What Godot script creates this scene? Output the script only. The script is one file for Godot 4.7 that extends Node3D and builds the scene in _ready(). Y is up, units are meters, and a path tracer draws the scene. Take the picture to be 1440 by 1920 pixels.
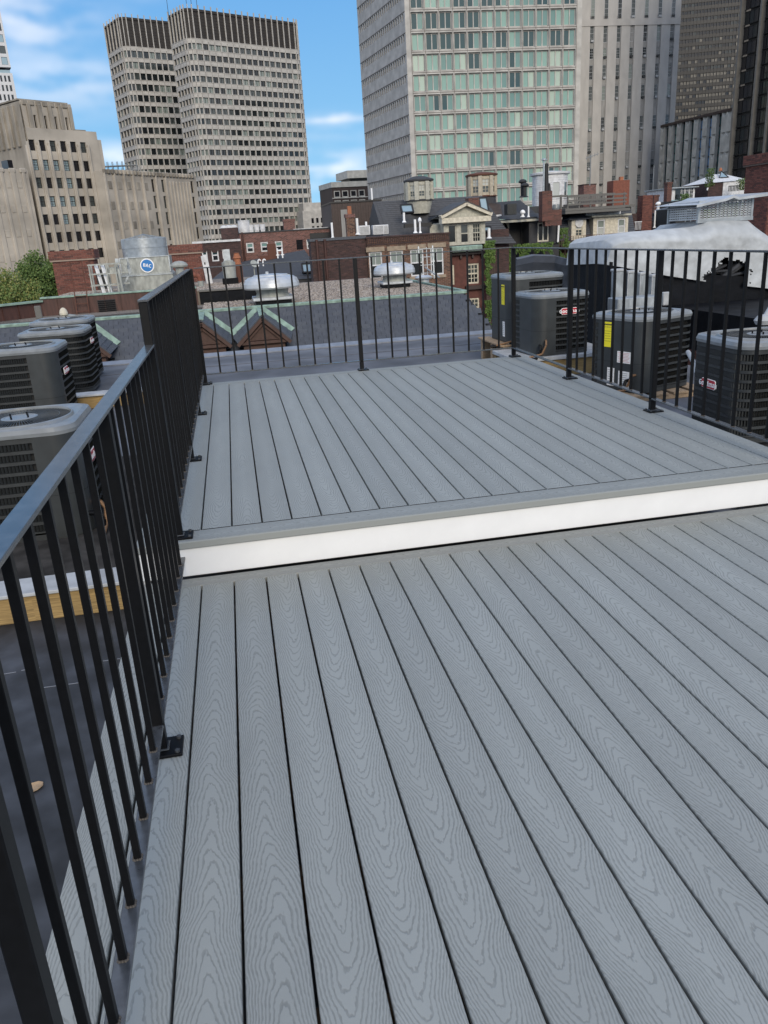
extends Node3D

const GY := -15.0
var M := {}
var used := {}
var rng := RandomNumberGenerator.new()
var mesh_cache := {}

func _ready():
	rng.seed = 7
	# camera
	var cam := Camera3D.new()
	cam.name = "camera"
	cam.position = Vector3(0, 1.4506, 0)
	cam.rotation = Vector3(-0.3381, -0.1668, -0.0615)
	cam.fov = 65.8705
	cam.near = 0.05
	cam.far = 6000.0
	add_child(cam)
	cam.current = true
	# sky and air
	var env := Environment.new()
	env.background_mode = Environment.BG_SKY
	var sky := Sky.new()
	sky.sky_material = make_sky()
	env.sky = sky
	env.tonemap_mode = Environment.TONE_MAPPER_LINEAR
	env.tonemap_exposure = 1.45
	env.sdfgi_enabled = true
	env.ssao_enabled = true
	env.ssil_enabled = true
	var we := WorldEnvironment.new()
	we.name = "world_environment"
	we.environment = env
	add_child(we)
	# soft evening sun through thin cloud, from behind the camera
	var sun := DirectionalLight3D.new()
	sun.name = "sun"
	sun.light_energy = 0.5
	sun.light_color = Color(1.0, 0.95, 0.87)
	sun.light_angular_distance = 24.0
	sun.shadow_enabled = true
	sun.rotation_degrees = Vector3(-25, 2, 0)
	add_child(sun)
	make_materials()
	# setting
	build_ground()
	build_own_roof()
	build_decks()
	# far towers
	build_twin_towers()
	build_concrete_tower()
	build_grey_tower()
	build_dark_towers()
	build_deco()
	build_far_small()
	# row houses and roofs across the alley
	build_slate_building()
	build_gravel_roof_things()
	build_brick_house()
	build_slate_house()
	build_dark_house()
	build_white_house()
	build_cream_house()
	build_far_brick()
	build_right_cluster()
	build_trees()
	# our own roof: chimney, ducts, machines, rails
	build_stucco_chimney()
	build_acs()
	build_sleepers()
	build_railings()

func make_sky() -> PanoramaSkyMaterial:
	var w := 1536
	var h := 768
	var n1 := FastNoiseLite.new()
	n1.seed = 11
	n1.noise_type = FastNoiseLite.TYPE_SIMPLEX_SMOOTH
	n1.frequency = 1.0
	n1.fractal_octaves = 5
	n1.fractal_gain = 0.55
	var n2 := FastNoiseLite.new()
	n2.seed = 5
	n2.noise_type = FastNoiseLite.TYPE_SIMPLEX_SMOOTH
	n2.frequency = 1.0
	n2.fractal_octaves = 4
	# long soft banks: azimuth, elevation, half width, half height, strength
	var banks := [[-10.8, 12.8, 4.2, 2.0, 0.62], [-9.0, 9.8, 4.6, 1.6, 0.5], [-3.6, 14.6, 1.6, 0.6, 0.4], [8.3, 7.25, 3.0, 0.30, 1.0], [8.3, 6.6, 2.8, 0.6, 0.4], [7.6, 4.2, 3.6, 1.3, 0.7], [-6.0, 5.2, 2.4, 1.0, 0.85]]
	var img := Image.create_empty(w, h, false, Image.FORMAT_RGBAF)
	for y in h:
		var el: float = (0.5 - (y + 0.5) / h) * PI
		var s: float = sin(el)
		var c: float = cos(el)
		var s0: float = maxf(s, 0.0)
		var t: float = pow(clampf(s0 / 0.30, 0.0, 1.0), 0.8)
		var low := Vector3(0.265, 0.51, 0.69)
		var high := Vector3(0.095, 0.275, 0.565)
		var zen := Vector3(0.085, 0.21, 0.50)
		var base: Vector3 = low.lerp(high, t).lerp(zen, smoothstep(0.3, 1.0, s0))
		for x in w:
			var az: float = wrapf((x + 0.5) / w * TAU, -PI, PI)
			var col := base
			if el > 0.0:
				var d := Vector3(sin(az) * c, s, -cos(az) * c)
				var k: float = 1.6 / (s + 0.22)
				var f: float = n1.get_noise_3d(d.x * k, d.z * k, 3.0) * 0.5 + 0.5
				var g: float = n2.get_noise_3d(d.x * k * 0.45 + 9.0, d.z * k * 0.45, 1.0) * 0.5 + 0.5
				var cov: float = smoothstep(0.33, 0.66, f * 0.62 + g * 0.38 + 0.03)  # cloud out of view is thickened to give whiter fill light
				# in the quiet part of the sky ahead the banks are thin streaks
				var adeg: float = rad_to_deg(az)
				var edeg: float = rad_to_deg(el)
				var wisp: float = n1.get_noise_3d(adeg * 0.17 + 0.2 * sin(edeg), edeg * 0.75, 8.0) * 0.5 + 0.5
				var own: float = 0.0
				if absf(adeg) < 34.0 and edeg < 34.0:
					for b in banks:
						var q: float = pow((adeg - b[0]) / b[2], 2.0) + pow((edeg - b[1]) / b[3], 2.0)
						own = maxf(own, b[4] * exp(-q) * smoothstep(0.30, 0.70, wisp))
					var blend: float = smoothstep(34.0, 22.0, absf(adeg)) * smoothstep(34.0, 22.0, edeg)
					cov = lerpf(cov, own, blend)
				var lit: float = 0.86 + 0.26 * f
				var cl := Vector3(0.80, 0.80, 0.83) * lit
				col = base.lerp(cl, cov * 0.92)
			else:
				col = Vector3(0.16, 0.16, 0.16)
			img.set_pixel(x, y, Color(col.x, col.y, col.z, 1.0))
	var m := PanoramaSkyMaterial.new()
	m.panorama = ImageTexture.create_from_image(img)
	return m

# ---------------------------------------------------------------- mesh building
class MB:
	var v := PackedVector3Array()
	var n := PackedVector3Array()
	var t := PackedVector2Array()
	func tri(a: Vector3, b: Vector3, c: Vector3) -> void:
		var m := (b - a).cross(c - a).normalized()
		v.append(a); v.append(c); v.append(b)
		n.append(m); n.append(m); n.append(m)
	func quad(a: Vector3, b: Vector3, c: Vector3, d: Vector3) -> void:
		tri(a, b, c)
		tri(a, c, d)
	func quado(a: Vector3, b: Vector3, c: Vector3, d: Vector3, mid: Vector3) -> void:
		if (b - a).cross(c - a).dot((a + c) * 0.5 - mid) < 0.0:
			quad(a, d, c, b)
		else:
			quad(a, b, c, d)
	func trio(a: Vector3, b: Vector3, c: Vector3, mid: Vector3) -> void:
		if (b - a).cross(c - a).dot((a + b + c) / 3.0 - mid) < 0.0:
			tri(a, c, b)
		else:
			tri(a, b, c)
	func quadn(a: Vector3, b: Vector3, c: Vector3, d: Vector3, na: Vector3, nb: Vector3, nc: Vector3, nd: Vector3) -> void:
		v.append(a); v.append(c); v.append(b)
		n.append(na); n.append(nc); n.append(nb)
		v.append(a); v.append(d); v.append(c)
		n.append(na); n.append(nd); n.append(nc)
	func box(c: Vector3, s: Vector3, b := Basis()) -> void:
		var h := s * 0.5
		var x := b.x * h.x
		var y := b.y * h.y
		var z := b.z * h.z
		var p := []
		for i in 8:
			p.append(c + x * (1 if i & 1 else -1) + y * (1 if i & 2 else -1) + z * (1 if i & 4 else -1))
		for q in [[0, 1, 3, 2], [4, 5, 7, 6], [0, 1, 5, 4], [2, 3, 7, 6], [0, 2, 6, 4], [1, 3, 7, 5]]:
			quado(p[q[0]], p[q[1]], p[q[2]], p[q[3]], c)
	func span(a: Vector3, b: Vector3) -> void:
		box((a + b) * 0.5, (b - a).abs())
	func cbox(c: Vector3, s: Vector3, r: float, b := Basis()) -> void:
		var h := s * 0.5
		var P := {}
		for i in 8:
			var g := Vector3(1 if i & 1 else -1, 1 if i & 2 else -1, 1 if i & 4 else -1)
			var e := g * h
			for ax in 3:
				var q := e - g * r
				q[ax] = e[ax]
				P[i * 3 + ax] = c + b * q
		for ax in 3:
			var u := (ax + 1) % 3
			var w := (ax + 2) % 3
			for sgn in 2:
				var k := []
				for o in [[0, 0], [1, 0], [1, 1], [0, 1]]:
					k.append((sgn << ax) | (o[0] << u) | (o[1] << w))
				quado(P[k[0] * 3 + ax], P[k[1] * 3 + ax], P[k[2] * 3 + ax], P[k[3] * 3 + ax], c)
			for o in [[0, 0], [1, 0], [0, 1], [1, 1]]:
				var i0: int = (o[0] << u) | (o[1] << w)
				var i1: int = i0 | (1 << ax)
				quado(P[i0 * 3 + u], P[i1 * 3 + u], P[i1 * 3 + w], P[i0 * 3 + w], c)
		for i in 8:
			trio(P[i * 3], P[i * 3 + 1], P[i * 3 + 2], c)
	func bar(a: Vector3, b: Vector3, w: float, h: float, up := Vector3.UP) -> void:
		var z := (b - a).normalized()
		if absf(z.dot(up)) > 0.99:
			up = Vector3(0, 0, 1)
		var x := up.cross(z).normalized()
		var y := z.cross(x)
		box((a + b) * 0.5, Vector3(w, h, a.distance_to(b)), Basis(x, y, z))
	func tube(a: Vector3, b: Vector3, r0: float, r1: float, seg := 10, caps := true) -> void:
		var z := (b - a).normalized()
		var up := Vector3.UP if absf(z.y) < 0.9 else Vector3.RIGHT
		var x := up.cross(z).normalized()
		var y := z.cross(x)
		for i in seg:
			var a0 := TAU * i / seg
			var a1 := TAU * (i + 1) / seg
			var d0 := x * cos(a0) + y * sin(a0)
			var d1 := x * cos(a1) + y * sin(a1)
			quadn(a + d0 * r0, a + d1 * r0, b + d1 * r1, b + d0 * r1, d0, d1, d1, d0)
			if caps:
				tri(b, b + d0 * r1, b + d1 * r1)
				tri(a, a + d1 * r0, a + d0 * r0)
	func path(pts: Array, r: float, seg := 8) -> void:
		for i in pts.size() - 1:
			tube(pts[i], pts[i + 1], r, r, seg)
	func lathe(at: Vector3, prof: Array, seg := 24, a_from := 0.0, a_to := TAU) -> void:
		# profile of Vector2(radius, height), listed from bottom to top on the outside
		for j in prof.size() - 1:
			var p: Vector2 = prof[j]
			var q: Vector2 = prof[j + 1]
			var e := (q - p).normalized()
			var nr := e.y
			var ny := -e.x
			for i in seg:
				var a0 := lerpf(a_from, a_to, float(i) / seg)
				var a1 := lerpf(a_from, a_to, float(i + 1) / seg)
				var d0 := Vector3(cos(a0), 0, -sin(a0))
				var d1 := Vector3(cos(a1), 0, -sin(a1))
				var n0 := d0 * nr + Vector3.UP * ny
				var n1 := d1 * nr + Vector3.UP * ny
				quadn(at + d0 * p.x + Vector3.UP * p.y, at + d1 * p.x + Vector3.UP * p.y, at + d1 * q.x + Vector3.UP * q.y, at + d0 * q.x + Vector3.UP * q.y, n0, n1, n1, n0)
	func prism(poly: PackedVector2Array, z0: float, z1: float, xf := Transform3D()) -> void:
		# polygon in local x, y; pushed from z0 to z1
		var pp := poly.duplicate()
		if Geometry2D.is_polygon_clockwise(pp):
			pp.reverse()
		var tris := Geometry2D.triangulate_polygon(pp)
		for i in range(0, tris.size(), 3):
			var a := pp[tris[i]]
			var b := pp[tris[i + 1]]
			var c := pp[tris[i + 2]]
			if (b - a).cross(c - a) < 0.0:
				var s := b
				b = c
				c = s
			tri(xf * Vector3(a.x, a.y, z1), xf * Vector3(b.x, b.y, z1), xf * Vector3(c.x, c.y, z1))
			tri(xf * Vector3(a.x, a.y, z0), xf * Vector3(c.x, c.y, z0), xf * Vector3(b.x, b.y, z0))
		for i in pp.size():
			var a := pp[i]
			var b := pp[(i + 1) % pp.size()]
			quad(xf * Vector3(a.x, a.y, z0), xf * Vector3(b.x, b.y, z0), xf * Vector3(b.x, b.y, z1), xf * Vector3(a.x, a.y, z1))
	func add_to(m: ArrayMesh, mat: Material) -> void:
		if v.is_empty():
			return
		var arr := []
		arr.resize(Mesh.ARRAY_MAX)
		arr[Mesh.ARRAY_VERTEX] = v
		arr[Mesh.ARRAY_NORMAL] = n
		if t.size() == v.size():
			arr[Mesh.ARRAY_TEX_UV] = t
		m.add_surface_from_arrays(Mesh.PRIMITIVE_TRIANGLES, arr)
		m.surface_set_material(m.get_surface_count() - 1, mat)
	func done(mat: Material) -> ArrayMesh:
		var m := ArrayMesh.new()
		add_to(m, mat)
		return m

func numbered(called: String, under: Node) -> String:
	var key := str(under.get_instance_id()) + called
	if not used.has(key):
		used[key] = 0
		return called
	used[key] += 1
	return "%s_%03d" % [called, used[key]]

func thing(called: String, label: String, category: String, at := Vector3.ZERO, turn := 0.0, group := "") -> Node3D:
	var o := Node3D.new()
	o.name = numbered(called, self)
	o.position = at
	o.rotation.y = turn
	add_child(o, true)
	return tag(o, label, category, group)

func tag(o: Node3D, label: String, category: String, group := "") -> Node3D:
	o.set_meta("label", label)
	o.set_meta("category", category)
	if group != "":
		o.set_meta("group", group)
	return o

func dup(root: Node3D, at: Vector3, turn: float, label: String, called := "") -> Node3D:
	var r: Node3D = root.duplicate()
	r.name = numbered(called if called != "" else String(root.name).rstrip("0123456789_"), self)
	add_child(r, true)
	r.position = at
	r.rotation.y = turn
	r.set_meta("label", label)
	return r

func put(called: String, mesh: Mesh, parent: Node = null, at := Vector3.ZERO, turn := 0.0) -> MeshInstance3D:
	var p: Node = parent if parent else self
	var o := MeshInstance3D.new()
	o.mesh = mesh
	o.name = numbered(called, p)
	o.position = at
	o.rotation.y = turn
	p.add_child(o, true)
	return o

func obj(called: String, b: MB, mat: Material, parent: Node = null, at := Vector3.ZERO, turn := 0.0) -> MeshInstance3D:
	return put(called, b.done(mat), parent, at, turn)

func slab(parent: Node, called: String, mat: Material, a: Vector3, b: Vector3) -> MeshInstance3D:
	var m := MB.new()
	m.span(a, b)
	return obj(called, m, mat, parent)

func struct(o: Node3D) -> Node3D:
	o.set_meta("kind", "structure")
	return o

func many(called: String, mesh: Mesh, xfs: Array, parent: Node) -> MultiMeshInstance3D:
	var mm := MultiMesh.new()
	mm.transform_format = MultiMesh.TRANSFORM_3D
	mm.mesh = mesh
	mm.instance_count = xfs.size()
	for i in xfs.size():
		mm.set_instance_transform(i, xfs[i])
	var o := MultiMeshInstance3D.new()
	o.multimesh = mm
	o.name = numbered(called, parent)
	o.set_meta("kind", "stuff")
	parent.add_child(o, true)
	return o

# a wall in the local x, y plane that faces +z, with openings cut through it and reveals behind them
func facade(b: MB, u0: float, v0: float, u1: float, v1: float, holes: Array, t: float, depth: float, splay := 0.0) -> void:
	var us := [u0, u1]
	var vs := [v0, v1]
	for h in holes:
		us.append(h.position.x); us.append(h.end.x)
		vs.append(h.position.y); vs.append(h.end.y)
	us.sort()
	vs.sort()
	var uu := []
	var vv := []
	for x in us:
		if uu.is_empty() or x - uu[-1] > 0.001: uu.append(x)
	for y in vs:
		if vv.is_empty() or y - vv[-1] > 0.001: vv.append(y)
	for j in vv.size() - 1:
		var cy: float = (vv[j] + vv[j + 1]) * 0.5
		var row := []
		for h in holes:
			if cy > h.position.y and cy < h.end.y: row.append(h)
		var start := -1
		for i in uu.size():
			var solid := false
			if i < uu.size() - 1:
				var cx: float = (uu[i] + uu[i + 1]) * 0.5
				solid = true
				for h in row:
					if cx > h.position.x and cx < h.end.x:
						solid = false
						break
			if solid and start < 0:
				start = i
			elif not solid and start >= 0:
				b.quad(Vector3(uu[start], vv[j], 0), Vector3(uu[i], vv[j], 0), Vector3(uu[i], vv[j + 1], 0), Vector3(uu[start], vv[j + 1], 0))
				start = -1
	for h in holes:
		var o := [Vector3(h.position.x, h.position.y, 0), Vector3(h.end.x, h.position.y, 0), Vector3(h.end.x, h.end.y, 0), Vector3(h.position.x, h.end.y, 0)]
		var mid := Vector3(h.get_center().x, h.get_center().y, -t)
		var inn := []
		for p in o:
			inn.append(Vector3(p.x + signf(mid.x - p.x) * splay, p.y + signf(mid.y - p.y) * splay, -t))
		for k in 4:
			var q: int = (k + 1) % 4
			b.quad(o[q], o[k], inn[k], inn[q])
	if depth > 0.0:
		b.quad(Vector3(u0, v0, -depth), Vector3(u0, v0, 0), Vector3(u0, v1, 0), Vector3(u0, v1, -depth))
		b.quad(Vector3(u1, v0, 0), Vector3(u1, v0, -depth), Vector3(u1, v1, -depth), Vector3(u1, v1, 0))
		b.quad(Vector3(u0, v1, 0), Vector3(u1, v1, 0), Vector3(u1, v1, -depth), Vector3(u0, v1, -depth))
		b.quad(Vector3(u1, v0, -depth), Vector3(u0, v0, -depth), Vector3(u0, v1, -depth), Vector3(u1, v1, -depth))

# window meshes, centred on their opening, in the plane z = 0; frame and glass are two surfaces or two meshes
func win_frame(b: MB, w: float, h: float, style: String, f := 0.06, d := 0.08) -> Array:
	# returns the panes as rects
	var panes := []
	b.box(Vector3(0, h / 2 - f / 2, 0), Vector3(w, f, d))
	b.box(Vector3(0, -h / 2 + f / 2, 0), Vector3(w, f, d))
	for s in [-1, 1]:
		b.box(Vector3(s * (w / 2 - f / 2), 0, 0), Vector3(f, h - 2 * f, d))
	var iw := w - 2 * f
	var ih := h - 2 * f
	if style == "plain":
		panes.append(Rect2(-iw / 2, -ih / 2, iw, ih))
	elif style == "two":
		b.box(Vector3(0, 0, 0), Vector3(f, ih, d))
		panes.append(Rect2(-iw / 2, -ih / 2, iw / 2 - f / 2, ih))
		panes.append(Rect2(f / 2, -ih / 2, iw / 2 - f / 2, ih))
	else:
		# sash: meeting rail across the middle, and glazing bars
		b.box(Vector3(0, 0, 0), Vector3(iw, f * 0.9, d * 0.9))
		var nx := 2
		var ny := 1
		if style == "sash6": nx = 3; ny = 2
		if style == "sash4": nx = 2; ny = 2
		if style == "sash0": nx = 1; ny = 1
		for s in [0, 1]:
			var y0: float = -ih / 2 if s == 0 else f * 0.45
			var sh: float = ih / 2 - f * 0.45
			panes.append(Rect2(-iw / 2, y0, iw, sh))
			if s == 0 and style == "sash2":
				continue
			for i in range(1, nx):
				b.box(Vector3(-iw / 2 + iw * i / nx, y0 + sh / 2, 0.005), Vector3(f * 0.4, sh, d * 0.4))
			for j in range(1, ny):
				b.box(Vector3(0, y0 + sh * j / ny, 0.0), Vector3(iw, f * 0.4, d * 0.36))
	return panes

func window(parent: Node, u: float, v: float, w: float, h: float, z: float, style: String, frame: Material, glass: Array, f := 0.06) -> MeshInstance3D:
	var key := "w%s_%.2f_%.2f_%d_%.2f" % [style, w, h, frame.get_instance_id(), f]
	if not mesh_cache.has(key):
		var b := MB.new()
		var pp := win_frame(b, w, h, style, f)
		mesh_cache[key] = [b.done(frame), pp]
	var e = mesh_cache[key]
	var o := put("window", e[0], parent, Vector3(u, v, z))
	for i in e[1].size():
		var r: Rect2 = e[1][i]
		var g: Material = glass[i % glass.size()]
		var k2 := "p%.3f_%.3f_%d" % [r.size.x, r.size.y, g.get_instance_id()]
		if not mesh_cache.has(k2):
			var b := MB.new()
			b.box(Vector3(0, 0, 0), Vector3(r.size.x, r.size.y, 0.012))
			mesh_cache[k2] = b.done(g)
		put("pane", mesh_cache[k2], o, Vector3(r.get_center().x, r.get_center().y, -0.012))
	return o

func win_rect(parent: Node, r: Array, z: float, style: String, frame: Material, glass: Array, f := 0.06) -> MeshInstance3D:
	return window(parent, (r[0] + r[2]) / 2, (r[1] + r[3]) / 2, r[2] - r[0], r[3] - r[1], z, style, frame, glass, f)

func one_mesh_window(w: float, h: float, style: String, frame: Material, glass: Material, f := 0.06) -> ArrayMesh:
	var key := "o%s_%.2f_%.2f_%d_%d" % [style, w, h, frame.get_instance_id(), glass.get_instance_id()]
	if not mesh_cache.has(key):
		var b := MB.new()
		var g := MB.new()
		var pp := win_frame(b, w, h, style, f, 0.1)
		for r in pp:
			g.box(Vector3(r.get_center().x, r.get_center().y, -0.02), Vector3(r.size.x, r.size.y, 0.02))
		var m := ArrayMesh.new()
		b.add_to(m, frame)
		g.add_to(m, glass)
		mesh_cache[key] = m
	return mesh_cache[key]

func hole(r: Array) -> Rect2:
	return Rect2(r[0], r[1], r[2] - r[0], r[3] - r[1])

func words(parent: Node, called: String, text: String, height: float, mat: Material, at: Vector3, basis: Basis, font := "Droid Sans", bold := false) -> MeshInstance3D:
	var tm := TextMesh.new()
	tm.text = text
	var sf := SystemFont.new()
	sf.font_names = PackedStringArray([font])
	if bold:
		sf.font_weight = 700
	tm.font = sf
	tm.font_size = 64
	tm.pixel_size = height / 64.0
	tm.depth = 0.002
	tm.material = mat
	var o := MeshInstance3D.new()
	o.mesh = tm
	o.name = numbered(called, parent)
	o.transform = Transform3D(basis, at)
	parent.add_child(o, true)
	return o

# ---------------------------------------------------------------- materials
func lin(r: float, g: float, b: float) -> Color:
	return Color(r, g, b).linear_to_srgb()

func grey_noise(freq: float, lo: float, hi: float, sd: int, octaves := 4, size := 256) -> NoiseTexture2D:
	var n := FastNoiseLite.new()
	n.seed = sd
	n.frequency = freq
	n.fractal_octaves = octaves
	var t := NoiseTexture2D.new()
	t.width = size
	t.height = size
	t.seamless = true
	t.noise = n
	var g := Gradient.new()
	g.set_color(0, Color(lo, lo, lo))
	g.set_color(1, Color(hi, hi, hi))
	t.color_ramp = g
	return t

var noise_mid: NoiseTexture2D
var noise_soft: NoiseTexture2D
var noise_fine: NoiseTexture2D
var noise_streak: NoiseTexture2D

func mat(col: Color, rough := 0.8, metal := 0.0, tex: Texture2D = null, scale := Vector3(1, 1, 1), spec := 0.5) -> StandardMaterial3D:
	var m := StandardMaterial3D.new()
	m.albedo_color = col
	m.roughness = rough
	m.metallic = metal
	m.metallic_specular = spec
	if tex:
		m.albedo_texture = tex
		m.uv1_triplanar = true
		m.uv1_world_triplanar = true
		m.uv1_scale = scale
	return m

func bumpy(m: StandardMaterial3D, tex: Texture2D, cm: float) -> StandardMaterial3D:
	m.heightmap_enabled = true
	m.heightmap_texture = tex
	m.heightmap_scale = cm
	return m

func glassy(col: Color, rough := 0.08, metal := 0.0) -> StandardMaterial3D:
	var m := StandardMaterial3D.new()
	m.albedo_color = col
	m.roughness = rough
	m.metallic = metal
	m.metallic_specular = 0.6
	return m

# bricks: 8 across, 16 courses; red, mortar and spread of tone per wall
func brick_tex(brick: Color, dark: Color, mortar: Color, sd: int) -> Array:
	var w := 512
	var h := 512
	var img := Image.create_empty(w, h, false, Image.FORMAT_RGB8)
	var him := Image.create_empty(w, h, false, Image.FORMAT_RGB8)
	img.fill(mortar)
	him.fill(Color(0.2, 0.2, 0.2))
	var r := RandomNumberGenerator.new()
	r.seed = sd
	for j in 16:
		for i in range(-1, 9):
			var x0: int = i * 64 + (32 if j % 2 else 0)
			var k: float = r.randf()
			var c := brick.lerp(dark, k * k)
			c = c * r.randf_range(0.85, 1.12)
			c.a = 1.0
			var hh: float = r.randf_range(0.75, 1.0)
			if i == 8 and j % 2 == 0:
				continue
			if x0 < 0:
				continue
			for part in 2:
				var rx: int = x0 + 3 - part * 512
				var rc := Rect2i(rx, j * 32 + 3, 58, 26).intersection(Rect2i(0, 0, w, h))
				if rc.size.x > 0:
					img.fill_rect(rc, c)
					him.fill_rect(rc, Color(hh, hh, hh))
	var n := FastNoiseLite.new()
	n.seed = sd
	n.frequency = 0.05
	for y in h:
		for x in w:
			var k: float = 1.0 + 0.22 * n.get_noise_2d(x, y)
			var c := img.get_pixel(x, y)
			img.set_pixel(x, y, Color(c.r * k, c.g * k, c.b * k))
	return [ImageTexture.create_from_image(img), ImageTexture.create_from_image(him)]

func brick_mat(brick: Color, dark: Color, mortar: Color, sd: int) -> StandardMaterial3D:
	var t := brick_tex(brick, dark, mortar, sd)
	var m := mat(Color.WHITE, 0.9, 0.0, t[0], Vector3(0.58, 0.88, 0.58))
	return bumpy(m, t[1], 1.2)

# embossed cathedral grain of composite boards: four boards side by side, three metres long
func deck_tex() -> Array:
	var w := 1024
	var h := 2048
	var img := Image.create_empty(w, h, false, Image.FORMAT_RGB8)
	var him := Image.create_empty(w, h, false, Image.FORMAT_R8)
	var n := FastNoiseLite.new()
	n.noise_type = FastNoiseLite.TYPE_SIMPLEX_SMOOTH
	n.seed = 3
	n.frequency = 1.0
	n.fractal_octaves = 1
	var n2 := FastNoiseLite.new()
	n2.noise_type = FastNoiseLite.TYPE_SIMPLEX
	n2.seed = 9
	n2.frequency = 1.0
	n2.fractal_octaves = 1
	var rings := [56.0, 50.0, 60.0, 53.0]
	for y in h:
		var a: float = TAU * y / h
		var ca: float = cos(a)
		var sa: float = sin(a)
		for k in 4:
			var ctr: float = 0.5 + 0.13 * n.get_noise_3d(ca * 1.3, sa * 1.3, k * 7.0) + 0.03 * n.get_noise_3d(ca * 6.0, sa * 6.0, k * 9.0)
			var wid: float = 1.0 + 0.30 * n.get_noise_3d(ca * 1.6, sa * 1.6, 50.0 + k * 5.0)
			var ph: float = rings[k] * y / h + 1.2 * n.get_noise_3d(ca * 1.0, sa * 1.0, 90.0 + k * 3.0) + 0.25 * n.get_noise_3d(ca * 5.0, sa * 5.0, 70.0 + k * 3.0)
			for i in 256:
				var x: float = i / 256.0
				var e: float = sqrt(pow((x - ctr) * 2.0, 2.0) + 0.006) - 0.077
				var jag: float = n2.get_noise_3d(x * 16.0 + k * 40.0, ca * 26.0, sa * 26.0)
				var slow: float = n.get_noise_3d(x * 2.6 + k * 11.0, ca * 5.0, sa * 5.0)
				var g: float = ph + pow(e, 1.45) * 7.6 * wid + 0.125 * jag + 0.22 * slow
				var gz: float = rings[k] / 3.0
				var gx: float = 157.0 * pow(e, 0.45)
				var hw: float = clampf(sqrt(pow(gz * 0.0046, 2.0) + pow(gx * 0.0017, 2.0)), 0.07, 0.33)
				var fr: float = absf(g - floor(g) - 0.5)
				var line: float = 1.0 - smoothstep(hw * 0.55, hw * 1.35, fr)
				line *= 0.86 + 0.34 * jag
				var edge: float = smoothstep(0.0, 0.02, minf(x, 1.0 - x))
				var sp: float = n2.get_noise_2d(i * 0.9 + k * 300.0, y * 0.6)
				var val: float = 0.965 - 0.13 * clampf(line, 0.0, 1.0) + 0.018 * sp
				img.set_pixel(k * 256 + i, y, Color(val, val, val))
				him.set_pixel(k * 256 + i, y, Color(0.8 - 0.6 * clampf(line, 0.0, 1.0) * edge, 0, 0))
	return [ImageTexture.create_from_image(img), ImageTexture.create_from_image(him)]

# lengthwise wood grain for rough timber
func wood_tex() -> ImageTexture:
	var w := 128
	var h := 512
	var img := Image.create_empty(w, h, false, Image.FORMAT_RGB8)
	var n := FastNoiseLite.new()
	n.seed = 21
	n.frequency = 1.0
	n.fractal_octaves = 3
	for y in h:
		for x in w:
			var f: float = n.get_noise_2d(y * 0.11 + 0.25 * sin(x * 0.05), x * 0.012)
			var k: float = 0.86 + 0.24 * f
			img.set_pixel(x, y, Color(k, k * 0.98, k * 0.95))
	return ImageTexture.create_from_image(img)

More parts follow.
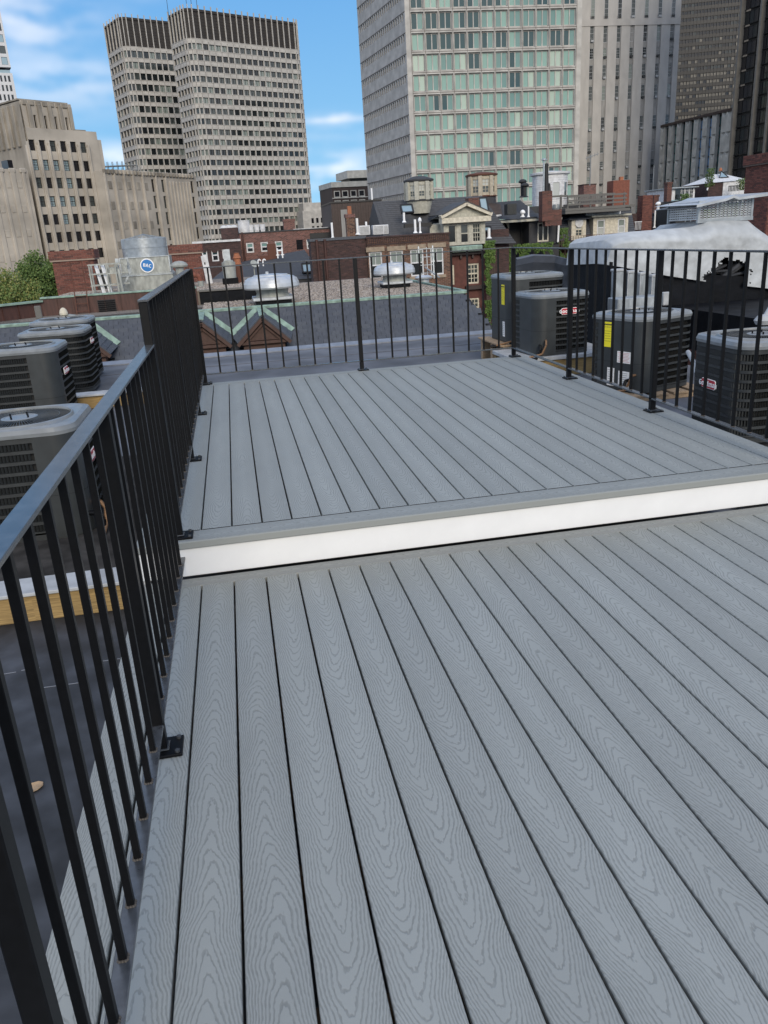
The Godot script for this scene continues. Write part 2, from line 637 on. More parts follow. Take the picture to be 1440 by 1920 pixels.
func make_materials():
	noise_mid = grey_noise(0.02, 0.80, 1.0, 2)
	noise_soft = grey_noise(0.008, 0.62, 1.0, 4, 5)
	noise_fine = grey_noise(0.12, 0.78, 1.0, 6, 3)
	noise_streak = grey_noise(0.03, 0.72, 1.0, 8, 4)
	var dt := deck_tex()
	var dm := StandardMaterial3D.new()
	dm.albedo_texture = dt[0]
	dm.albedo_color = lin(0.326, 0.345, 0.334)
	dm.vertex_color_use_as_albedo = true
	dm.roughness = 0.62
	dm.metallic_specular = 0.4
	bumpy(dm, dt[1], 0.08)
	M.deck = dm
	var d2: StandardMaterial3D = dm.duplicate()
	d2.albedo_color = lin(0.310, 0.328, 0.318)
	M.deck2 = d2
	var d3: StandardMaterial3D = dm.duplicate()
	d3.albedo_color = lin(0.339, 0.359, 0.348)
	M.deck3 = d3
	var d4: StandardMaterial3D = dm.duplicate()
	d4.albedo_color = lin(0.305, 0.312, 0.292)
	M.deck_dusty = d4
	M.riser = mat(lin(0.77, 0.775, 0.78), 0.5, 0.0, grey_noise(0.02, 0.975, 1.0, 14), Vector3(1.0, 1.0, 1.0))
	M.black = mat(lin(0.0045, 0.005, 0.0065), 0.45, 0.0, grey_noise(0.06, 0.75, 1.0, 15), Vector3(2, 2, 2), 0.32)
	M.black_top = mat(lin(0.07, 0.076, 0.084), 0.25, 0.0, grey_noise(0.03, 0.7, 1.0, 16), Vector3(3, 3, 3), 0.8)  # same black paint; dust and sky sheen both put into the paler colour
	M.weld = mat(lin(0.10, 0.085, 0.07), 0.6, 0.3)
	M.membrane = mat(lin(0.155, 0.165, 0.19), 0.8, 0.0, noise_soft, Vector3(0.35, 0.35, 0.35))  # paler than the dark membrane: grazing sheen put into the colour
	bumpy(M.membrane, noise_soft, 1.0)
	M.membrane_dusty_shaded = mat(lin(0.082, 0.078, 0.075), 0.9, 0.0, grey_noise(0.02, 0.55, 1.0, 33, 5), Vector3(0.7, 0.7, 0.7), 0.2)  # brown dust, with the shade behind the timber darkened into the colour
	bumpy(M.membrane_dusty_shaded, noise_soft, 1.2)
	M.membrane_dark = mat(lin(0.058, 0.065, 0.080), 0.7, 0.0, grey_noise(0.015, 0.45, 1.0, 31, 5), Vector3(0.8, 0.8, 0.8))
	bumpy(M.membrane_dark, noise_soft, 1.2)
	M.membrane_black = mat(lin(0.0065, 0.008, 0.012), 0.65, 0.0, noise_soft, Vector3(0.9, 0.9, 0.9), 0.28)
	bumpy(M.membrane_black, noise_soft, 3.0)
	M.edge_metal = mat(lin(0.27, 0.29, 0.33), 0.5, 0.2, noise_mid, Vector3(0.8, 0.8, 0.8))
	var wt := wood_tex()
	M.wood = mat(lin(0.40, 0.285, 0.125), 0.85)
	M.wood.albedo_texture = wt
	M.wood.uv1_triplanar = true
	M.wood.uv1_scale = Vector3(3, 3, 3)
	M.pallet = mat(lin(0.42, 0.30, 0.19), 0.85, 0.0, noise_fine, Vector3(1, 1, 1))
	M.cap_grey = mat(lin(0.46, 0.48, 0.50), 0.7, 0.0, noise_mid, Vector3(1, 1, 1))
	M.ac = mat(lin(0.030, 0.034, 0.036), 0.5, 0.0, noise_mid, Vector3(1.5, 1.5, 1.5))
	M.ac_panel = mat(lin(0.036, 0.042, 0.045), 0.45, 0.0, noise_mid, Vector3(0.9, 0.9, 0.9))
	M.ac_top = mat(lin(0.235, 0.255, 0.27), 0.3, 0.0, noise_mid, Vector3(1.2, 1.2, 1.2))  # same grey paint as the darker body; sky sheen put into the colour
	M.ac_wire = mat(lin(0.05, 0.055, 0.06), 0.4)
	M.coil = mat(lin(0.006, 0.007, 0.008), 0.8)
	M.blade = mat(lin(0.075, 0.08, 0.085), 0.4, 0.2)
	M.red_badge = mat(lin(0.42, 0.02, 0.035), 0.35)
	M.white_print = mat(lin(0.82, 0.82, 0.82), 0.6)
	M.label_white = mat(lin(0.75, 0.75, 0.74), 0.6)
	M.label_yellow = mat(lin(0.80, 0.70, 0.02), 0.55)
	M.ink = mat(lin(0.03, 0.03, 0.03), 0.7)
	M.ink_red = mat(lin(0.45, 0.08, 0.06), 0.7)
	M.sign_blue = mat(lin(0.01, 0.16, 0.45), 0.5)
	M.slate = mat(lin(0.062, 0.072, 0.094), 0.6, 0.0, noise_mid, Vector3(1.4, 1.4, 1.4))
	M.slate2 = mat(lin(0.072, 0.082, 0.102), 0.62, 0.0, noise_mid, Vector3(1.6, 1.6, 1.6))
	M.slate3 = mat(lin(0.057, 0.067, 0.088), 0.58, 0.0, noise_mid, Vector3(1.2, 1.2, 1.2))
	M.slate_grey = mat(lin(0.068, 0.069, 0.074), 0.65, 0.0, noise_mid, Vector3(0.6, 0.6, 0.6))
	M.slate_grey2 = mat(lin(0.080, 0.081, 0.086), 0.65, 0.0, noise_mid, Vector3(0.8, 0.8, 0.8))
	M.slate_under = mat(lin(0.02, 0.022, 0.028), 0.9)
	M.copper_green = mat(lin(0.30, 0.43, 0.36), 0.75, 0.0, grey_noise(0.02, 0.68, 1.0, 23), Vector3(0.7, 0.7, 0.7))
	M.copper_brown = mat(lin(0.085, 0.036, 0.028), 0.55, 0.1, noise_streak, Vector3(1.2, 0.15, 1.2))
	M.wood_brown = mat(lin(0.085, 0.045, 0.034), 0.7, 0.0, noise_mid, Vector3(1, 1, 1))
	M.gravel_bed = mat(lin(0.26, 0.225, 0.195), 0.95, 0.0, noise_fine, Vector3(2, 2, 2))
	M.joist = mat(lin(0.05, 0.035, 0.024), 0.9)
	M.pebble1 = mat(lin(0.29, 0.245, 0.205), 0.9)
	M.pebble2 = mat(lin(0.17, 0.145, 0.13), 0.9)
	M.pebble3 = mat(lin(0.36, 0.32, 0.285), 0.9)
	M.brick_red = brick_mat(lin(0.135, 0.048, 0.037), lin(0.065, 0.028, 0.024), lin(0.16, 0.12, 0.10), 1)
	M.brick_tan = brick_mat(lin(0.17, 0.085, 0.055), lin(0.06, 0.032, 0.026), lin(0.19, 0.15, 0.12), 2)
	M.brick_dark = brick_mat(lin(0.075, 0.04, 0.037), lin(0.045, 0.028, 0.028), lin(0.06, 0.045, 0.04), 3)
	M.brick_old = brick_mat(lin(0.19, 0.085, 0.07), lin(0.12, 0.055, 0.048), lin(0.22, 0.17, 0.15), 4)
	M.b1 = mat(lin(0.24, 0.092, 0.07), 0.9, 0.0, noise_fine, Vector3(2, 2, 2))
	M.b2 = mat(lin(0.18, 0.07, 0.055), 0.9, 0.0, noise_fine, Vector3(2, 2, 2))
	M.b3 = mat(lin(0.125, 0.055, 0.046), 0.9, 0.0, noise_fine, Vector3(2, 2, 2))
	M.mortar = mat(lin(0.30, 0.23, 0.19), 0.95)
	M.mortar_dark = mat(lin(0.13, 0.095, 0.08), 0.95)
	M.brownstone = mat(lin(0.135, 0.05, 0.04), 0.8, 0.0, noise_mid, Vector3(0.6, 0.6, 0.6))
	M.brass = mat(lin(0.20, 0.115, 0.06), 0.6, 0.3)
	M.sandstone = mat(lin(0.36, 0.285, 0.21), 0.85, 0.0, noise_mid, Vector3(0.7, 0.7, 0.7))
	M.galv = mat(lin(0.50, 0.54, 0.57), 0.38, 0.6, noise_mid, Vector3(0.9, 0.9, 0.9))
	M.galv_dull = mat(lin(0.44, 0.46, 0.43), 0.6, 0.15, noise_streak, Vector3(0.6, 0.3, 0.6))
	M.alum = mat(lin(0.62, 0.65, 0.68), 0.35, 0.35, noise_mid, Vector3(0.6, 0.6, 0.6))
	M.white_paint = mat(lin(0.74, 0.75, 0.77), 0.6, 0.0, noise_mid, Vector3(0.6, 0.6, 0.6))
	M.white_pipe = mat(lin(0.78, 0.79, 0.80), 0.5)
	M.cream = mat(lin(0.72, 0.665, 0.54), 0.7, 0.0, noise_mid, Vector3(0.8, 0.8, 0.8))
	M.cream_grey = mat(lin(0.52, 0.51, 0.435), 0.7, 0.0, noise_mid, Vector3(0.8, 0.8, 0.8))
	M.cupola_tan = mat(lin(0.54, 0.48, 0.375), 0.7, 0.0, noise_mid, Vector3(0.8, 0.8, 0.8))
	M.roof_dark = mat(lin(0.050, 0.052, 0.058), 0.75, 0.0, noise_mid, Vector3(0.7, 0.7, 0.7))
	M.roof_brown = mat(lin(0.085, 0.058, 0.045), 0.8, 0.0, noise_soft, Vector3(0.4, 0.4, 0.4))
	M.shingle = mat(lin(0.065, 0.065, 0.072), 0.8, 0.0, noise_fine, Vector3(0.8, 0.8, 0.8))
	M.black_wall = mat(lin(0.018, 0.019, 0.022), 0.6, 0.0, noise_mid, Vector3(0.7, 0.7, 0.7))
	M.panel_brown = mat(lin(0.055, 0.035, 0.032), 0.55, 0.1, noise_mid, Vector3(0.6, 0.6, 0.6))
	M.grey_wood = mat(lin(0.17, 0.165, 0.155), 0.9, 0.0, noise_fine, Vector3(1, 1, 1))
	M.clay = mat(lin(0.40, 0.15, 0.075), 0.8, 0.0, noise_mid, Vector3(1, 1, 1))
	M.orange_stucco = mat(lin(0.24, 0.085, 0.055), 0.85, 0.0, noise_mid, Vector3(1, 1, 1))
	M.rust = mat(lin(0.135, 0.055, 0.036), 0.85, 0.0, noise_fine, Vector3(1, 1, 1))
	M.stucco = mat(lin(0.52, 0.55, 0.575), 0.85, 0.0, grey_noise(0.03, 0.82, 1.0, 41, 5), Vector3(0.55, 0.55, 0.55))
	bumpy(M.stucco, grey_noise(0.02, 0.2, 0.9, 42, 5), 1.6)
	M.duct = mat(lin(0.40, 0.44, 0.47), 0.5, 0.2, noise_streak, Vector3(1.2, 0.5, 1.2))
	M.t1_conc = mat(lin(0.54, 0.515, 0.475), 0.85, 0.0, noise_mid, Vector3(0.1, 0.1, 0.1))
	M.t1_crown = mat(lin(0.030, 0.024, 0.020), 0.7, 0.0, noise_mid, Vector3(0.2, 0.2, 0.2))
	M.t2_conc = mat(lin(0.56, 0.545, 0.515), 0.85, 0.0, noise_mid, Vector3(0.08, 0.08, 0.08))
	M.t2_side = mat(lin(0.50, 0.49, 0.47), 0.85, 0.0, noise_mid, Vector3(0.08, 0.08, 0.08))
	M.joint = mat(lin(0.10, 0.085, 0.075), 0.9)
	M.t3_wall = mat(lin(0.47, 0.455, 0.435), 0.85, 0.0, grey_noise(0.02, 0.9, 1.0, 61), Vector3(0.09, 0.04, 0.09))
	M.t3_chan = mat(lin(0.34, 0.335, 0.325), 0.85, 0.0, noise_mid, Vector3(0.2, 0.05, 0.2))
	M.deco_stone = mat(lin(0.55, 0.50, 0.43), 0.88, 0.0, grey_noise(0.012, 0.74, 1.0, 51, 5), Vector3(0.07, 0.05, 0.07))
	M.deco_dark = mat(lin(0.46, 0.415, 0.35), 0.9, 0.0, grey_noise(0.012, 0.55, 1.0, 52, 5), Vector3(0.09, 0.03, 0.09))
	M.facet = mat(lin(0.55, 0.54, 0.50), 0.8, 0.0, noise_mid, Vector3(0.1, 0.1, 0.1))
	M.granite_strip = mat(lin(0.17, 0.163, 0.152), 0.5, 0.0, noise_mid, Vector3(0.1, 0.1, 0.1))
	M.bronze_dark = mat(lin(0.018, 0.018, 0.020), 0.45, 0.15, noise_mid, Vector3(0.1, 0.1, 0.1))
	M.steel_dark = mat(lin(0.016, 0.015, 0.016), 0.4, 0.2)
	M.gl_dark = glassy(lin(0.012, 0.016, 0.018))
	M.gl_mid = glassy(lin(0.06, 0.072, 0.072))
	M.gl_pale = glassy(lin(0.21, 0.245, 0.225), 0.2)
	M.gl_curtain = glassy(lin(0.42, 0.44, 0.42), 0.3)
	M.gl_teal = glassy(lin(0.225, 0.375, 0.325), 0.12)
	M.gl_teal2 = glassy(lin(0.38, 0.48, 0.405), 0.16)
	M.gl_teal3 = glassy(lin(0.15, 0.265, 0.245), 0.10)
	M.gl_teal_dark = glassy(lin(0.03, 0.07, 0.075), 0.06)
	M.gl_blue = glassy(lin(0.30, 0.48, 0.75), 0.05, 0.7)
	M.gl_tan_reflect = glassy(lin(0.17, 0.158, 0.135), 0.3)  # tan colour paints in the reflection of a sunlit building
	M.gl_smoke = glassy(lin(0.014, 0.014, 0.017), 0.08)
	M.gl_sky = glassy(lin(0.30, 0.40, 0.44), 0.06, 0.35)
	M.leaf = mat(lin(0.065, 0.115, 0.028), 0.7)
	M.leaf.backlight_enabled = true
	M.leaf.backlight = lin(0.03, 0.05, 0.01)
	M.leaf2 = mat(lin(0.11, 0.165, 0.04), 0.7)
	M.leaf3 = mat(lin(0.20, 0.21, 0.06), 0.7)
	M.ivy = mat(lin(0.06, 0.115, 0.02), 0.65)
	M.ivy2 = mat(lin(0.10, 0.16, 0.03), 0.65)
	M.bark = mat(lin(0.09, 0.07, 0.05), 0.9)
	M.asphalt = mat(lin(0.06, 0.06, 0.062), 0.9, 0.0, noise_soft, Vector3(0.05, 0.05, 0.05))
	M.lamp_white = mat(lin(0.8, 0.8, 0.78), 0.5)

func build_ground():
	var b := MB.new()
	b.quad(Vector3(-3000, GY, 400), Vector3(3000, GY, 400), Vector3(3000, GY, -4000), Vector3(-3000, GY, -4000))
	struct(obj("ground", b, M.asphalt))

# ---------------------------------------------------------------- our own roof and decks
const PITCH := 0.1445

func build_own_roof():
	var b := MB.new()
	b.span(Vector3(-7.0, GY, -14.05), Vector3(5.6, -0.36, 6.0))
	struct(obj("roof_body", b, M.brick_dark))
	b = MB.new()
	b.span(Vector3(-7.0, -0.36, -14.0), Vector3(5.6, -0.35, -4.3))
	b.span(Vector3(-0.6, -0.36, -4.3), Vector3(5.6, -0.35, 6.0))
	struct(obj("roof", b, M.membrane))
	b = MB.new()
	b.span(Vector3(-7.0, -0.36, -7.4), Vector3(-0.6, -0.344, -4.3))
	struct(obj("roof", b, M.membrane_dusty_shaded))
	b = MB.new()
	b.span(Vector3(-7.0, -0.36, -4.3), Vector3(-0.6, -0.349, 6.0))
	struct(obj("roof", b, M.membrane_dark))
	# seams of the membrane, edge strip and a stray scrap
	b = MB.new()
	for z in [-12.75, -10.9, -9.2]:
		b.cbox(Vector3(-0.7, -0.346, z), Vector3(12.4, 0.008, 0.10), 0.003)
	struct(obj("roof_seam", b, M.membrane))
	b = MB.new()
	b.prism(PackedVector2Array([Vector2(0, 0), Vector2(0.32, 0), Vector2(0.32, 0.02), Vector2(0.2, 0.055), Vector2(0, 0.02)]), -7.0, 5.6, Transform3D(Basis(Vector3(0, 0, -1), Vector3.UP, Vector3(1, 0, 0)), Vector3(0, -0.348, -13.74)))
	struct(obj("roof_edge", b, M.edge_metal))
	var leaf := MB.new()
	leaf.lathe(Vector3.ZERO, [Vector2(0.0, 0.0), Vector2(0.035, 0.004), Vector2(0.05, 0.012), Vector2(0.048, 0.016), Vector2(0.032, 0.008), Vector2(0.0, 0.005)], 9)
	var lf := obj("scrap", leaf, M.pallet, null, Vector3(-0.904, -0.349, -2.551), 0.6)
	lf.scale = Vector3(0.8, 0.6, 0.55)
	tag(lf, "small tan scrap lying on the dark membrane left of the lower railing", "scrap")
	var chalk := MB.new()
	for s in [[Vector3(-1.243, -0.348, -3.456), Vector3(-1.175, -0.348, -3.460)], [Vector3(-1.153, -0.348, -3.468), Vector3(-1.072, -0.348, -3.469)], [Vector3(-1.065, -0.348, -3.279), Vector3(-0.862, -0.348, -3.275)], [Vector3(-0.795, -0.348, -3.448), Vector3(-0.711, -0.348, -3.448)]]:
		chalk.bar(s[0], s[1], 0.0035, 0.002)
	struct(obj("roof_scratch", chalk, M.edge_metal))

func board_mesh(length: float, width: float, variant: int, flip: bool, off: float, wear: FastNoiseLite, seedx: float, dust: bool) -> ArrayMesh:
	var v := PackedVector3Array()
	var n := PackedVector3Array()
	var t := PackedVector2Array()
	var cl := PackedColorArray()
	var hw := width / 2
	var c := 0.0045
	var sec := [Vector2(-hw, -0.025), Vector2(-hw, -c), Vector2(-hw + c * 0.35, -c * 0.3), Vector2(-hw + c, 0), Vector2(0, 0), Vector2(hw - c, 0), Vector2(hw - c * 0.35, -c * 0.3), Vector2(hw, -c), Vector2(hw, -0.025)]
	var segs: int = maxi(2, int(length / 0.12))
	for k in segs:
		var z0: float = -length * k / segs
		var z1: float = -length * (k + 1) / segs
		for i in sec.size() - 1:
			var p: Vector2 = sec[i]
			var q: Vector2 = sec[i + 1]
			var nr := Vector3(-(q.y - p.y), q.x - p.x, 0).normalized()
			var a := Vector3(p.x, p.y, z0)
			var b := Vector3(q.x, q.y, z0)
			var e := Vector3(q.x, q.y, z1)
			var d := Vector3(p.x, p.y, z1)
			for s in [a, e, b, a, d, e]:
				v.append(s)
				n.append(nr)
				var u: float = (variant + clampf((s.x + hw) / width, 0.015, 0.985)) / 4.0
				t.append(Vector2(u, off + (1.0 if flip else -1.0) * s.z / 3.0))
				var w: float = 0.955 + 0.045 * wear.get_noise_2d((s.x + seedx) * 3.0, s.z * 1.2) + 0.03 * wear.get_noise_2d((s.x + seedx) * 14.0, s.z * 9.0)
				var g := Color(w, w, w)
				if dust:
					var f: float = clampf(1.0 - (length + s.z) / 0.55, 0.0, 1.0) * (0.55 + 0.6 * wear.get_noise_2d((s.x + seedx) * 5.0, s.z * 4.0))
					g = g * Color(1.0, 1.0, 1.0).lerp(Color(0.93, 0.90, 0.83), clampf(f, 0.0, 1.0))
				cl.append(Color(minf(g.r, 1.0), minf(g.g, 1.0), minf(g.b, 1.0)))
	for z in [0.0, -length]:
		var nr := Vector3(0, 0, 1 if z == 0.0 else -1)
		var qd := [Vector3(-hw, -0.025, z), Vector3(hw, -0.025, z), Vector3(hw, -c, z), Vector3(-hw, -c, z)]
		var order := [0, 2, 1, 0, 3, 2] if z == 0.0 else [0, 1, 2, 0, 2, 3]
		for k in order:
			v.append(qd[k])
			n.append(nr)
			t.append(Vector2((variant + 0.5) / 4.0, 0.1))
			cl.append(Color(0.95, 0.95, 0.95))
	var arr := []
	arr.resize(Mesh.ARRAY_MAX)
	arr[Mesh.ARRAY_VERTEX] = v
	arr[Mesh.ARRAY_NORMAL] = n
	arr[Mesh.ARRAY_TEX_UV] = t
	arr[Mesh.ARRAY_COLOR] = cl
	var m := ArrayMesh.new()
	m.add_surface_from_arrays(Mesh.PRIMITIVE_TRIANGLES, arr)
	return m

var wear_noise: FastNoiseLite

func deck_board(parent: Node, at: Vector3, turn: float, length: float, width: float, variant: int, flip: bool, off: float, m: Material, dust := false):
	if wear_noise == null:
		wear_noise = FastNoiseLite.new()
		wear_noise.seed = 17
		wear_noise.frequency = 0.8
		wear_noise.fractal_octaves = 3
	var o := put("deck_board", board_mesh(length, width, variant, flip, off, wear_noise, at.x + at.y * 31.0, dust), parent, at, turn)
	o.material_override = m
	return o

func build_decks():
	var tones := [M.deck, M.deck2, M.deck, M.deck3]
	var low := thing("lower_deck", "lower level of grey composite deck boards in the foreground, below the white riser", "deck")
	var x0 := -0.2867
	# the grain of each board as in the photograph: pointing away (true) or towards the viewer
	var ups := [true, true, true, true, false, false, false, false, false, false, true, false, false, true, false, false, false, true, false, false, false, false, true, false]
	for k in range(-2, 22):
		var i := k + 2
		deck_board(low, Vector3(x0 + (k + 0.5) * PITCH, 0, 1.6), 0, 4.976, PITCH - 0.0068, (i * 3 + 1) % 4, not ups[i], rng.randf(), tones[(i * 7) % 4], true)
	deck_board(low, Vector3(-0.5757 + 3.48, 0, -3.4255), PI / 2, 3.48, 0.092, 2, true, 0.37, M.deck_dusty)
	var up := thing("upper_deck", "upper level of grey composite deck boards, one step up beyond the white riser", "deck")
	var y := 0.1763
	for k in range(-2, 22):
		var i := k + 2
		deck_board(up, Vector3(-0.2739 + (k + 0.5) * PITCH, y, -3.632), 0, 4.11, PITCH - 0.0068, (i * 3 + 2) % 4, i % 5 != 3, rng.randf(), tones[(i * 5 + 1) % 4])
	deck_board(up, Vector3(2.905, y, -3.5585), PI / 2, 3.468, 0.139, 1, true, 0.1, M.deck2)
	deck_board(up, Vector3(2.905, y, -7.816), PI / 2, 3.468, 0.139, 2, true, 0.6, M.deck)
	# nosing lip, riser and fascia
	var b := MB.new()
	b.cbox(Vector3(1.171, y - 0.0185, -3.4885), Vector3(3.468, 0.036, 0.012), 0.004)
	obj("nosing", b, M.deck2, up)
	b = MB.new()
	b.cbox(Vector3(1.171, 0.0685, -3.512), Vector3(3.468, 0.141, 0.02), 0.003)
	obj("riser", b, M.riser, up)
	for x in [-0.553, 2.893]:
		b = MB.new()
		b.cbox(Vector3(x, -0.05, -5.68), Vector3(0.02, 0.39, 4.3), 0.003)
		obj("side_skirt", b, M.riser, up)
	b = MB.new()
	for z in [-3.62, -4.02, -4.43, -4.83, -5.24, -5.64, -6.05, -6.45, -6.86, -7.26, -7.70]:
		b = MB.new()
		b.span(Vector3(-0.54, y - 0.21, z - 0.019), Vector3(2.88, y - 0.045, z + 0.019))
		obj("joist", b, M.joist, up)
	b = MB.new()
	for z in [1.2, 0.8, 0.4, 0.0, -0.4, -0.8, -1.2, -1.6, -2.0, -2.4, -2.8, -3.2, -3.44]:
		b = MB.new()
		b.span(Vector3(-0.55, -0.21, z - 0.019), Vector3(2.88, -0.045, z + 0.019))
		obj("joist", b, M.joist, low)
	b = MB.new()
	b.cbox(Vector3(-0.562, -0.12, -0.9), Vector3(0.018, 0.19, 5.0), 0.003)
	obj("fascia", b, M.deck2, low)
	b = MB.new()
	b.cbox(Vector3(2.885, -0.12, -0.9), Vector3(0.018, 0.19, 5.0), 0.003)
	obj("fascia", b, M.deck2, low)

# ---------------------------------------------------------------- railings
func picket_mesh(h: float) -> ArrayMesh:
	var key := "pk%.3f" % h
	if not mesh_cache.has(key):
		var b := MB.new()
		b.cbox(Vector3(0, h / 2, 0), Vector3(0.0165, h, 0.0165), 0.0012)
		mesh_cache[key] = b.done(M.black)
	return mesh_cache[key]

func weld_mesh() -> ArrayMesh:
	if not mesh_cache.has("weld"):
		var b := MB.new()
		for i in 4:
			var a := PI / 2 * i
			for k in 3:
				b.lathe(Vector3(cos(a) * 0.0085 + sin(a) * (k - 1) * 0.006, 0, sin(a) * 0.0085 - cos(a) * (k - 1) * 0.006), [Vector2(0.0042, 0.0), Vector2(0.0032, 0.0026), Vector2(0.0, 0.0038)], 6)
		mesh_cache["weld"] = b.done(M.weld)
	return mesh_cache["weld"]

func rail_post(parent: Node, at: Vector3, h: float):
	var b := MB.new()
	b.cbox(Vector3(0, h / 2, 0), Vector3(0.038, h, 0.038), 0.003)
	var o := obj("post", b, M.black, parent, at)
	b = MB.new()
	b.cbox(Vector3(0.012, 0.005, 0), Vector3(0.105, 0.010, 0.10), 0.002)
	var p := obj("base_plate", b, M.black, o)
	b = MB.new()
	for s in [[-1, -1], [-1, 1], [1, -1], [1, 1]]:
		b.tube(Vector3(0.012 + s[0] * 0.038, 0.010, s[1] * 0.036), Vector3(0.012 + s[0] * 0.038, 0.017, s[1] * 0.036), 0.009, 0.008, 6)
	b.cbox(Vector3(0, 0.0125, 0), Vector3(0.05, 0.005, 0.05), 0.002)
	obj("bolts", b, M.black_top, o)
	return o

# a straight run: posts, flat top rail, flat bottom rail, square pickets
func rail_run(parent: Node, a: Vector3, c: Vector3, h: float, posts: Array, bottom: float, count: int, top_ext0 := 0.03, top_ext1 := 0.03, end_post := true):
	var dir := (c - a).normalized()
	var len := a.distance_to(c)
	var b := MB.new()
	var up := Vector3.UP
	var side := up.cross(dir).normalized()
	b.cbox((a + c) * 0.5 + up * (h - 0.005) + dir * (top_ext1 - top_ext0) * 0.5, Vector3(0.042, 0.010, len + top_ext0 + top_ext1), 0.0015, Basis(side, up, dir))
	obj("top_rail", b, M.black_top, parent)
	b = MB.new()
	b.cbox((a + c) * 0.5 + up * (bottom - 0.005), Vector3(0.038, 0.010, len), 0.0015, Basis(side, up, dir))
	obj("bottom_rail", b, M.black_top, parent)
	for t in posts:
		if end_post or t < posts[-1]:
			rail_post(parent, a + dir * t, h - 0.010)
	var edges: Array = posts.duplicate()
	for i in edges.size() - 1:
		var t0: float = edges[i]
		var t1: float = edges[i + 1]
		var k: int = maxi(1, roundi((t1 - t0) / (len / count)))
		for j in range(1, k):
			var p: Vector3 = a + dir * lerpf(t0, t1, float(j) / k)
			var o := put("picket", picket_mesh(h - 0.010 - bottom), parent, p + up * bottom)
			o.rotation = Vector3(rng.randf_range(-0.0022, 0.0022), rng.randf_range(-0.05, 0.05), rng.randf_range(-0.0022, 0.0022))
			put("weld", weld_mesh(), o, Vector3(0, 0.0, 0))

func build_railings():
	var rx := -0.372
	var low := thing("railing", "lower black steel railing running beside the foreground deck on the left", "railing", Vector3.ZERO, 0.0, "black steel railings round the decks")
	rail_run(low, Vector3(rx, 0, -0.88), Vector3(rx, 0, -3.53), 1.062, [0.0, 1.27, 2.665], 0.098, 19, 0.6, 0.02, false)
	var upl := thing("railing", "tall-looking black steel railing seen end on along the left of the upper deck", "railing", Vector3.ZERO, 0.0, "black steel railings round the decks")
	rail_run(upl, Vector3(rx, 0.1763, -3.565), Vector3(rx, 0.1763, -7.82), 1.072, [0.0, 1.40, 2.83, 4.255], 0.098, 28, 0.02, 0.02)
	var far := thing("railing", "black steel railing across the far end of the upper deck", "railing", Vector3.ZERO, 0.0, "black steel railings round the decks")
	rail_run(far, Vector3(rx + 0.02, 0.1763, -7.845), Vector3(2.775, 0.1763, -7.845), 1.078, [0.0, 1.54, 3.127], 0.098, 20, -0.03, -0.02)
	# the end posts belong to the side railings
	var right := thing("railing", "black steel railing along the right of the upper deck, in front of the machines", "railing", Vector3.ZERO, 0.0, "black steel railings round the decks")
	rail_run(right, Vector3(2.772, 0.1763, -3.60), Vector3(2.772, 0.1763, -7.845), 1.075, [0.0, 1.395, 2.83], 0.098, 28, 0.02, 0.02)

# ---------------------------------------------------------------- condensing units
func rounded_path(w: float, r: float, n_side: int, n_arc: int) -> Array:
	# counter-clockwise seen from above starting at the middle of the front (+z) side towards +x: [point, normal, length so far]
	var out := []
	var h := w / 2
	var s := 0.0
	var last := Vector3(0, 0, h)
	var pts := []
	for side in 4:
		var a := PI / 2 * side
		var rot := Basis(Vector3.UP, a)
		for i in n_side:
			var x: float = lerpf(-(h - r), h - r, float(i) / n_side)
			pts.append([rot * Vector3(x, 0, h), rot * Vector3(0, 0, 1)])
		for i in n_arc:
			var t: float = PI / 2 * i / n_arc
			var d := Vector3(sin(t), 0, cos(t))
			pts.append([rot * (Vector3(h - r, 0, h - r) + d * r), rot * d])
	var half: int = n_side / 2
	for i in pts.size():
		var p = pts[(i + half) % pts.size()]
		if i > 0:
			s += last.distance_to(p[0])
		last = p[0]
		out.append([p[0], p[1], s])
	return out

func ring_strip(b: MB, path: Array, y0: float, y1: float, o: float, thick: float, s0 := -1.0, s1 := -1.0):
	var n := path.size()
	for i in n:
		var p = path[i]
		var q = path[(i + 1) % n]
		if s1 > s0:
			if p[2] < s0 or p[2] >= s1:
				continue
		var a: Vector3 = p[0] + p[1] * o
		var c: Vector3 = q[0] + q[1] * o
		var up0 := Vector3.UP * y0
		var up1 := Vector3.UP * y1
		b.quadn(a + up0, c + up0, c + up1, a + up1, p[1], q[1], q[1], p[1])
		if thick > 0.0:
			var ai: Vector3 = p[0] + p[1] * (o - thick)
			var ci: Vector3 = q[0] + q[1] * (o - thick)
			b.quad(a + up1, c + up1, ci + up1, ai + up1)
			b.quad(ai + up0, ci + up0, c + up0, a + up0)

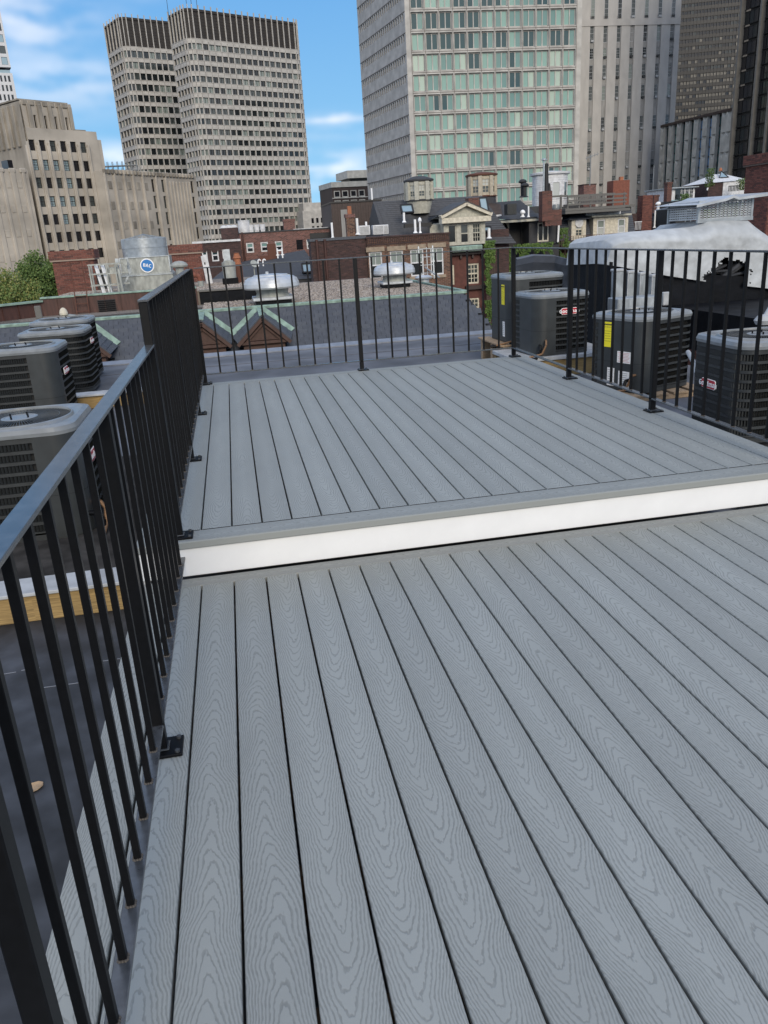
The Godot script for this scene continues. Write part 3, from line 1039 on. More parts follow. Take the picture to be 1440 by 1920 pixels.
func ac_unit(label: String, at: Vector3, turn: float, w: float, h: float, svc0: float, svc1: float, badge: String, badge_s: float, badge_y: float, stickers: Array) -> Node3D:
	var o := thing("condensing_unit", label, "air conditioner", at, turn, "condensing units on the roof")
	var r := 0.15
	var path := rounded_path(w, r, 24, 12)
	var total: float = path[-1][2] + 0.02
	var body_h := h - 0.055
	var key := "ac%.2f_%.2f_%.2f_%.2f" % [w, h, svc0, svc1]
	if not mesh_cache.has(key):
		var coil := MB.new()
		ring_strip(coil, path, 0.03, body_h, -0.03, 0.0)
		var ribs := MB.new()
		var vanes := MB.new()
		var rows := 9
		var y0 := 0.05
		var step := (body_h - 0.03 - y0) / rows
		ring_strip(ribs, path, 0.0, y0, 0.004, 0.04)
		for j in rows + 1:
			var y := y0 + step * j
			ring_strip(ribs, path, y - 0.011, y + 0.011, 0.004, 0.03)
		ring_strip(ribs, path, body_h - 0.03, body_h, 0.002, 0.03)
		var nv := int(total / 0.022)
		for i in nv:
			var s: float = total * i / nv
			if s > svc0 - 0.01 and s < svc1 + 0.01:
				continue
			var k := 0
			while k < path.size() - 1 and path[k + 1][2] < s:
				k += 1
			var p = path[k]
			var q = path[(k + 1) % path.size()]
			var f: float = clampf((s - p[2]) / maxf(0.001, p[0].distance_to(q[0])), 0.0, 1.0)
			var pos: Vector3 = p[0].lerp(q[0], f)
			var nr: Vector3 = p[1].lerp(q[1], f).normalized()
			var tan := Vector3.UP.cross(nr)
			for j in rows:
				var ya := y0 + step * j + 0.012
				var yb := y0 + step * (j + 1) - 0.012
				# a stamped slat, leaning out of the plane
				var a0 := pos + nr * 0.003 + tan * 0.001
				var a1 := pos - nr * 0.012 + tan * 0.013
				vanes.quad(a0 + Vector3.UP * ya, a1 + Vector3.UP * ya, a1 + Vector3.UP * yb, a0 + Vector3.UP * yb)
		var panel := MB.new()
		ring_strip(panel, path, 0.012, body_h, 0.008, 0.02, svc0, svc1)
		# seams of the service panel
		var seam := MB.new()
		ring_strip(seam, path, 0.30, 0.303, 0.0088, 0.0, svc0, svc1)
		# corner straps
		var top := MB.new()
		var nseg := path.size()
		var R := w * 0.405
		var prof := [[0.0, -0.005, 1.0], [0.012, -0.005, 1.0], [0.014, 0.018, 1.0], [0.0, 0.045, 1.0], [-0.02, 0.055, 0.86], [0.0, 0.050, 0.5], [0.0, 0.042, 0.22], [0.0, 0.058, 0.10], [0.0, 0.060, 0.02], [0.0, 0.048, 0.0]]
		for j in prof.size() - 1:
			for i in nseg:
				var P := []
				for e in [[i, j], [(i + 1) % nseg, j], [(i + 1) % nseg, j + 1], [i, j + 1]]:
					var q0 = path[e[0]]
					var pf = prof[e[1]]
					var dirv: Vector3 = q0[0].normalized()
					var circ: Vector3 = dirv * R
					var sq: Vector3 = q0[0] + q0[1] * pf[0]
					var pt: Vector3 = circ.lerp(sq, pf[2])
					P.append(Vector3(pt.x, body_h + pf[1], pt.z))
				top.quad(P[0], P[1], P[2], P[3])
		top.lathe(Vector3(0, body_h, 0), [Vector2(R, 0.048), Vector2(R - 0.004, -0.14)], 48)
		# wire guard, hub plate and blades
		var wires := MB.new()
		var nw := 84
		for i in nw:
			var a := TAU * i / nw
			var d := Vector3(cos(a), 0, sin(a))
			var p0 := d * 0.10 + Vector3.UP * (body_h + 0.052)
			var p1 := d * (R * 0.6) + Vector3.UP * (body_h + 0.055)
			var p2 := d * R + Vector3.UP * (body_h + 0.044)
			wires.bar(p0, p1, 0.003, 0.003)
			wires.bar(p1, p2, 0.003, 0.003)
		for rr in [0.5, 0.78]:
			for i in 48:
				var a0 := TAU * i / 48
				var a1 := TAU * (i + 1) / 48
				wires.bar(Vector3(cos(a0), 0, sin(a0)) * R * rr + Vector3.UP * (body_h + 0.051), Vector3(cos(a1), 0, sin(a1)) * R * rr + Vector3.UP * (body_h + 0.051), 0.003, 0.003)
		var well := MB.new()
		for i in 48:
			var a0 := TAU * i / 48
			var a1 := TAU * (i + 1) / 48
			var d0 := Vector3(cos(a0), 0, sin(a0)) * (R - 0.012)
			var d1 := Vector3(cos(a1), 0, sin(a1)) * (R - 0.012)
			well.quad(d0 + Vector3.UP * (body_h - 0.25), d1 + Vector3.UP * (body_h - 0.25), d1 + Vector3.UP * (body_h + 0.025), d0 + Vector3.UP * (body_h + 0.025))
		var hub := MB.new()
		hub.lathe(Vector3(0, body_h, 0), [Vector2(0.115, 0.046), Vector2(0.118, 0.056), Vector2(0.10, 0.060), Vector2(0.095, 0.056), Vector2(0.0, 0.057)], 32)
		var bolts := MB.new()
		for i in 4:
			var a := PI / 2 * i + 0.5
			bolts.tube(Vector3(cos(a) * 0.075, body_h + 0.056, sin(a) * 0.075), Vector3(cos(a) * 0.075, body_h + 0.078, sin(a) * 0.075), 0.006, 0.006, 6)
		var blades := MB.new()
		for i in 3:
			var a := TAU * i / 3 + 0.3
			var pb := []
			for kk in 6:
				var ang := a + 1.15 * kk / 5.0
				var yy: float = body_h - 0.02 - 0.07 * kk / 5.0
				pb.append([Vector3(cos(ang) * 0.07, yy, sin(ang) * 0.07), Vector3(cos(ang) * (R - 0.02), yy + 0.015, sin(ang) * (R - 0.02))])
			for kk in 5:
				blades.quad(pb[kk][0], pb[kk + 1][0], pb[kk + 1][1], pb[kk][1])
		blades.tube(Vector3(0, body_h - 0.2, 0), Vector3(0, body_h + 0.04, 0), 0.08, 0.08, 16)
		var foot := MB.new()
		foot.box(Vector3(0, 0.015, 0), Vector3(w - 0.1, 0.03, w - 0.1))
		foot.box(Vector3(0, body_h - 0.3, 0), Vector3(w - 0.16, 0.01, w - 0.16))
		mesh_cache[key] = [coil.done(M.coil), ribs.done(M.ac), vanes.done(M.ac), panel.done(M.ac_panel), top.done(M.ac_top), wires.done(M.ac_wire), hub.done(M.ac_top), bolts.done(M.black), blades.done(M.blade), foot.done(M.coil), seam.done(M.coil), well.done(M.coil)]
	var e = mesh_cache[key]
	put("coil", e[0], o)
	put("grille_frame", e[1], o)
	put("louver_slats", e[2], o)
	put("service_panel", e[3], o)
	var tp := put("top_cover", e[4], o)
	put("fan_guard", e[5], tp)
	put("fan_well", e[11], tp)
	var hb := put("hub_plate", e[6], tp)
	put("fan_blades", e[8], tp)
	put("hub_bolts", e[7], tp)
	put("base_pan", e[9], o)
	put("panel_seam", e[10], o)
	if svc1 - svc0 > 0.4:
		var vf := spot(path, svc1 - 0.16, 0.0)
		for k in 2:
			var vb := MB.new()
			var p0: Vector3 = vf[0] + vf[1].x * (0.07 * k - 0.03) + Vector3.UP * (0.13 + 0.06 * k)
			vb.path([p0 - vf[1].z * 0.01, p0 + vf[1].z * 0.06, p0 + vf[1].z * 0.09 + Vector3.DOWN * 0.05, p0 + vf[1].z * 0.10 + Vector3.DOWN * 0.15 - vf[1].x * 0.05, p0 + vf[1].z * 0.16 + Vector3.DOWN * (0.15 + 0.05 * k) - vf[1].x * 0.30], 0.013 if k else 0.019, 7)
			obj("refrigerant_pipe", vb, M.brass if k else M.black, o)
	# badge and stickers sit on the outside at a length along the outline
	if badge != "":
		var fr := spot(path, badge_s, 0.012)
		var bb := MB.new()
		bb.prism(round_rect(0.21, 0.078, 0.02), 0.0, 0.006)
		var bo := obj("badge", bb, M.white_print, o)
		bo.transform = Transform3D(fr[1], fr[0] + Vector3.UP * badge_y)
		bb = MB.new()
		bb.prism(round_rect(0.200, 0.068, 0.016), 0.0, 0.003)
		var b2 := obj("badge_face", bb, M.red_badge, bo)
		b2.position = Vector3(0, 0, 0.0065)
		words(bo, "badge_lettering", badge, 0.058, M.white_print, Vector3(0, 0, 0.011), Basis(), "Droid Sans", true)
	for s in stickers:
		# [length along outline, height, width, height of sticker, kind]
		var fr := spot(path, s[0], 0.0115)
		var sb := MB.new()
		sb.box(Vector3(0, 0, 0), Vector3(s[2], s[3], 0.002))
		var so := obj("sticker", sb, M.label_yellow if s[4] == "yellow" else M.label_white, o)
		so.transform = Transform3D(fr[1], fr[0] + Vector3.UP * s[1])
		var ink := MB.new()
		if s[4] == "yellow":
			ink.box(Vector3(0, s[3] * 0.30, 0.0015), Vector3(s[2] * 0.86, 0.003, 0.001))
			for k in 5:
				ink.box(Vector3(-s[2] * 0.05 * (k % 2), s[3] * (0.14 - 0.1 * k), 0.0015), Vector3(s[2] * (0.8 - 0.12 * (k % 3)), 0.0025, 0.001))
			words(so, "sticker_lettering", "ENERGYGUIDE", s[2] * 0.155, M.ink, Vector3(0, s[3] * 0.40, 0.002), Basis(), "Droid Sans", true)
		else:
			for k in 7:
				ink.box(Vector3(-s[2] * 0.04, s[3] * (0.38 - 0.125 * k), 0.0015), Vector3(s[2] * (0.8 - 0.1 * (k % 3)), 0.003, 0.001))
		obj("sticker_print", ink, M.ink_red if s[4] == "warning" else M.ink, so)
	return o

func spot(path: Array, s: float, out: float) -> Array:
	var k := 0
	while k < path.size() - 1 and path[k + 1][2] < s:
		k += 1
	var nr: Vector3 = path[k][1]
	return [path[k][0] + nr * out, Basis(Vector3.UP.cross(nr), Vector3.UP, nr)]

func round_rect(w: float, h: float, r: float) -> PackedVector2Array:
	var out := PackedVector2Array()
	for q in 4:
		var c := Vector2((w / 2 - r) * (1 if q == 0 or q == 3 else -1), (h / 2 - r) * (1 if q < 2 else -1))
		for i in 6:
			var a := PI / 2 * q + PI / 2 * i / 5.0
			out.append(c + Vector2(cos(a), sin(a)) * r)
	return out

func build_acs():
	# lengths along the outline: 0 front middle, 0.72 right middle, 1.45 back, 2.17 left middle
	ac_unit("dark grey condensing unit nearest on the right, with a red badge facing the deck", Vector3(4.16, -0.275, -5.82), deg_to_rad(-2.0), 0.79, 0.79, 0.55, 0.6, "Goodman", 2.14, 0.41, [])
	ac_unit("dark grey condensing unit with yellow sticker and large white labels beside the right railing post", Vector3(4.27, -0.275, -8.02), deg_to_rad(20.0), 0.79, 0.79, 1.95, 2.62, "", 0, 0, [[2.10, 0.58, 0.13, 0.26, "yellow"], [2.36, 0.36, 0.20, 0.12, "warning"], [2.17, 0.14, 0.10, 0.19, "white"], [2.34, 0.13, 0.15, 0.17, "white"]])
	ac_unit("dark grey condensing unit with a red badge, on the middle of the right row", Vector3(3.93, -0.09, -9.72), deg_to_rad(4.0), 0.75, 0.745, 1.95, 2.62, "Goodman", 0.06, 0.52, [])
	ac_unit("dark grey condensing unit with yellow sticker, farthest right by the corner railing post", Vector3(3.97, -0.035, -10.7), deg_to_rad(2.0), 0.80, 0.87, 1.95, 2.80, "", 0, 0, [[2.40, 0.62, 0.11, 0.26, "yellow"], [2.70, 0.40, 0.14, 0.13, "warning"], [2.42, 0.17, 0.08, 0.2, "white"]])
	ac_unit("grey condensing unit nearest on the left, cut off by the frame, behind the lower railing", Vector3(-1.52, -0.345, -5.68), 0.0, 0.82, 0.76, 0.14, 0.62, "Goodman", 0.78, 0.45, [])
	ac_unit("grey condensing unit second on the left, red badge on its right side", Vector3(-2.34, -0.31, -9.38), 0.0, 0.84, 0.84, 0.12, 0.50, "Goodman", 0.72, 0.54, [])
	ac_unit("grey condensing unit third on the left, ribbed corner and badge turned towards the slate roof", Vector3(-2.38, -0.31, -11.45), 0.0, 0.82, 0.82, 3.2, 3.3, "Goodman", 0.85, 0.62, [])
	ac_unit("grey condensing unit farthest on the left, only its top showing behind the third one", Vector3(-2.52, -0.31, -12.75), 0.0, 0.82, 0.85, 3.2, 3.3, "", 0, 0, [])

func beam(label: String, called: String, at: Vector3, size: Vector3, m: Material, turn := 0.0) -> Node3D:
	var o := thing(called, label, "timber", at, turn)
	return o

func build_sleepers():
	# capped timbers under the machines
	var spots := [
		[Vector3(-3.2, -0.349, -4.08), 2.58, 0.155, 0.17, "grey-capped timber across the dark roof in front of the nearest left condensing unit"],
		[Vector3(-3.4, -0.349, -10.12), 2.75, 0.15, 0.22, "grey-capped timber between the second and third left condensing units"],
	]
	for s in spots:
		var o := thing("sleeper", s[4], "timber", s[0], 0.0, "capped timbers under the machines")
		var b := MB.new()
		b.cbox(Vector3(s[1] / 2, s[2] * 0.5, 0), Vector3(s[1], s[2] - 0.001, s[3]), 0.004)
		obj("beam", b, M.wood, o)
		b = MB.new()
		b.cbox(Vector3(s[1] / 2, s[2] + 0.011, 0.012), Vector3(s[1] + 0.02, 0.02, s[3] + 0.05), 0.004)
		obj("cap", b, M.cap_grey, o)
	# right side: timbers and pallets
	var t := thing("sleeper", "grey-capped yellow timber stand under the middle right condensing unit", "timber", Vector3(3.42, -0.349, -9.55), 0.0, "capped timbers under the machines")
	var b := MB.new()
	b.cbox(Vector3(0.55, 0.104, 0.22), Vector3(1.3, 0.207, 0.05), 0.004)
	obj("beam", b, M.wood, t)
	b = MB.new()
	b.cbox(Vector3(0.55, 0.104, -0.56), Vector3(1.3, 0.207, 0.05), 0.004)
	obj("beam", b, M.wood, t)
	b = MB.new()
	b.cbox(Vector3(0.55, 0.233, -0.17), Vector3(1.34, 0.048, 0.90), 0.005)
	obj("cap", b, M.cap_grey, t)
	for e in [[Vector3(3.97, -0.349, -10.7), 0.31, "timber pallet under the farthest right condensing unit"], [Vector3(4.25, -0.349, -8.0), 0.071, "flat timber frame under the condensing unit with the yellow sticker by the post"]]:
		var p := thing("pallet", e[2], "pallet", e[0], 0.0, "timber frames under the right machines")
		var hh: float = e[1]
		for i in 5:
			var q := MB.new()
			q.cbox(Vector3(-0.46 + 0.23 * i, hh - 0.014, 0), Vector3(0.17, 0.024, 1.02), 0.003)
			obj("slat", q, M.pallet, p)
		for z in [-0.45, 0.0, 0.45]:
			var q := MB.new()
			q.cbox(Vector3(0, (hh - 0.028) / 2, z), Vector3(1.02, hh - 0.028, 0.09), 0.003)
			obj("stringer", q, M.pallet, p)
	# conduits at the near right machine
	var c := thing("conduit", "thin pale conduit bending down between the two nearest right machines", "pipe", Vector3.ZERO)
	b = MB.new()
	b.path([Vector3(4.167, 0.229, -6.900), Vector3(4.057, 0.170, -6.600), Vector3(4.024, 0.101, -6.500)], 0.022, 8)
	obj("pipe", b, M.cap_grey, c)
	# a plastic sheet lying by the near right machine
	b = MB.new()
	for i in 7:
		for j in 5:
			var P := []
			for e in [[i, j], [i + 1, j], [i + 1, j + 1], [i, j + 1]]:
				var x: float = 3.0 + e[0] * 0.11
				var z: float = -4.55 + e[1] * 0.14
				P.append(Vector3(x, -0.30 + 0.05 * sin(e[0] * 1.7 + e[1]) + 0.03 * cos(e[1] * 2.3), z))
			b.quad(P[0], P[3], P[2], P[1])
	tag(obj("plastic_sheet", b, M.edge_metal), "crumpled grey sheet lying beside the deck below the right railing", "sheet")

# ---------------------------------------------------------------- far towers
# windows as parts for the ones that show largest, the rest as one object per kind
func place_windows(parent: Node, list: Array, limit: int):
	# list of [mesh, transform]
	var rest := {}
	for i in list.size():
		var e = list[i]
		if i < limit:
			var o := put("window", e[0], parent)
			o.transform = e[1]
		else:
			if not rest.has(e[0]): rest[e[0]] = []
			rest[e[0]].append(e[1])
	for m in rest:
		many("windows", m, rest[m], parent)

func office_window(w: float, h: float, glass: Material, mullion: Material) -> ArrayMesh:
	var key := "of%.2f_%.2f_%d_%d" % [w, h, glass.get_instance_id(), mullion.get_instance_id()]
	if not mesh_cache.has(key):
		var g := MB.new()
		var f := MB.new()
		g.box(Vector3(0, 0, -0.06), Vector3(w, h, 0.04))
		f.box(Vector3(0, 0, 0.0), Vector3(0.10, h, 0.14))
		f.box(Vector3(0, h / 2 - 0.05, 0), Vector3(w, 0.09, 0.12))
		f.box(Vector3(0, -h / 2 + 0.05, 0), Vector3(w, 0.09, 0.12))
		var m := ArrayMesh.new()
		g.add_to(m, glass)
		f.add_to(m, mullion)
		mesh_cache[key] = m
	return mesh_cache[key]

# outline of a slab with rounded corners: u along the front, depth behind it; bays of equal width
func tower_outline(wid: float, dep: float, r: float, bays: int, side_bays: int) -> Array:
	# list of [x, z, normal angle] at every bay boundary, front from left to right, preceded by the left side from back to front
	var pts := []
	for i in side_bays + 1:
		var z: float = lerpf(-dep, -r, float(i) / side_bays)
		pts.append([Vector3(0, 0, z), Vector3(-1, 0, 0)])
	for i in range(1, 3):
		var a := PI / 2 * i / 3.0
		pts.append([Vector3(r - r * cos(a), 0, -r + r * sin(a)), Vector3(-cos(a), 0, sin(a))])
	for i in bays + 1:
		var x: float = lerpf(r, wid - r, float(i) / bays)
		pts.append([Vector3(x, 0, 0), Vector3(0, 0, 1)])
	for i in range(1, 3):
		var a := PI / 2 * i / 3.0
		pts.append([Vector3(wid - r + r * sin(a), 0, -r + r * cos(a)), Vector3(sin(a), 0, cos(a))])
	for i in side_bays + 1:
		var z: float = lerpf(-r, -dep, float(i) / side_bays)
		pts.append([Vector3(wid, 0, z), Vector3(1, 0, 0)])
	return pts

func outline_band(b: MB, pts: Array, y0: float, y1: float, o: float, thick := 0.0):
	for i in pts.size() - 1:
		var p = pts[i]
		var q = pts[i + 1]
		var a: Vector3 = p[0] + p[1] * o
		var c: Vector3 = q[0] + q[1] * o
		b.quad(a + Vector3.UP * y0, c + Vector3.UP * y0, c + Vector3.UP * y1, a + Vector3.UP * y1)
		if thick > 0.0:
			var ai: Vector3 = p[0] + p[1] * (o - thick)
			var ci: Vector3 = q[0] + q[1] * (o - thick)
			b.quad(a + Vector3.UP * y1, c + Vector3.UP * y1, ci + Vector3.UP * y1, ai + Vector3.UP * y1)
			b.quad(ai + Vector3.UP * y0, ci + Vector3.UP * y0, c + Vector3.UP * y0, a + Vector3.UP * y0)

func rounded_tower(label: String, at: Vector3, turn: float, wid: float, dep: float, top: float, crown: float, pitch: float, floors: int, bays: int, side_bays: int, sd: int):
	var o := thing("office_tower", label, "tower", at, turn, "pair of tan office towers with dark crowns")
	var pts := tower_outline(wid, dep, 2.6, bays, side_bays)
	var r := RandomNumberGenerator.new()
	r.seed = sd
	var core := MB.new()
	outline_band(core, pts, 0.0, crown, -0.55)
	obj("core", core, M.t1_crown, o)
	# crown of dark panels, fins standing past its top
	var cr := MB.new()
	outline_band(cr, pts, crown + 0.3, top, -0.25, 0.3)
	var roof := PackedVector2Array()
	for p in pts:
		roof.append(Vector2(p[0].x, -p[0].z))
	cr.prism(roof, top - 0.8, top - 0.5, Transform3D(Basis(Vector3.RIGHT, Vector3(0, 0, -1), Vector3.UP), Vector3.ZERO))
	obj("crown", cr, M.t1_crown, o)
	var cj := MB.new()
	for k in 9:
		var y: float = crown + 1.0 + k * (top - crown - 1.2) / 9.0
		outline_band(cj, pts, y, y + 0.05, -0.21, 0.05)
	obj("crown_joint", cj, M.steel_dark, o)
	var fin := MB.new()
	for i in pts.size():
		var p = pts[i]
		var b := Basis(Vector3.UP.cross(p[1]), Vector3.UP, p[1])
		fin.box(p[0] + p[1] * -0.02 + Vector3.UP * (crown + top + 1.0) / 2, Vector3(0.26, top + 1.0 - crown, 0.42), b)
	obj("crown_fin", fin, M.t1_conc, o)
	for k in floors + 1:
		var y := crown - k * pitch
		var sp := MB.new()
		outline_band(sp, pts, y - 0.62, y + 0.62, 0.12, 0.65)
		outline_band(sp, pts, y + 0.62, y + 0.76, 0.20, 0.4)
		var s := obj("spandrel", sp, M.t1_conc, o)
		if k == 0:
			var j := MB.new()
			for i in pts.size() - 1:
				var p = pts[i]
				var b := Basis(Vector3.UP.cross(p[1]), Vector3.UP, p[1])
				for kk in floors + 1:
					j.box(p[0] + p[1] * 0.12 + Vector3.UP * (crown - kk * pitch), Vector3(0.09, 1.24, 0.03), b)
			obj("joint", j, M.joint, s)
	var col := MB.new()
	for i in pts.size():
		var p = pts[i]
		var b := Basis(Vector3.UP.cross(p[1]), Vector3.UP, p[1])
		col.box(p[0] + p[1] * -0.1 + Vector3.UP * crown / 2, Vector3(0.36, crown, 0.4), b)
	obj("mullion", col, M.t1_conc, o)
	var list := []
	for k in floors:
		for i in pts.size() - 1:
			var p = pts[i]
			var q = pts[i + 1]
			var mid: Vector3 = (p[0] + q[0]) * 0.5
			var nr: Vector3 = (p[1] + q[1]).normalized()
			if nr.x > 0.9:
				continue
			var wd: float = p[0].distance_to(q[0]) - 0.30
			var t := r.randf() + (0.35 if nr.z < 0.95 and nr.x > -0.95 else 0.0) + 0.25 * sin(k * 1.3 + i * 0.25)
			var g: Material = M.gl_dark if t < 0.48 else (M.gl_mid if t < 0.86 else M.gl_pale)
			var m := office_window(snappedf(wd, 0.1), pitch - 1.30, g, M.steel_dark)
			list.append([m, Transform3D(Basis(Vector3.UP.cross(nr), Vector3.UP, nr), mid - nr * 0.30 + Vector3.UP * (crown - (k + 0.5) * pitch + 0.04))])
	# the front shows largest
	list.sort_custom(func(a, b): return a[1].basis.z.z > b[1].basis.z.z + 0.3)
	place_windows(o, list, 300)

func build_twin_towers():
	var pitch: float = 3.0875
	rounded_tower("tan office tower with dark ribbed crown, the right and nearer of the pair", Vector3(-4.366, -15.000, -290.000), 0.5236, 43.9, 11.0, 86.4656, 77.4288, pitch, 21, 17, 4, 1)
	rounded_tower("tan office tower with dark ribbed crown, half hidden behind the nearer one on its right", Vector3(-27.840, -15.000, -330.000), 0.4538, 30.0, 15.5, 93.6752, 83.8203, 3.5473, 20, 11, 4, 2)
	var o := thing("antenna", "thin antenna masts standing on top of the nearer tan tower", "antenna", Vector3(-3.579, 73.586, -297.000))
	var b := MB.new()
	for s in [[-6.0, 6.0], [0.0, 9.0], [1.5, 8.0], [3.2, 8.0]]:
		b.tube(Vector3(s[0], -4, 0), Vector3(s[0], s[1], 0), 0.10, 0.06, 6)
	obj("mast", b, M.t1_crown, o)

func build_concrete_tower():
	var o := thing("office_tower", "pale concrete office tower with a grid of teal windows", "tower", Vector3(32.904, -15.000, -145.000), -0.0349)
	var v1: float = 26.1068
	var pitch: float = (50.4233 - v1) / 8.0
	var u0: float = 0.8411
	var u1: float = 29.3749
	var bay := (u1 - u0) / 12.0
	var nlow := 8
	var nhigh := 13
	var holes := []
	var list := []
	var r := RandomNumberGenerator.new()
	r.seed = 12
	for j in range(-nlow, nhigh):
		var tone := r.randf()
		for i in 12:
			var u := u0 + bay * i
			var v := v1 + pitch * j
			holes.append(Rect2(u + 0.12, v + 0.30, bay - 0.24, pitch - 0.47))
	var b := MB.new()
	var top := v1 + pitch * nhigh
	facade(b, 0.0, 0.0, u1 + 0.9, top, holes, 0.42, 24.0, 0.08)
	obj("wall", b, M.t2_conc, o)
	var j := MB.new()
	for k in range(-nlow, nhigh):
		j.span(Vector3(u0 - 0.05, v1 + pitch * k + 0.06, 0.0), Vector3(u1, v1 + pitch * k + 0.14, 0.012))
	for i in 13:
		j.span(Vector3(u0 + bay * i - 0.035, v1 - pitch * nlow, 0.0), Vector3(u0 + bay * i + 0.035, top, 0.014))
	obj("panel_joint", j, M.joint, o)
	var glass := [M.gl_teal, M.gl_teal2, M.gl_teal3, M.gl_teal_dark]
	for jj in range(nhigh - 1, -nlow - 1, -1):
		var bias: float = 0.0
		if jj >= 6: bias = 0.55 if jj == 6 else 0.35
		for i in 12:
			var h: Rect2 = holes[(jj + nlow) * 12 + i]
			var wd := h.size.x - 0.18
			var ht := h.size.y - 0.17
			var fr := MB.new()
			var key := "t2frame%.2f_%.2f" % [wd, ht]
			if not mesh_cache.has(key):
				fr.box(Vector3(0, 0, 0), Vector3(0.17, ht, 0.16))
				fr.box(Vector3(0, ht / 2 - 0.05, 0), Vector3(wd, 0.1, 0.10))
				fr.box(Vector3(0, -ht / 2 + 0.05, 0), Vector3(wd, 0.1, 0.10))
				for s in [-1, 1]:
					fr.box(Vector3(s * (wd / 2 - 0.04), 0, 0), Vector3(0.08, ht, 0.10))
				mesh_cache[key] = fr.done(M.t2_conc)
			var c := h.get_center()
			var w := put("window", mesh_cache[key], o, Vector3(c.x, c.y, -0.40))
			var both := r.randf()
			for s in [-1, 1]:
				var t: float = both * 0.7 + r.randf() * 0.3 + bias * (0.4 + 0.9 * r.randf())
				var g: Material = glass[0]
				if t > 0.88: g = glass[3]
				elif t > 0.64: g = glass[2]
				elif t > 0.30: g = glass[0]
				else: g = glass[1]
				var k2 := "t2pane%.2f_%d" % [wd, g.get_instance_id()]
				if not mesh_cache.has(k2):
					var pb := MB.new()
					pb.box(Vector3.ZERO, Vector3(wd / 2 - 0.12, ht - 0.1, 0.03))
					mesh_cache[k2] = pb.done(g)
				put("pane", mesh_cache[k2], w, Vector3(s * (wd / 4 + 0.03), 0, -0.04))
	# the side that runs away on the left: panels with a row of narrow slots at the top of each floor
	var L: float = 24.0
	var n := 22
	var sh := []
	for k in range(-nlow, nhigh):
		for i in n:
			sh.append(Rect2(0.5 + (L - 1.0) * i / n + 0.24, v1 + pitch * k + pitch * 0.60, (L - 1.0) / n - 0.42, pitch * 0.34))
	b = MB.new()
	facade(b, 0.0, 0.0, L, top, sh, 0.45, 0.0)
	var sw := obj("side_wall", b, M.t2_side, o)
	sw.rotation.y = -PI / 2 + deg_to_rad(11.0)
	sw.position = Vector3(0, 0, 0) + Vector3(-sin(deg_to_rad(11.0)) * L, 0, -cos(deg_to_rad(11.0)) * L)
	sw.scale = Vector3(1, 1, 1)
	var gb := MB.new()
	gb.quad(Vector3(0, 0, -0.44), Vector3(L, 0, -0.44), Vector3(L, top, -0.44), Vector3(0, top, -0.44))
	obj("side_glass", gb, M.gl_dark, sw)
	var sj := MB.new()
	for k in range(-nlow, nhigh):
		sj.span(Vector3(0, v1 + pitch * k + pitch * 0.96, 0.0), Vector3(L, v1 + pitch * k + pitch * 1.0, 0.03))
	obj("side_joint", sj, M.joint, sw)

func build_grey_tower():
	var o := thing("office_tower", "grey stone tower with columns of narrow windows beside the teal-windowed tower", "tower", Vector3(71.322, -15.000, -165.000), -0.0175)
	var wid: float = 21.5328
	var top: float = 66.0
	var cols := []
	for x in [3.2556, 6.0115, 8.7820, 11.5372, 14.3371, 17.1520, 19.9515]:
		cols.append(x)
	var rows := [54.8765, 50.7660, 47.2873, 44.0270, 40.2942, 34.7095, 30.4328, 27.0084, 24.0723, 21.1002, 18.0914, 15.0452, 11.9608]
	var hs := [1.0, 2.6, 1.7, 2.4, 2.4, 2.4, 2.6, 1.4, 1.9, 1.9, 1.9, 1.9, 1.9]
	var hts := [3.4, 3.2, 1.9, 2.6, 2.6, 2.6, 2.2, 1.6, 1.9, 1.9, 1.9, 1.9, 1.9]
	var b := MB.new()
	var chan := []
	for c in cols:
		chan.append(Rect2(c - 0.46, 0.4, 0.92, rows[0] - 1.6))
	facade(b, 0.0, 0.0, wid, top, chan, 0.16, 20.0)
	obj("wall", b, M.t3_wall, o)
	b = MB.new()
	b.span(Vector3(0, rows[0] - 2.9, 0), Vector3(wid, rows[0] - 1.75, 0.10))
	obj("band", b, M.t3_wall, o)
	var r := RandomNumberGenerator.new()
	r.seed = 4
	b = MB.new()
	for c in cols:
		var ch := []
		for k in range(1, rows.size()):
			ch.append(Rect2(c - 0.40, rows[k] - hts[k] / 2, 0.80, hts[k]))
		var f := MB.new()
		facade(f, c - 0.46, 0.4, c + 0.46, rows[0] - 1.2, ch, 0.2, 0.0)
		var p := obj("channel", f, M.t3_chan, o)
		p.position.z = -0.15
	for ci in cols.size():
		for k in rows.size():
			var g: Material = [M.gl_mid, M.gl_pale, M.gl_mid, M.gl_dark][r.randi() % 4]
			if r.randf() < 0.08:
				g = M.t3_chan
			var h: float = hts[k]
			var z := -0.24 if k > 0 else 0.02
			var m := one_mesh_window(0.80, h, "sash6" if k != 2 else "sash4", M.cap_grey, g, 0.08)
			put("window", m, o, Vector3(cols[ci], rows[k], z))
			if r.randf() < 0.62:
				var a := MB.new()
				a.box(Vector3(cols[ci], rows[k] - h / 2 + 0.28, 0.05), Vector3(0.56, 0.36, 0.3))
				obj("window_air_conditioner", a, M.cap_grey if r.randf() < 0.5 else M.ac, o)

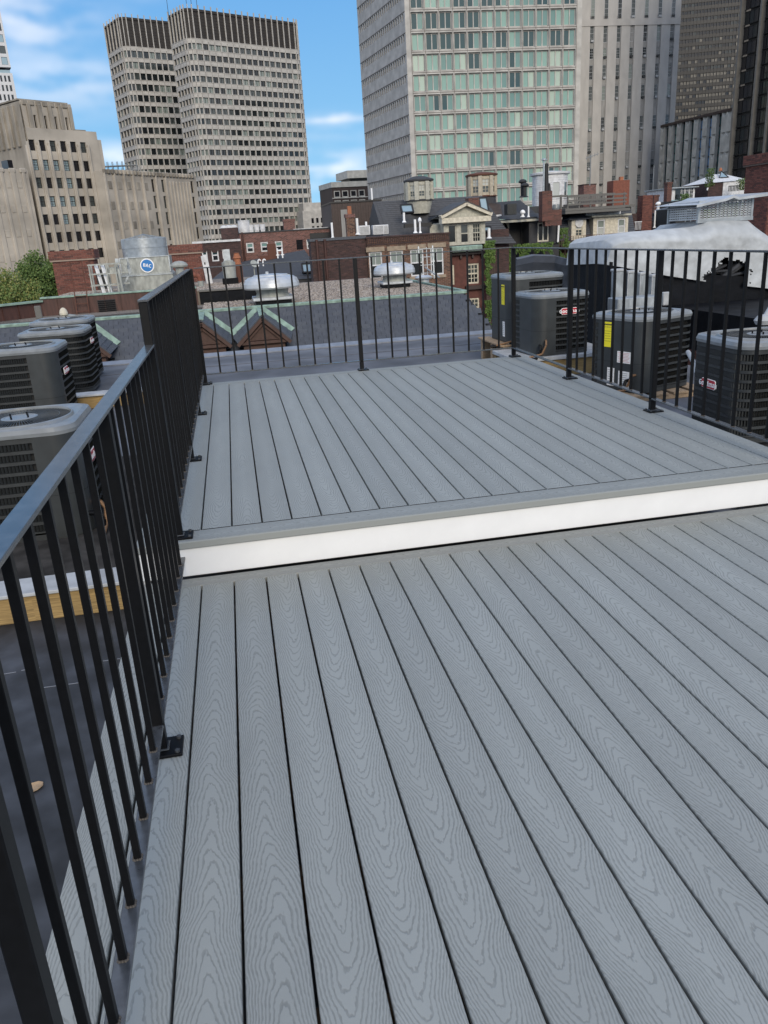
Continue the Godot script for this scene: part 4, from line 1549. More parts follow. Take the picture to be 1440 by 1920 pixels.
func build_dark_towers():
	# dark glass slab behind
	var o := thing("office_tower", "dark glass tower with a fine bronze grid behind the grey stone tower", "tower", Vector3(128.996, -15.000, -230.000), -0.3491)
	var b := MB.new()
	b.span(Vector3(-6, 0, -20), Vector3(16.1151 + 4.0, 80, -0.3))
	obj("core", b, M.steel_dark, o)
	var u0 := -1.0
	var u1: float = 16.4984
	var vb: float = 43.5492
	var vt := 78.0
	var nc := 20
	var pr: float = 1.7245
	var nr := int((vt - vb) / pr) + 5
	var mull := MB.new()
	for i in nc + 1:
		var u := lerpf(u0, u1, float(i) / nc)
		mull.span(Vector3(u - 0.09, 0, -0.3), Vector3(u + 0.09, vt, 0.06))
	obj("mullion", mull, M.bronze_dark, o)
	mull = MB.new()
	for k in nr + 1:
		var y := vb - 4 * pr + k * pr
		mull.span(Vector3(u0, y - 0.38, -0.29), Vector3(u1, y + 0.38, -0.02))
	obj("spandrel", mull, M.bronze_dark, o)
	var list := []
	var r := RandomNumberGenerator.new()
	r.seed = 9
	for k in nr:
		var y := vb - 4 * pr + (k + 0.5) * pr
		var fk := k - 4
		for i in nc:
			var t := r.randf()
			var g: Material = M.gl_smoke
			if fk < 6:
				g = M.gl_tan_reflect if t < 0.72 else M.gl_smoke  # lower rows: painted reflection of a sunlit building
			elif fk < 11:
				g = M.gl_tan_reflect if t < 0.2 else (M.gl_mid if t < 0.45 else M.gl_smoke)
			else:
				g = M.gl_mid if t < 0.12 else M.gl_smoke
			var m := office_window(snappedf((u1 - u0) / nc - 0.2, 0.01), snappedf(pr - 0.8, 0.01), g, M.steel_dark)
			list.append([m, Transform3D(Basis(), Vector3(lerpf(u0, u1, (i + 0.5) / nc), y, -0.2))])
	place_windows(o, list, 300)
	# near dark tower with pale stone strips at the right edge
	o = thing("office_tower", "near-black glass tower with pale vertical stone strips at the right edge of the view", "tower", Vector3(84.432, -15.000, -130.000), -1.3963)
	b = MB.new()
	b.span(Vector3(0.5, 0, -20), Vector3(16, 75, -0.5))
	obj("core", b, M.steel_dark, o)
	var strips := [-0.6120, 3.6158, 6.6641]
	strips.append(strips[2] + 1.6)
	strips.append(strips[2] + 4.4)
	b = MB.new()
	for s in strips:
		b.span(Vector3(s - 0.19, 0, -0.5), Vector3(s + 0.19, 75, 0.5))
	obj("stone_strip", b, M.granite_strip, o)
	list = []
	var fl := 2.1
	for i in strips.size() - 1:
		var a: float = strips[i] + 0.2
		var c: float = strips[i + 1] - 0.2
		var np := 2
		for k in 35:
			for q in np:
				var g: Material = M.gl_smoke if r.randf() < 0.8 else M.gl_dark
				var wd: float = (c - a) / np - 0.06
				var m := office_window(snappedf(wd, 0.02), fl - 0.25, g, M.steel_dark)
				list.append([m, Transform3D(Basis(), Vector3(a + (c - a) * (q + 0.5) / np, 1.0 + k * fl, -0.25))])
	place_windows(o, list, 300)
	# faceted precast building
	o = thing("office_building", "low concrete building with folded triangular panels and tall glass strips", "building", Vector3(86.369, -15.000, -158.000), -1.5010)
	var ht: float = 32.9052
	var wid: float = 21.2504
	b = MB.new()
	b.span(Vector3(0, 0, -14), Vector3(wid, ht - 0.4, -0.8))
	obj("core", b, M.steel_dark, o)
	var fpitch: float = 3.2120
	var layout := [1, 0, 1, 2, 1, 0, 1, 0, 1, 0, 1, 0, 1, 0, 1, 1]
	var n := layout.size()
	var gl := []
	for i in n:
		var a := wid * i / n
		var c := wid * (i + 1) / n
		if layout[i] != 1:
			for k in 12:
				var y0 := ht - 0.3 - fpitch * (k + 1)
				if y0 < 0: break
				for hh in 2:
					var g: Material = M.gl_teal_dark if layout[i] == 0 else M.gl_teal3
					if i in [9, 11] and k < 3: g = M.gl_blue
					gl.append([office_window(snappedf(c - a - 0.1, 0.02), fpitch / 2 - 0.05, g, M.steel_dark), Transform3D(Basis(), Vector3((a + c) / 2, y0 + fpitch * (0.25 + 0.5 * hh), -0.5))])
			continue
		for k in 9:
			var y1 := ht - fpitch * k
			var y0 := y1 - fpitch
			if y0 < 0: break
			# sloped panel leaning out towards the bottom, two triangular folds at the top
			var p := MB.new()
			var m := (a + c) / 2
			var fold := fpitch * 0.30
			var zo := 0.12
			p.quad(Vector3(a, y0, zo), Vector3(c, y0, zo), Vector3(c, y1 - fold, zo * 0.9), Vector3(a, y1 - fold, zo * 0.9))
			p.tri(Vector3(a, y1 - fold, zo * 0.9), Vector3(m, y1 - fold, zo * 0.9), Vector3(a, y1, zo * 0.9))
			p.tri(Vector3(m, y1 - fold, zo * 0.9), Vector3(c, y1 - fold, zo * 0.9), Vector3(c, y1, zo * 0.9))
			p.tri(Vector3(a, y1, zo * 0.9), Vector3(m, y1 - fold, zo * 0.9), Vector3(m, y1, -0.45))
			p.tri(Vector3(m, y1, -0.45), Vector3(m, y1 - fold, zo * 0.9), Vector3(c, y1, zo * 0.9))
			p.quad(Vector3(a, y0, -0.5), Vector3(a, y0, zo), Vector3(a, y1, zo * 0.9), Vector3(a, y1, -0.5))
			p.quad(Vector3(c, y0, zo), Vector3(c, y0, -0.5), Vector3(c, y1, -0.5), Vector3(c, y1, zo * 0.9))
			p.quad(Vector3(a, y0, -0.5), Vector3(c, y0, -0.5), Vector3(c, y0, zo), Vector3(a, y0, zo))
			obj("folded_panel", p, M.facet, o)
	place_windows(o, gl, 300)
	b = MB.new()
	b.span(Vector3(0, ht - 0.02, -13.8), Vector3(wid, ht + 0.4, 0.2))
	obj("roof_slab", b, M.panel_brown, o)

func build_deco():
	var o := thing("stone_building", "stepped beige limestone building with tall piers and dark windows on the left", "building", Vector3(-32.641, -15.000, -170.000), 0.7330)
	var ucol := [-0.6157, 1.4935, 3.6472, 5.8469, 7.9747, 10.1464]
	var v0: float = 21.9223
	# windows: columns follow the wall, rows one storey apart
	var vr := [35.6545, 32.2932, 29.1636, 25.8942, 22.6712, 19.4039]
	var pitch: float = (vr[0] - vr[5]) / 5.0
	for k in 4:
		vr.append(vr[5 + k] - pitch)
	var hw: float = 0.62
	var hh: float = pitch * 0.29
	var holes := []
	for v in vr:
		for u in ucol:
			holes.append(Rect2(u - hw, v - hh, hw * 2, hh * 2))
	var uL: float = -0.9711 - 0.2
	var uR: float = 13.5309
	var vS: float = 38.6043
	var vT: float = 43.2476
	var uT: float = 8.5065
	var b := MB.new()
	facade(b, uL, 0, uR, vS, holes, 0.45, 12.0)
	obj("wall", b, M.deco_stone, o)
	var r := RandomNumberGenerator.new()
	r.seed = 77
	for v in vr:
		for u in ucol:
			var g: Material = M.gl_smoke if r.randf() < 0.6 else (M.gl_mid if r.randf() < 0.5 else M.gl_sky)
			put("window", one_mesh_window(hw * 2, hh * 2, "sash4", M.steel_dark, g, 0.09), o, Vector3(u, v, -0.35))
	# piers between the columns
	b = MB.new()
	var gap: float = ucol[1] - ucol[0]
	for i in ucol.size() + 1:
		var u: float = ucol[0] - gap / 2 + gap * i
		b.cbox(Vector3(u, vS / 2 - 1.5, 0.12), Vector3(gap * 0.34, vS - 3.0, 0.5), 0.08)
		b.cbox(Vector3(u, vS / 2 - 1.2, 0.3), Vector3(gap * 0.14, vS - 2.4, 0.5), 0.05)
	obj("pier", b, M.deco_stone, o)
	# upper stage with slits, stepped shoulders and worn top
	var slits := []
	for x in [1.4574, 3.5835, 5.6982, 7.9717]:
		slits.append(Rect2(x - 0.25, 38.5292, 0.5, 2.3413))
	var z0 := -0.8
	b = MB.new()
	var sl := []
	for s in slits:
		sl.append(Rect2(s.position.x, s.position.y - vS + 0.05, s.size.x, s.size.y))
	facade(b, uL + 0.3, 0.0, uT + 0.9, vT - vS, sl, 0.5, 10.0)
	var st := obj("upper_stage", b, M.deco_stone, o, Vector3(0, vS, z0))
	b = MB.new()
	for s in sl:
		b.box(Vector3(s.get_center().x, s.get_center().y, -0.45), Vector3(s.size.x, s.size.y, 0.04))
	obj("slit", b, M.gl_smoke, st)
	b = MB.new()
	for i in 5:
		var x: float = sl[0].get_center().x + (i - 0.5) * (sl[1].get_center().x - sl[0].get_center().x)
		b.cbox(Vector3(x, (vT - vS) * 0.45, 0.15), Vector3(0.75, (vT - vS) * 0.9, 0.5), 0.1)
	for k in 7:
		b.cbox(Vector3(uL + 1.0 + k * 1.35, vT - vS - 0.35, 0.10), Vector3(1.0, 0.9, 0.3), 0.12)
	obj("stage_pier", b, M.deco_dark, st)
	b = MB.new()
	var us: float = 9.3757
	b.span(Vector3(uT + 0.9, 0, -9), Vector3(us + 0.2, 40.1524 - vS, -0.3))
	b.span(Vector3(us + 0.2, 0, -8), Vector3(uR - 1.6, 38.5540 - vS + 0.4, -0.2))
	b.span(Vector3(uL - 0.1, vT - vS, -9.5), Vector3(uT + 0.4, vT - vS + 0.25, -0.2))
	obj("shoulder", b, M.deco_dark, st)
	b = MB.new()
	b.span(Vector3(uR, 0, -10), Vector3(uR + 1.0, 37.2260, -0.3))
	obj("shoulder", b, M.deco_stone, o)
	# receding left side with slits
	b = MB.new()
	var side := []
	for i in 5:
		side.append(Rect2(1.2 + i * 1.9, vT - 6.0, 0.5, 3.6))
	facade(b, 0.0, 0.0, 14.0, vT - 0.3, side, 0.4, 0.0)
	var ls := obj("left_wall", b, M.deco_dark, o, Vector3(uL - 0.3, 0, -14.3), -PI / 2)
	b = MB.new()
	for i in 7:
		b.cbox(Vector3(0.3 + i * 1.9, vT - 4.2, 0.15), Vector3(0.8, 7.0, 0.5), 0.1)
	for s in side:
		b.box(Vector3(s.get_center().x, s.get_center().y, -0.38), Vector3(s.size.x, s.size.y, 0.04))
	obj("left_pier", b, M.deco_dark, ls)
	# lower block in front, blind, with raised panels
	var vB: float = 31.3732
	var uB: float = -3.0368
	var lb := MB.new()
	lb.span(Vector3(uB - 26.0, 0, -10), Vector3(uB, vB, 0.9))
	var blk := obj("lower_block", lb, M.deco_stone, o)
	lb = MB.new()
	for i in 12:
		var u := uB - 1.0 - i * 2.1
		lb.cbox(Vector3(u, vB / 2, 0.95), Vector3(0.95 if i % 2 else 0.6, vB - 0.6, 0.34), 0.08)
		lb.cbox(Vector3(u, vB - 0.25, 0.98), Vector3(1.3, 0.8, 0.36), 0.15)
		for k in 4:
			lb.cbox(Vector3(u - 1.05, vB - 2.6 - k * 4.2, 0.93), Vector3(0.8, 1.2, 0.12), 0.04)
	obj("block_pier", lb, M.deco_stone, blk)
	lb = MB.new()
	lb.box(Vector3(-6.1655, 32.1552, -0.1), Vector3(0.9, 1.4, 2.2))
	lb.box(Vector3(-10.1265, 19.2205, 0.86), Vector3(0.7, 2.4, 0.12))
	lb.box(Vector3(-10.3319, 16.0651, 0.86), Vector3(0.7, 2.4, 0.12))
	obj("block_window", lb, M.gl_smoke, blk)
	# wing that runs off to the right, fluted
	var w := thing("stone_building", "fluted beige limestone wing running right from the stepped building, mostly windowless", "building", Vector3(-22.407, -15.000, -176.000), 0.9599)
	var wl: float = 30.2524
	var wt: float = 31.3380
	var wh := []
	for c in [14.9117, 18.2775, 28.4929]:
		for k in 6:
			var y: float = 28.9722 - k * 3.3016
			if y < 1.0: break
			wh.append(Rect2(c - (0.42 if c < 15.0 else 0.5), y - 1.25, 0.9, 2.5))
	b = MB.new()
	facade(b, 0, 0, wl, wt, wh, 0.4, 14.0)
	obj("wall", b, M.deco_stone, w)
	for s in wh:
		put("window", one_mesh_window(s.size.x, s.size.y, "sash4", M.steel_dark, M.gl_smoke if r.randf() < 0.6 else M.gl_mid, 0.08), w, Vector3(s.get_center().x, s.get_center().y, -0.3))
	b = MB.new()
	var fl := [0.4489, 3.2109, 6.0563, 8.6587, 11.6724, 15.8397, 19.0828]
	for x in fl:
		b.cbox(Vector3(x, wt / 2 - 0.4, 0.06), Vector3(0.62, wt - 0.8, 0.5), 0.1)
		b.cbox(Vector3(x, wt / 2 - 0.2, 0.16), Vector3(0.3, wt - 0.4, 0.5), 0.05)
	for k in 7:
		var x: float = fl[6] + 1.5 + k * 1.15
		b.cbox(Vector3(x, wt / 2 - 0.7, 0.05), Vector3(0.5, wt - 1.4, 0.4), 0.1)
	obj("flute", b, M.deco_stone, w)
	b = MB.new()
	for i in 26:
		b.cbox(Vector3(0.7 + i * (wl - 1.0) / 26.0, wt - 0.1, 0.1), Vector3(0.75, 0.9, 0.6), 0.14)
	for i in 5:
		for k in 4:
			b.cbox(Vector3((fl[i] + (fl[i + 1] if i < 4 else fl[4] + 2.0)) / 2, wt - 2.6 - k * 3.8, 0.02), Vector3(1.0, 1.5, 0.14), 0.05)
	obj("relief", b, M.deco_dark, w)

func build_far_small():
	# white residential tower at the left edge
	var o := thing("apartment_tower", "white apartment tower with dark windows and an overhanging upper part at the left edge", "tower", Vector3(-85.654, -15.000, -400.000), 0.3491)
	var holes := []
	var list := []
	var lo: float = 89.9603
	var uR: float = 4.9615
	var uS: float = 4.5626
	for k in 9:
		for c in [[0.7, 1.0], [2.3, 0.9], [3.9, 0.9], [5.6, 2.6], [9.6, 1.0], [11.4, 2.2], [15.2, 1.0], [17.0, 2.0]]:
			holes.append(Rect2(uR - c[0] - c[1] - 0.4, lo - 3.4 - k * 3.6, c[1], 2.4))
	var b := MB.new()
	facade(b, uR - 24, 0, uR, lo, holes, 0.3, 20.0)
	obj("wall", b, M.white_paint, o)
	for h in holes:
		put("window", one_mesh_window(h.size.x, h.size.y, "plain", M.white_paint, M.gl_dark, 0.08), o, Vector3(h.get_center().x, h.get_center().y, -0.2))
	b = MB.new()
	b.span(Vector3(uR - 22, lo, -1.0), Vector3(uR - 0.6, lo + 1.3, -0.94))
	obj("terrace_glass", b, M.gl_sky, o)
	b = MB.new()
	b.span(Vector3(uR - 20, lo, -16), Vector3(uS - 1.5, 92.3304, -3))
	obj("recess", b, M.gl_mid, o)
	holes = []
	var vb: float = 92.1455
	for k in 8:
		for c in [[0.5, 2.4], [4.2, 1.0], [6.2, 2.2]]:
			holes.append(Rect2(uS - c[0] - c[1], vb + 0.9 + k * 4.2, c[1], 2.9))
	b = MB.new()
	facade(b, uS - 20, vb, uS + 0.3, 111.4636, holes, 0.4, 16.0)
	var up := obj("upper_block", b, M.white_paint, o)
	b = MB.new()
	b.span(Vector3(uS - 20, vb - 0.3, -16), Vector3(uS + 0.3, vb - 0.01, 0))
	obj("soffit", b, M.steel_dark, up)
	for h in holes:
		put("window", one_mesh_window(h.size.x, h.size.y, "plain", M.steel_dark, M.gl_sky if rng.randf() < 0.6 else M.gl_mid, 0.1), up, Vector3(h.get_center().x, h.get_center().y, -0.2))
	# scaffold between the limestone wing and the towers
	o = thing("scaffold", "roof scaffolding frame between the limestone building and the tan towers", "scaffold", Vector3(-22.122, 17.648, -200.000))
	b = MB.new()
	for i in 9:
		var x := -4.0 + i * 1.05
		b.tube(Vector3(x, -4, 0), Vector3(x, 2.4, 0), 0.07, 0.07, 5)
		b.tube(Vector3(x, -4, -2), Vector3(x, 2.6, -2), 0.07, 0.07, 5)
		if i % 2 == 0:
			b.tube(Vector3(x, -1, 0), Vector3(x + 1.05, 1.2, 0), 0.05, 0.05, 5)
	for y in [-0.4, 0.6, 1.6]:
		b.tube(Vector3(-4.2, y, 0), Vector3(4.6, y, 0), 0.06, 0.06, 5)
		b.box(Vector3(0.2, y - 0.1, -1), Vector3(8.6, 0.06, 2.0))
	obj("frame", b, M.ac_top, o)
	# brown block with pale bands
	o = thing("brick_building", "dark red brick office block with pale concrete bands left of the teal-windowed tower", "building", Vector3(41.658, -15.000, -240.000), 0.1396)
	var ul: float = -10.7519
	var vt: float = 30.4899
	holes = []
	var wu := [-9.3565, -6.9679, -4.5245, -2.0651]
	var pr: float = 2.5334
	for k in 9:
		for u in wu:
			holes.append(Rect2(u - 0.95, 26.7707 - k * pr, 1.9, pr * 0.74))
	b = MB.new()
	facade(b, ul, 0, 22.0, vt - 1.0, holes, 0.4, 14.0)
	obj("wall", b, M.panel_brown, o)
	for h in holes:
		var wo := put("window", one_mesh_window(h.size.x, h.size.y, "plain", M.facet, M.gl_smoke, 0.28), o, Vector3(h.get_center().x, h.get_center().y, -0.15))
	b = MB.new()
	b.span(Vector3(ul - 0.2, vt - 1.0, -14), Vector3(22.0, vt + 0.4, 0.3))
	for k in 9:
		b.span(Vector3(ul - 0.1, 26.5597 - k * pr, -0.2), Vector3(22.0, 26.5597 - k * pr + 0.22, 0.12))
	b.span(Vector3(-5.4283, vt + 1.4, -14), Vector3(22.0, 33.8989, -2.0))
	obj("concrete_band", b, M.facet, o)
	b = MB.new()
	b.span(Vector3(-4.4871, vt + 0.4, -12), Vector3(20.0, vt + 1.4, -3.0))
	obj("plant_storey", b, M.gl_dark, o)
	# low concrete block
	o = thing("office_building", "low concrete office block with square windows between the tan tower and the brick block", "building", Vector3(31.763, -15.000, -300.000), 0.1745)
	holes = []
	vt = 25.6147
	for k in 6:
		for i in 16:
			holes.append(Rect2(-1.0 + i * 1.75, vt - 2.6 - k * 2.7 - 1.6, 0.9, 1.7))
	b = MB.new()
	facade(b, -4, 0, 30, vt, holes, 0.3, 14.0)
	b.span(Vector3(-3, vt + 0.01, -12), Vector3(5.5674, 28.3110, -2))
	obj("wall", b, M.t1_conc, o)
	for h in holes:
		put("window", one_mesh_window(h.size.x, h.size.y, "plain", M.steel_dark, M.gl_smoke, 0.08), o, Vector3(h.get_center().x, h.get_center().y, -0.2))

# ---------------------------------------------------------------- the slate building across the alley
func build_slate_building():
	var zr := -26.0
	var yr := -0.51
	var xl := -9.5
	var xr: float = 7.5290
	var o := thing("slate_building", "slate-roofed building across the alley, with green copper trim and a gravel flat roof", "building", Vector3(xl, GY, zr))
	var b := MB.new()
	b.span(Vector3(0, 0, -13.5), Vector3(xr - xl + 1.2, yr - GY - 2.4, 1.9))
	b.span(Vector3(0, yr - GY - 2.5, -13.5), Vector3(xr - xl, yr - GY - 0.06, -0.12))
	obj("wall", b, M.brick_dark, o)
	# slope of 45 degrees towards us
	b = MB.new()
	var w := xr - xl
	b.quad(Vector3(0, yr - GY - 2.45, 2.35), Vector3(w + 1.4, yr - GY - 2.45, 2.35), Vector3(w, yr - GY - 0.03, -0.05), Vector3(0, yr - GY - 0.03, -0.05))
	b.quad(Vector3(w + 1.4, yr - GY - 2.45, 2.35), Vector3(w + 1.4, yr - GY - 2.45, -13.0), Vector3(w, yr - GY - 0.03, -13.0), Vector3(w, yr - GY - 0.03, -0.05))
	var roof := obj("slate_roof", b, M.slate_under, o)
	# slates
	var slope := Vector3(0, -1, 1).normalized()
	var nrm := Vector3(0, 1, 1).normalized()
	var exp := 0.148
	var sw := 0.285
	var vars := []
	for m in [M.slate, M.slate2, M.slate3]:
		for k in 2:
			var q := MB.new()
			q.cbox(Vector3.ZERO, Vector3(sw - 0.006, 0.022, exp + 0.05), 0.003)
			vars.append(q.done(m))
	var r := RandomNumberGenerator.new()
	r.seed = 31
	var list := []
	var peaks := [0.7829, -0.9926, -4.4642]
	for k in 16:
		var t := 0.10 + exp * k
		var n := int(w / sw) + 4
		for i in n:
			var x := (i + (0.5 if k % 2 else 0.0)) * sw
			if x > w + t * 0.41 - 0.1:
				continue
			var p := Vector3(x, yr - GY, 0.0) + slope * t + nrm * (0.022 + r.randf_range(-0.003, 0.004))
			# none under the dormers
			var skip := false
			for pk in peaks:
				if absf(x + xl - pk) < minf((t - 0.2) * 1.0, 0.95) - 0.22 and t > 0.3: skip = true
			if skip:
				continue
			var tilt := Basis(Vector3.RIGHT, deg_to_rad(45.0 + 4.0)) * Basis(Vector3.UP, r.randf_range(-0.01, 0.01))
			list.append([vars[r.randi() % 6], Transform3D(tilt, p)])
	# the ones in view first
	list.sort_custom(func(a, c): return absf(a[1].origin.x - 11.5) < absf(c[1].origin.x - 11.5))
	var rest := {}
	for i in list.size():
		if i < 300:
			put("slate", list[i][0], roof).transform = list[i][1]
		else:
			if not rest.has(list[i][0]): rest[list[i][0]] = []
			rest[list[i][0]].append(list[i][1])
	for m in rest:
		many("slates", m, rest[m], roof)
	# copper ridge
	b = MB.new()
	b.cbox(Vector3(w / 2, yr - GY + 0.0, -0.06), Vector3(w + 0.06, 0.10, 0.30), 0.02)
	b.bar(Vector3(w + 0.05, yr - GY, -0.1), Vector3(w + 0.02, yr - GY, -13.0), 0.14, 0.09)
	obj("ridge_trim", b, M.copper_green, o)
	# dormers
	for pk in [0.7829, -0.9926, -4.4642]:
		var dm := Node3D.new()
		dm.name = numbered("dormer", o)
		o.add_child(dm, true)
		dm.position = Vector3(pk - xl, -0.59 - GY, 0.09)
		var B := Vector3(0, 0.02, 0)
		var F := Vector3(0.0, -0.075, 1.62)
		# gable face, set back under the rakes, and the wall below it
		var g := MB.new()
		g.prism(PackedVector2Array([Vector2(-0.66, -0.80), Vector2(0.66, -0.80), Vector2(0, -0.20)]), 0.6, 1.47)
		g.span(Vector3(-0.62, -2.4, 0.2), Vector3(0.62, -0.80, 1.45))
		obj("gable", g, M.wood_brown, dm)
		g = MB.new()
		g.cbox(Vector3(0, -0.83, 1.52), Vector3(1.36, 0.10, 0.12), 0.02)
		obj("cornice", g, M.wood_brown, dm)
		g = MB.new()
		g.cbox(Vector3(0, -0.745, 1.50), Vector3(1.1, 0.04, 0.06), 0.01)
		obj("cornice_bead", g, M.wood_brown, dm)
		for s in [-1, 1]:
			var V := Vector3(s * 0.90, -0.66, 0.68)
			var E := Vector3(s * 0.75, -0.80, 1.62)
			var q := MB.new()
			q.bar(E + Vector3(s * 0.04, -0.07, -0.02), F + Vector3(0, -0.06, -0.02), 0.10, 0.10, Vector3(0, 0, 1))
			obj("raking_board", q, M.wood_brown, dm)
			q = MB.new()
			q.bar(E + Vector3(-s * 0.14, -0.06, -0.10), F + Vector3(0, -0.22, -0.10), 0.06, 0.05, Vector3(0, 0, 1))
			obj("raking_bead", q, M.wood_brown, dm)
			var u := MB.new()
			u.quado(B, F, E, V, Vector3(0, -2, 0.8))
			var rf := obj("dormer_roof", u, M.slate_under, dm)
			var up: Vector3 = (F - B).cross(V - B).normalized() * (-s)
			if up.y < 0: up = -up
			for k in 6:
				for j in 6:
					var t0 := k / 6.0
					var t1 := (k + 1.18) / 6.0
					var off := 0.5 if k % 2 else 0.0
					var a0: float = clampf((j + off) / 5.8 + 0.008, 0.0, 1.0)
					var a1: float = clampf((j + 1 + off) / 5.8 - 0.008, 0.0, 1.0)
					if a1 - a0 < 0.04: continue
					var c00 := B.lerp(V, t0).lerp(F.lerp(E, t0), a0)
					var c01 := B.lerp(V, t0).lerp(F.lerp(E, t0), a1)
					var c10 := B.lerp(V, t1).lerp(F.lerp(E, t1), a0) + up * 0.022
					var c11 := B.lerp(V, t1).lerp(F.lerp(E, t1), a1) + up * 0.022
					var lift := up * (0.012 + r.randf_range(0.0, 0.004))
					var sl := MB.new()
					var mid := (c00 + c11) / 2
					sl.quado(c00 + lift, c01 + lift, c11 + lift, c10 + lift, mid - up)
					sl.quado(c10 + lift, c11 + lift, c11 - up * 0.01, c10 - up * 0.01, c00)
					sl.quado(c00 + lift, c10 + lift, c10, c00, c01)
					sl.quado(c01 + lift, c11 + lift, c11, c01, c00)
					obj("slate", sl, [M.slate, M.slate2, M.slate3][r.randi() % 3], rf)
			# green copper lining the valley
			var cg := MB.new()
			cg.bar(B + Vector3(s * 0.02, 0.05, 0.05), V + Vector3(s * 0.02, 0.03, 0.05), 0.24, 0.025, Vector3(0, 1, 1))
			obj("copper_valley", cg, M.copper_green, dm)
			cg = MB.new()
			cg.bar(E + Vector3(s * 0.03, 0.035, 0.0), F + Vector3(0, 0.045, 0.0), 0.035, 0.03, Vector3(0, 0, 1))
			obj("rake_edge", cg, M.slate3, dm)
		var cb := MB.new()
		cb.bar(B + Vector3(0, 0.05, -0.02), F + Vector3(0, 0.05, 0.0), 0.16, 0.03)
		obj("copper_ridge", cb, M.copper_green, dm)
	# flat roof of gravel with a raised part on the left
	b = MB.new()
	b.span(Vector3(9.5 + -0.9999, yr - GY - 0.06, -13.4), Vector3(w - 0.05, yr - GY - 0.02, -0.2))
	b.span(Vector3(0, yr - GY - 0.9, -4.0), Vector3(9.5 + -0.9999, yr - GY - 0.06, -0.2))
	obj("gravel_roof", b, M.gravel_bed, o)
	var yu := -0.10
	var wz := -4.0
	var xe: float = 0.9231 - xl
	b = MB.new()
	b.span(Vector3(2.9, yr - GY - 0.9, -13.4), Vector3(xe, yu - GY, wz))
	obj("raised_roof", b, M.gravel_bed, o)
	b = MB.new()
	b.span(Vector3(9.5 + -1.1490, yr - GY - 0.05, wz + 0.0), Vector3(xe + 0.04, yu - GY - 0.02, wz + 0.05))
	obj("flashing", b, M.membrane_black, o)
	b = MB.new()
	b.cbox(Vector3((9.5 + -1.1490 + xe) / 2, yu - GY + 0.0, wz + 0.02), Vector3(xe - 9.5 - -1.1490, 0.07, 0.22), 0.01)
	obj("edge_trim", b, M.grey_wood, o)
	# red-brown sheet metal wall with standing seams
	var x0: float = -6.5220 - xl
	var x1: float = -1.2287 - xl
	b = MB.new()
	b.span(Vector3(x0, yr - GY - 0.9, wz + 0.06), Vector3(x1, yu - GY + 0.13, wz + 0.10))
	for i in 11:
		var x := lerpf(x0, x1, i / 10.0)
		b.span(Vector3(x - 0.012, yr - GY - 0.9, wz + 0.1), Vector3(x + 0.012, yu - GY + 0.12, wz + 0.135))
	obj("metal_wall", b, M.copper_brown, o)
	# the wall turns and comes towards us on the left
	b = MB.new()
	var a := Vector3(x0, 0, wz + 0.08)
	var c := Vector3(x0 - 3.4, 0, wz + 3.0)
	var dv := (c - a).normalized()
	var nn := Vector3(-dv.z, 0, dv.x)
	if nn.z < 0: nn = -nn
	b.box((a + c) / 2 + Vector3.UP * (yr - GY - 0.25), Vector3(a.distance_to(c), 1.35, 0.06), Basis(dv, Vector3.UP, dv.cross(Vector3.UP)))
	for i in 8:
		b.box(a.lerp(c, (i + 0.5) / 8.0) + nn * 0.04 + Vector3.UP * (yr - GY - 0.25), Vector3(0.025, 1.3, 0.06), Basis(dv, Vector3.UP, dv.cross(Vector3.UP)))
	obj("metal_wall", b, M.copper_brown, o)
	b = MB.new()
	b.bar(a + Vector3.UP * (yr - GY + 0.45), c + Vector3.UP * (yr - GY + 0.45), 0.32, 0.06)
	b.cbox(Vector3((x0 + x1) / 2, yu - GY + 0.13, wz + 0.0), Vector3(x1 - x0, 0.06, 0.3), 0.01)
	obj("coping", b, M.copper_green, o)
	# louvre in the metal wall and a small timber flap
	var lv := MB.new()
	var lx: float = -4.3503 - xl
	var ly: float = -0.3720 - GY
	lv.box(Vector3(lx, ly, wz + 0.11), Vector3(0.60, 0.42, 0.03))
	obj("louver", lv, M.black_wall, o)
	lv = MB.new()
	for k in 6:
		lv.box(Vector3(lx, ly - 0.17 + 0.068 * k, wz + 0.145), Vector3(0.58, 0.012, 0.05), Basis(Vector3.RIGHT, 0.5))
	obj("louver_blade", lv, M.steel_dark, o)
	# pebbles
	var peb := []
	for m in [M.pebble1, M.pebble2, M.pebble3]:
		var q := MB.new()
		q.lathe(Vector3.ZERO, [Vector2(0.0, -0.5), Vector2(0.42, -0.25), Vector2(0.5, 0.1), Vector2(0.25, 0.42), Vector2(0.0, 0.5)], 6)
		peb.append(q.done(m))
	var pl := [[], [], []]
	var xs0: float = 9.5 + -0.9999
	for i in 26000:
		var px := 0.0
		var pz := 0.0
		var py := 0.0
		if i % 3 == 0:
			px = r.randf_range(2.9, xe - 0.05)
			pz = -r.randf_range(4.1, 10.0)
			py = yu - GY
		else:
			px = r.randf_range(xs0, w - 0.1)
			pz = -0.25 - 12.5 * pow(r.randf(), 1.4)
			py = yr - GY - 0.02
			if px < xe and pz < -3.95:
				continue
		var s := r.randf_range(0.03, 0.075)
		pl[r.randi() % 3].append(Transform3D(Basis(Vector3(r.randf(), r.randf(), r.randf()).normalized(), r.randf() * TAU).scaled(Vector3(s, s * 0.6, s)), Vector3(px, py + s * 0.1, pz)))
	for i in 3:
		many("gravel", peb[i], pl[i], o)

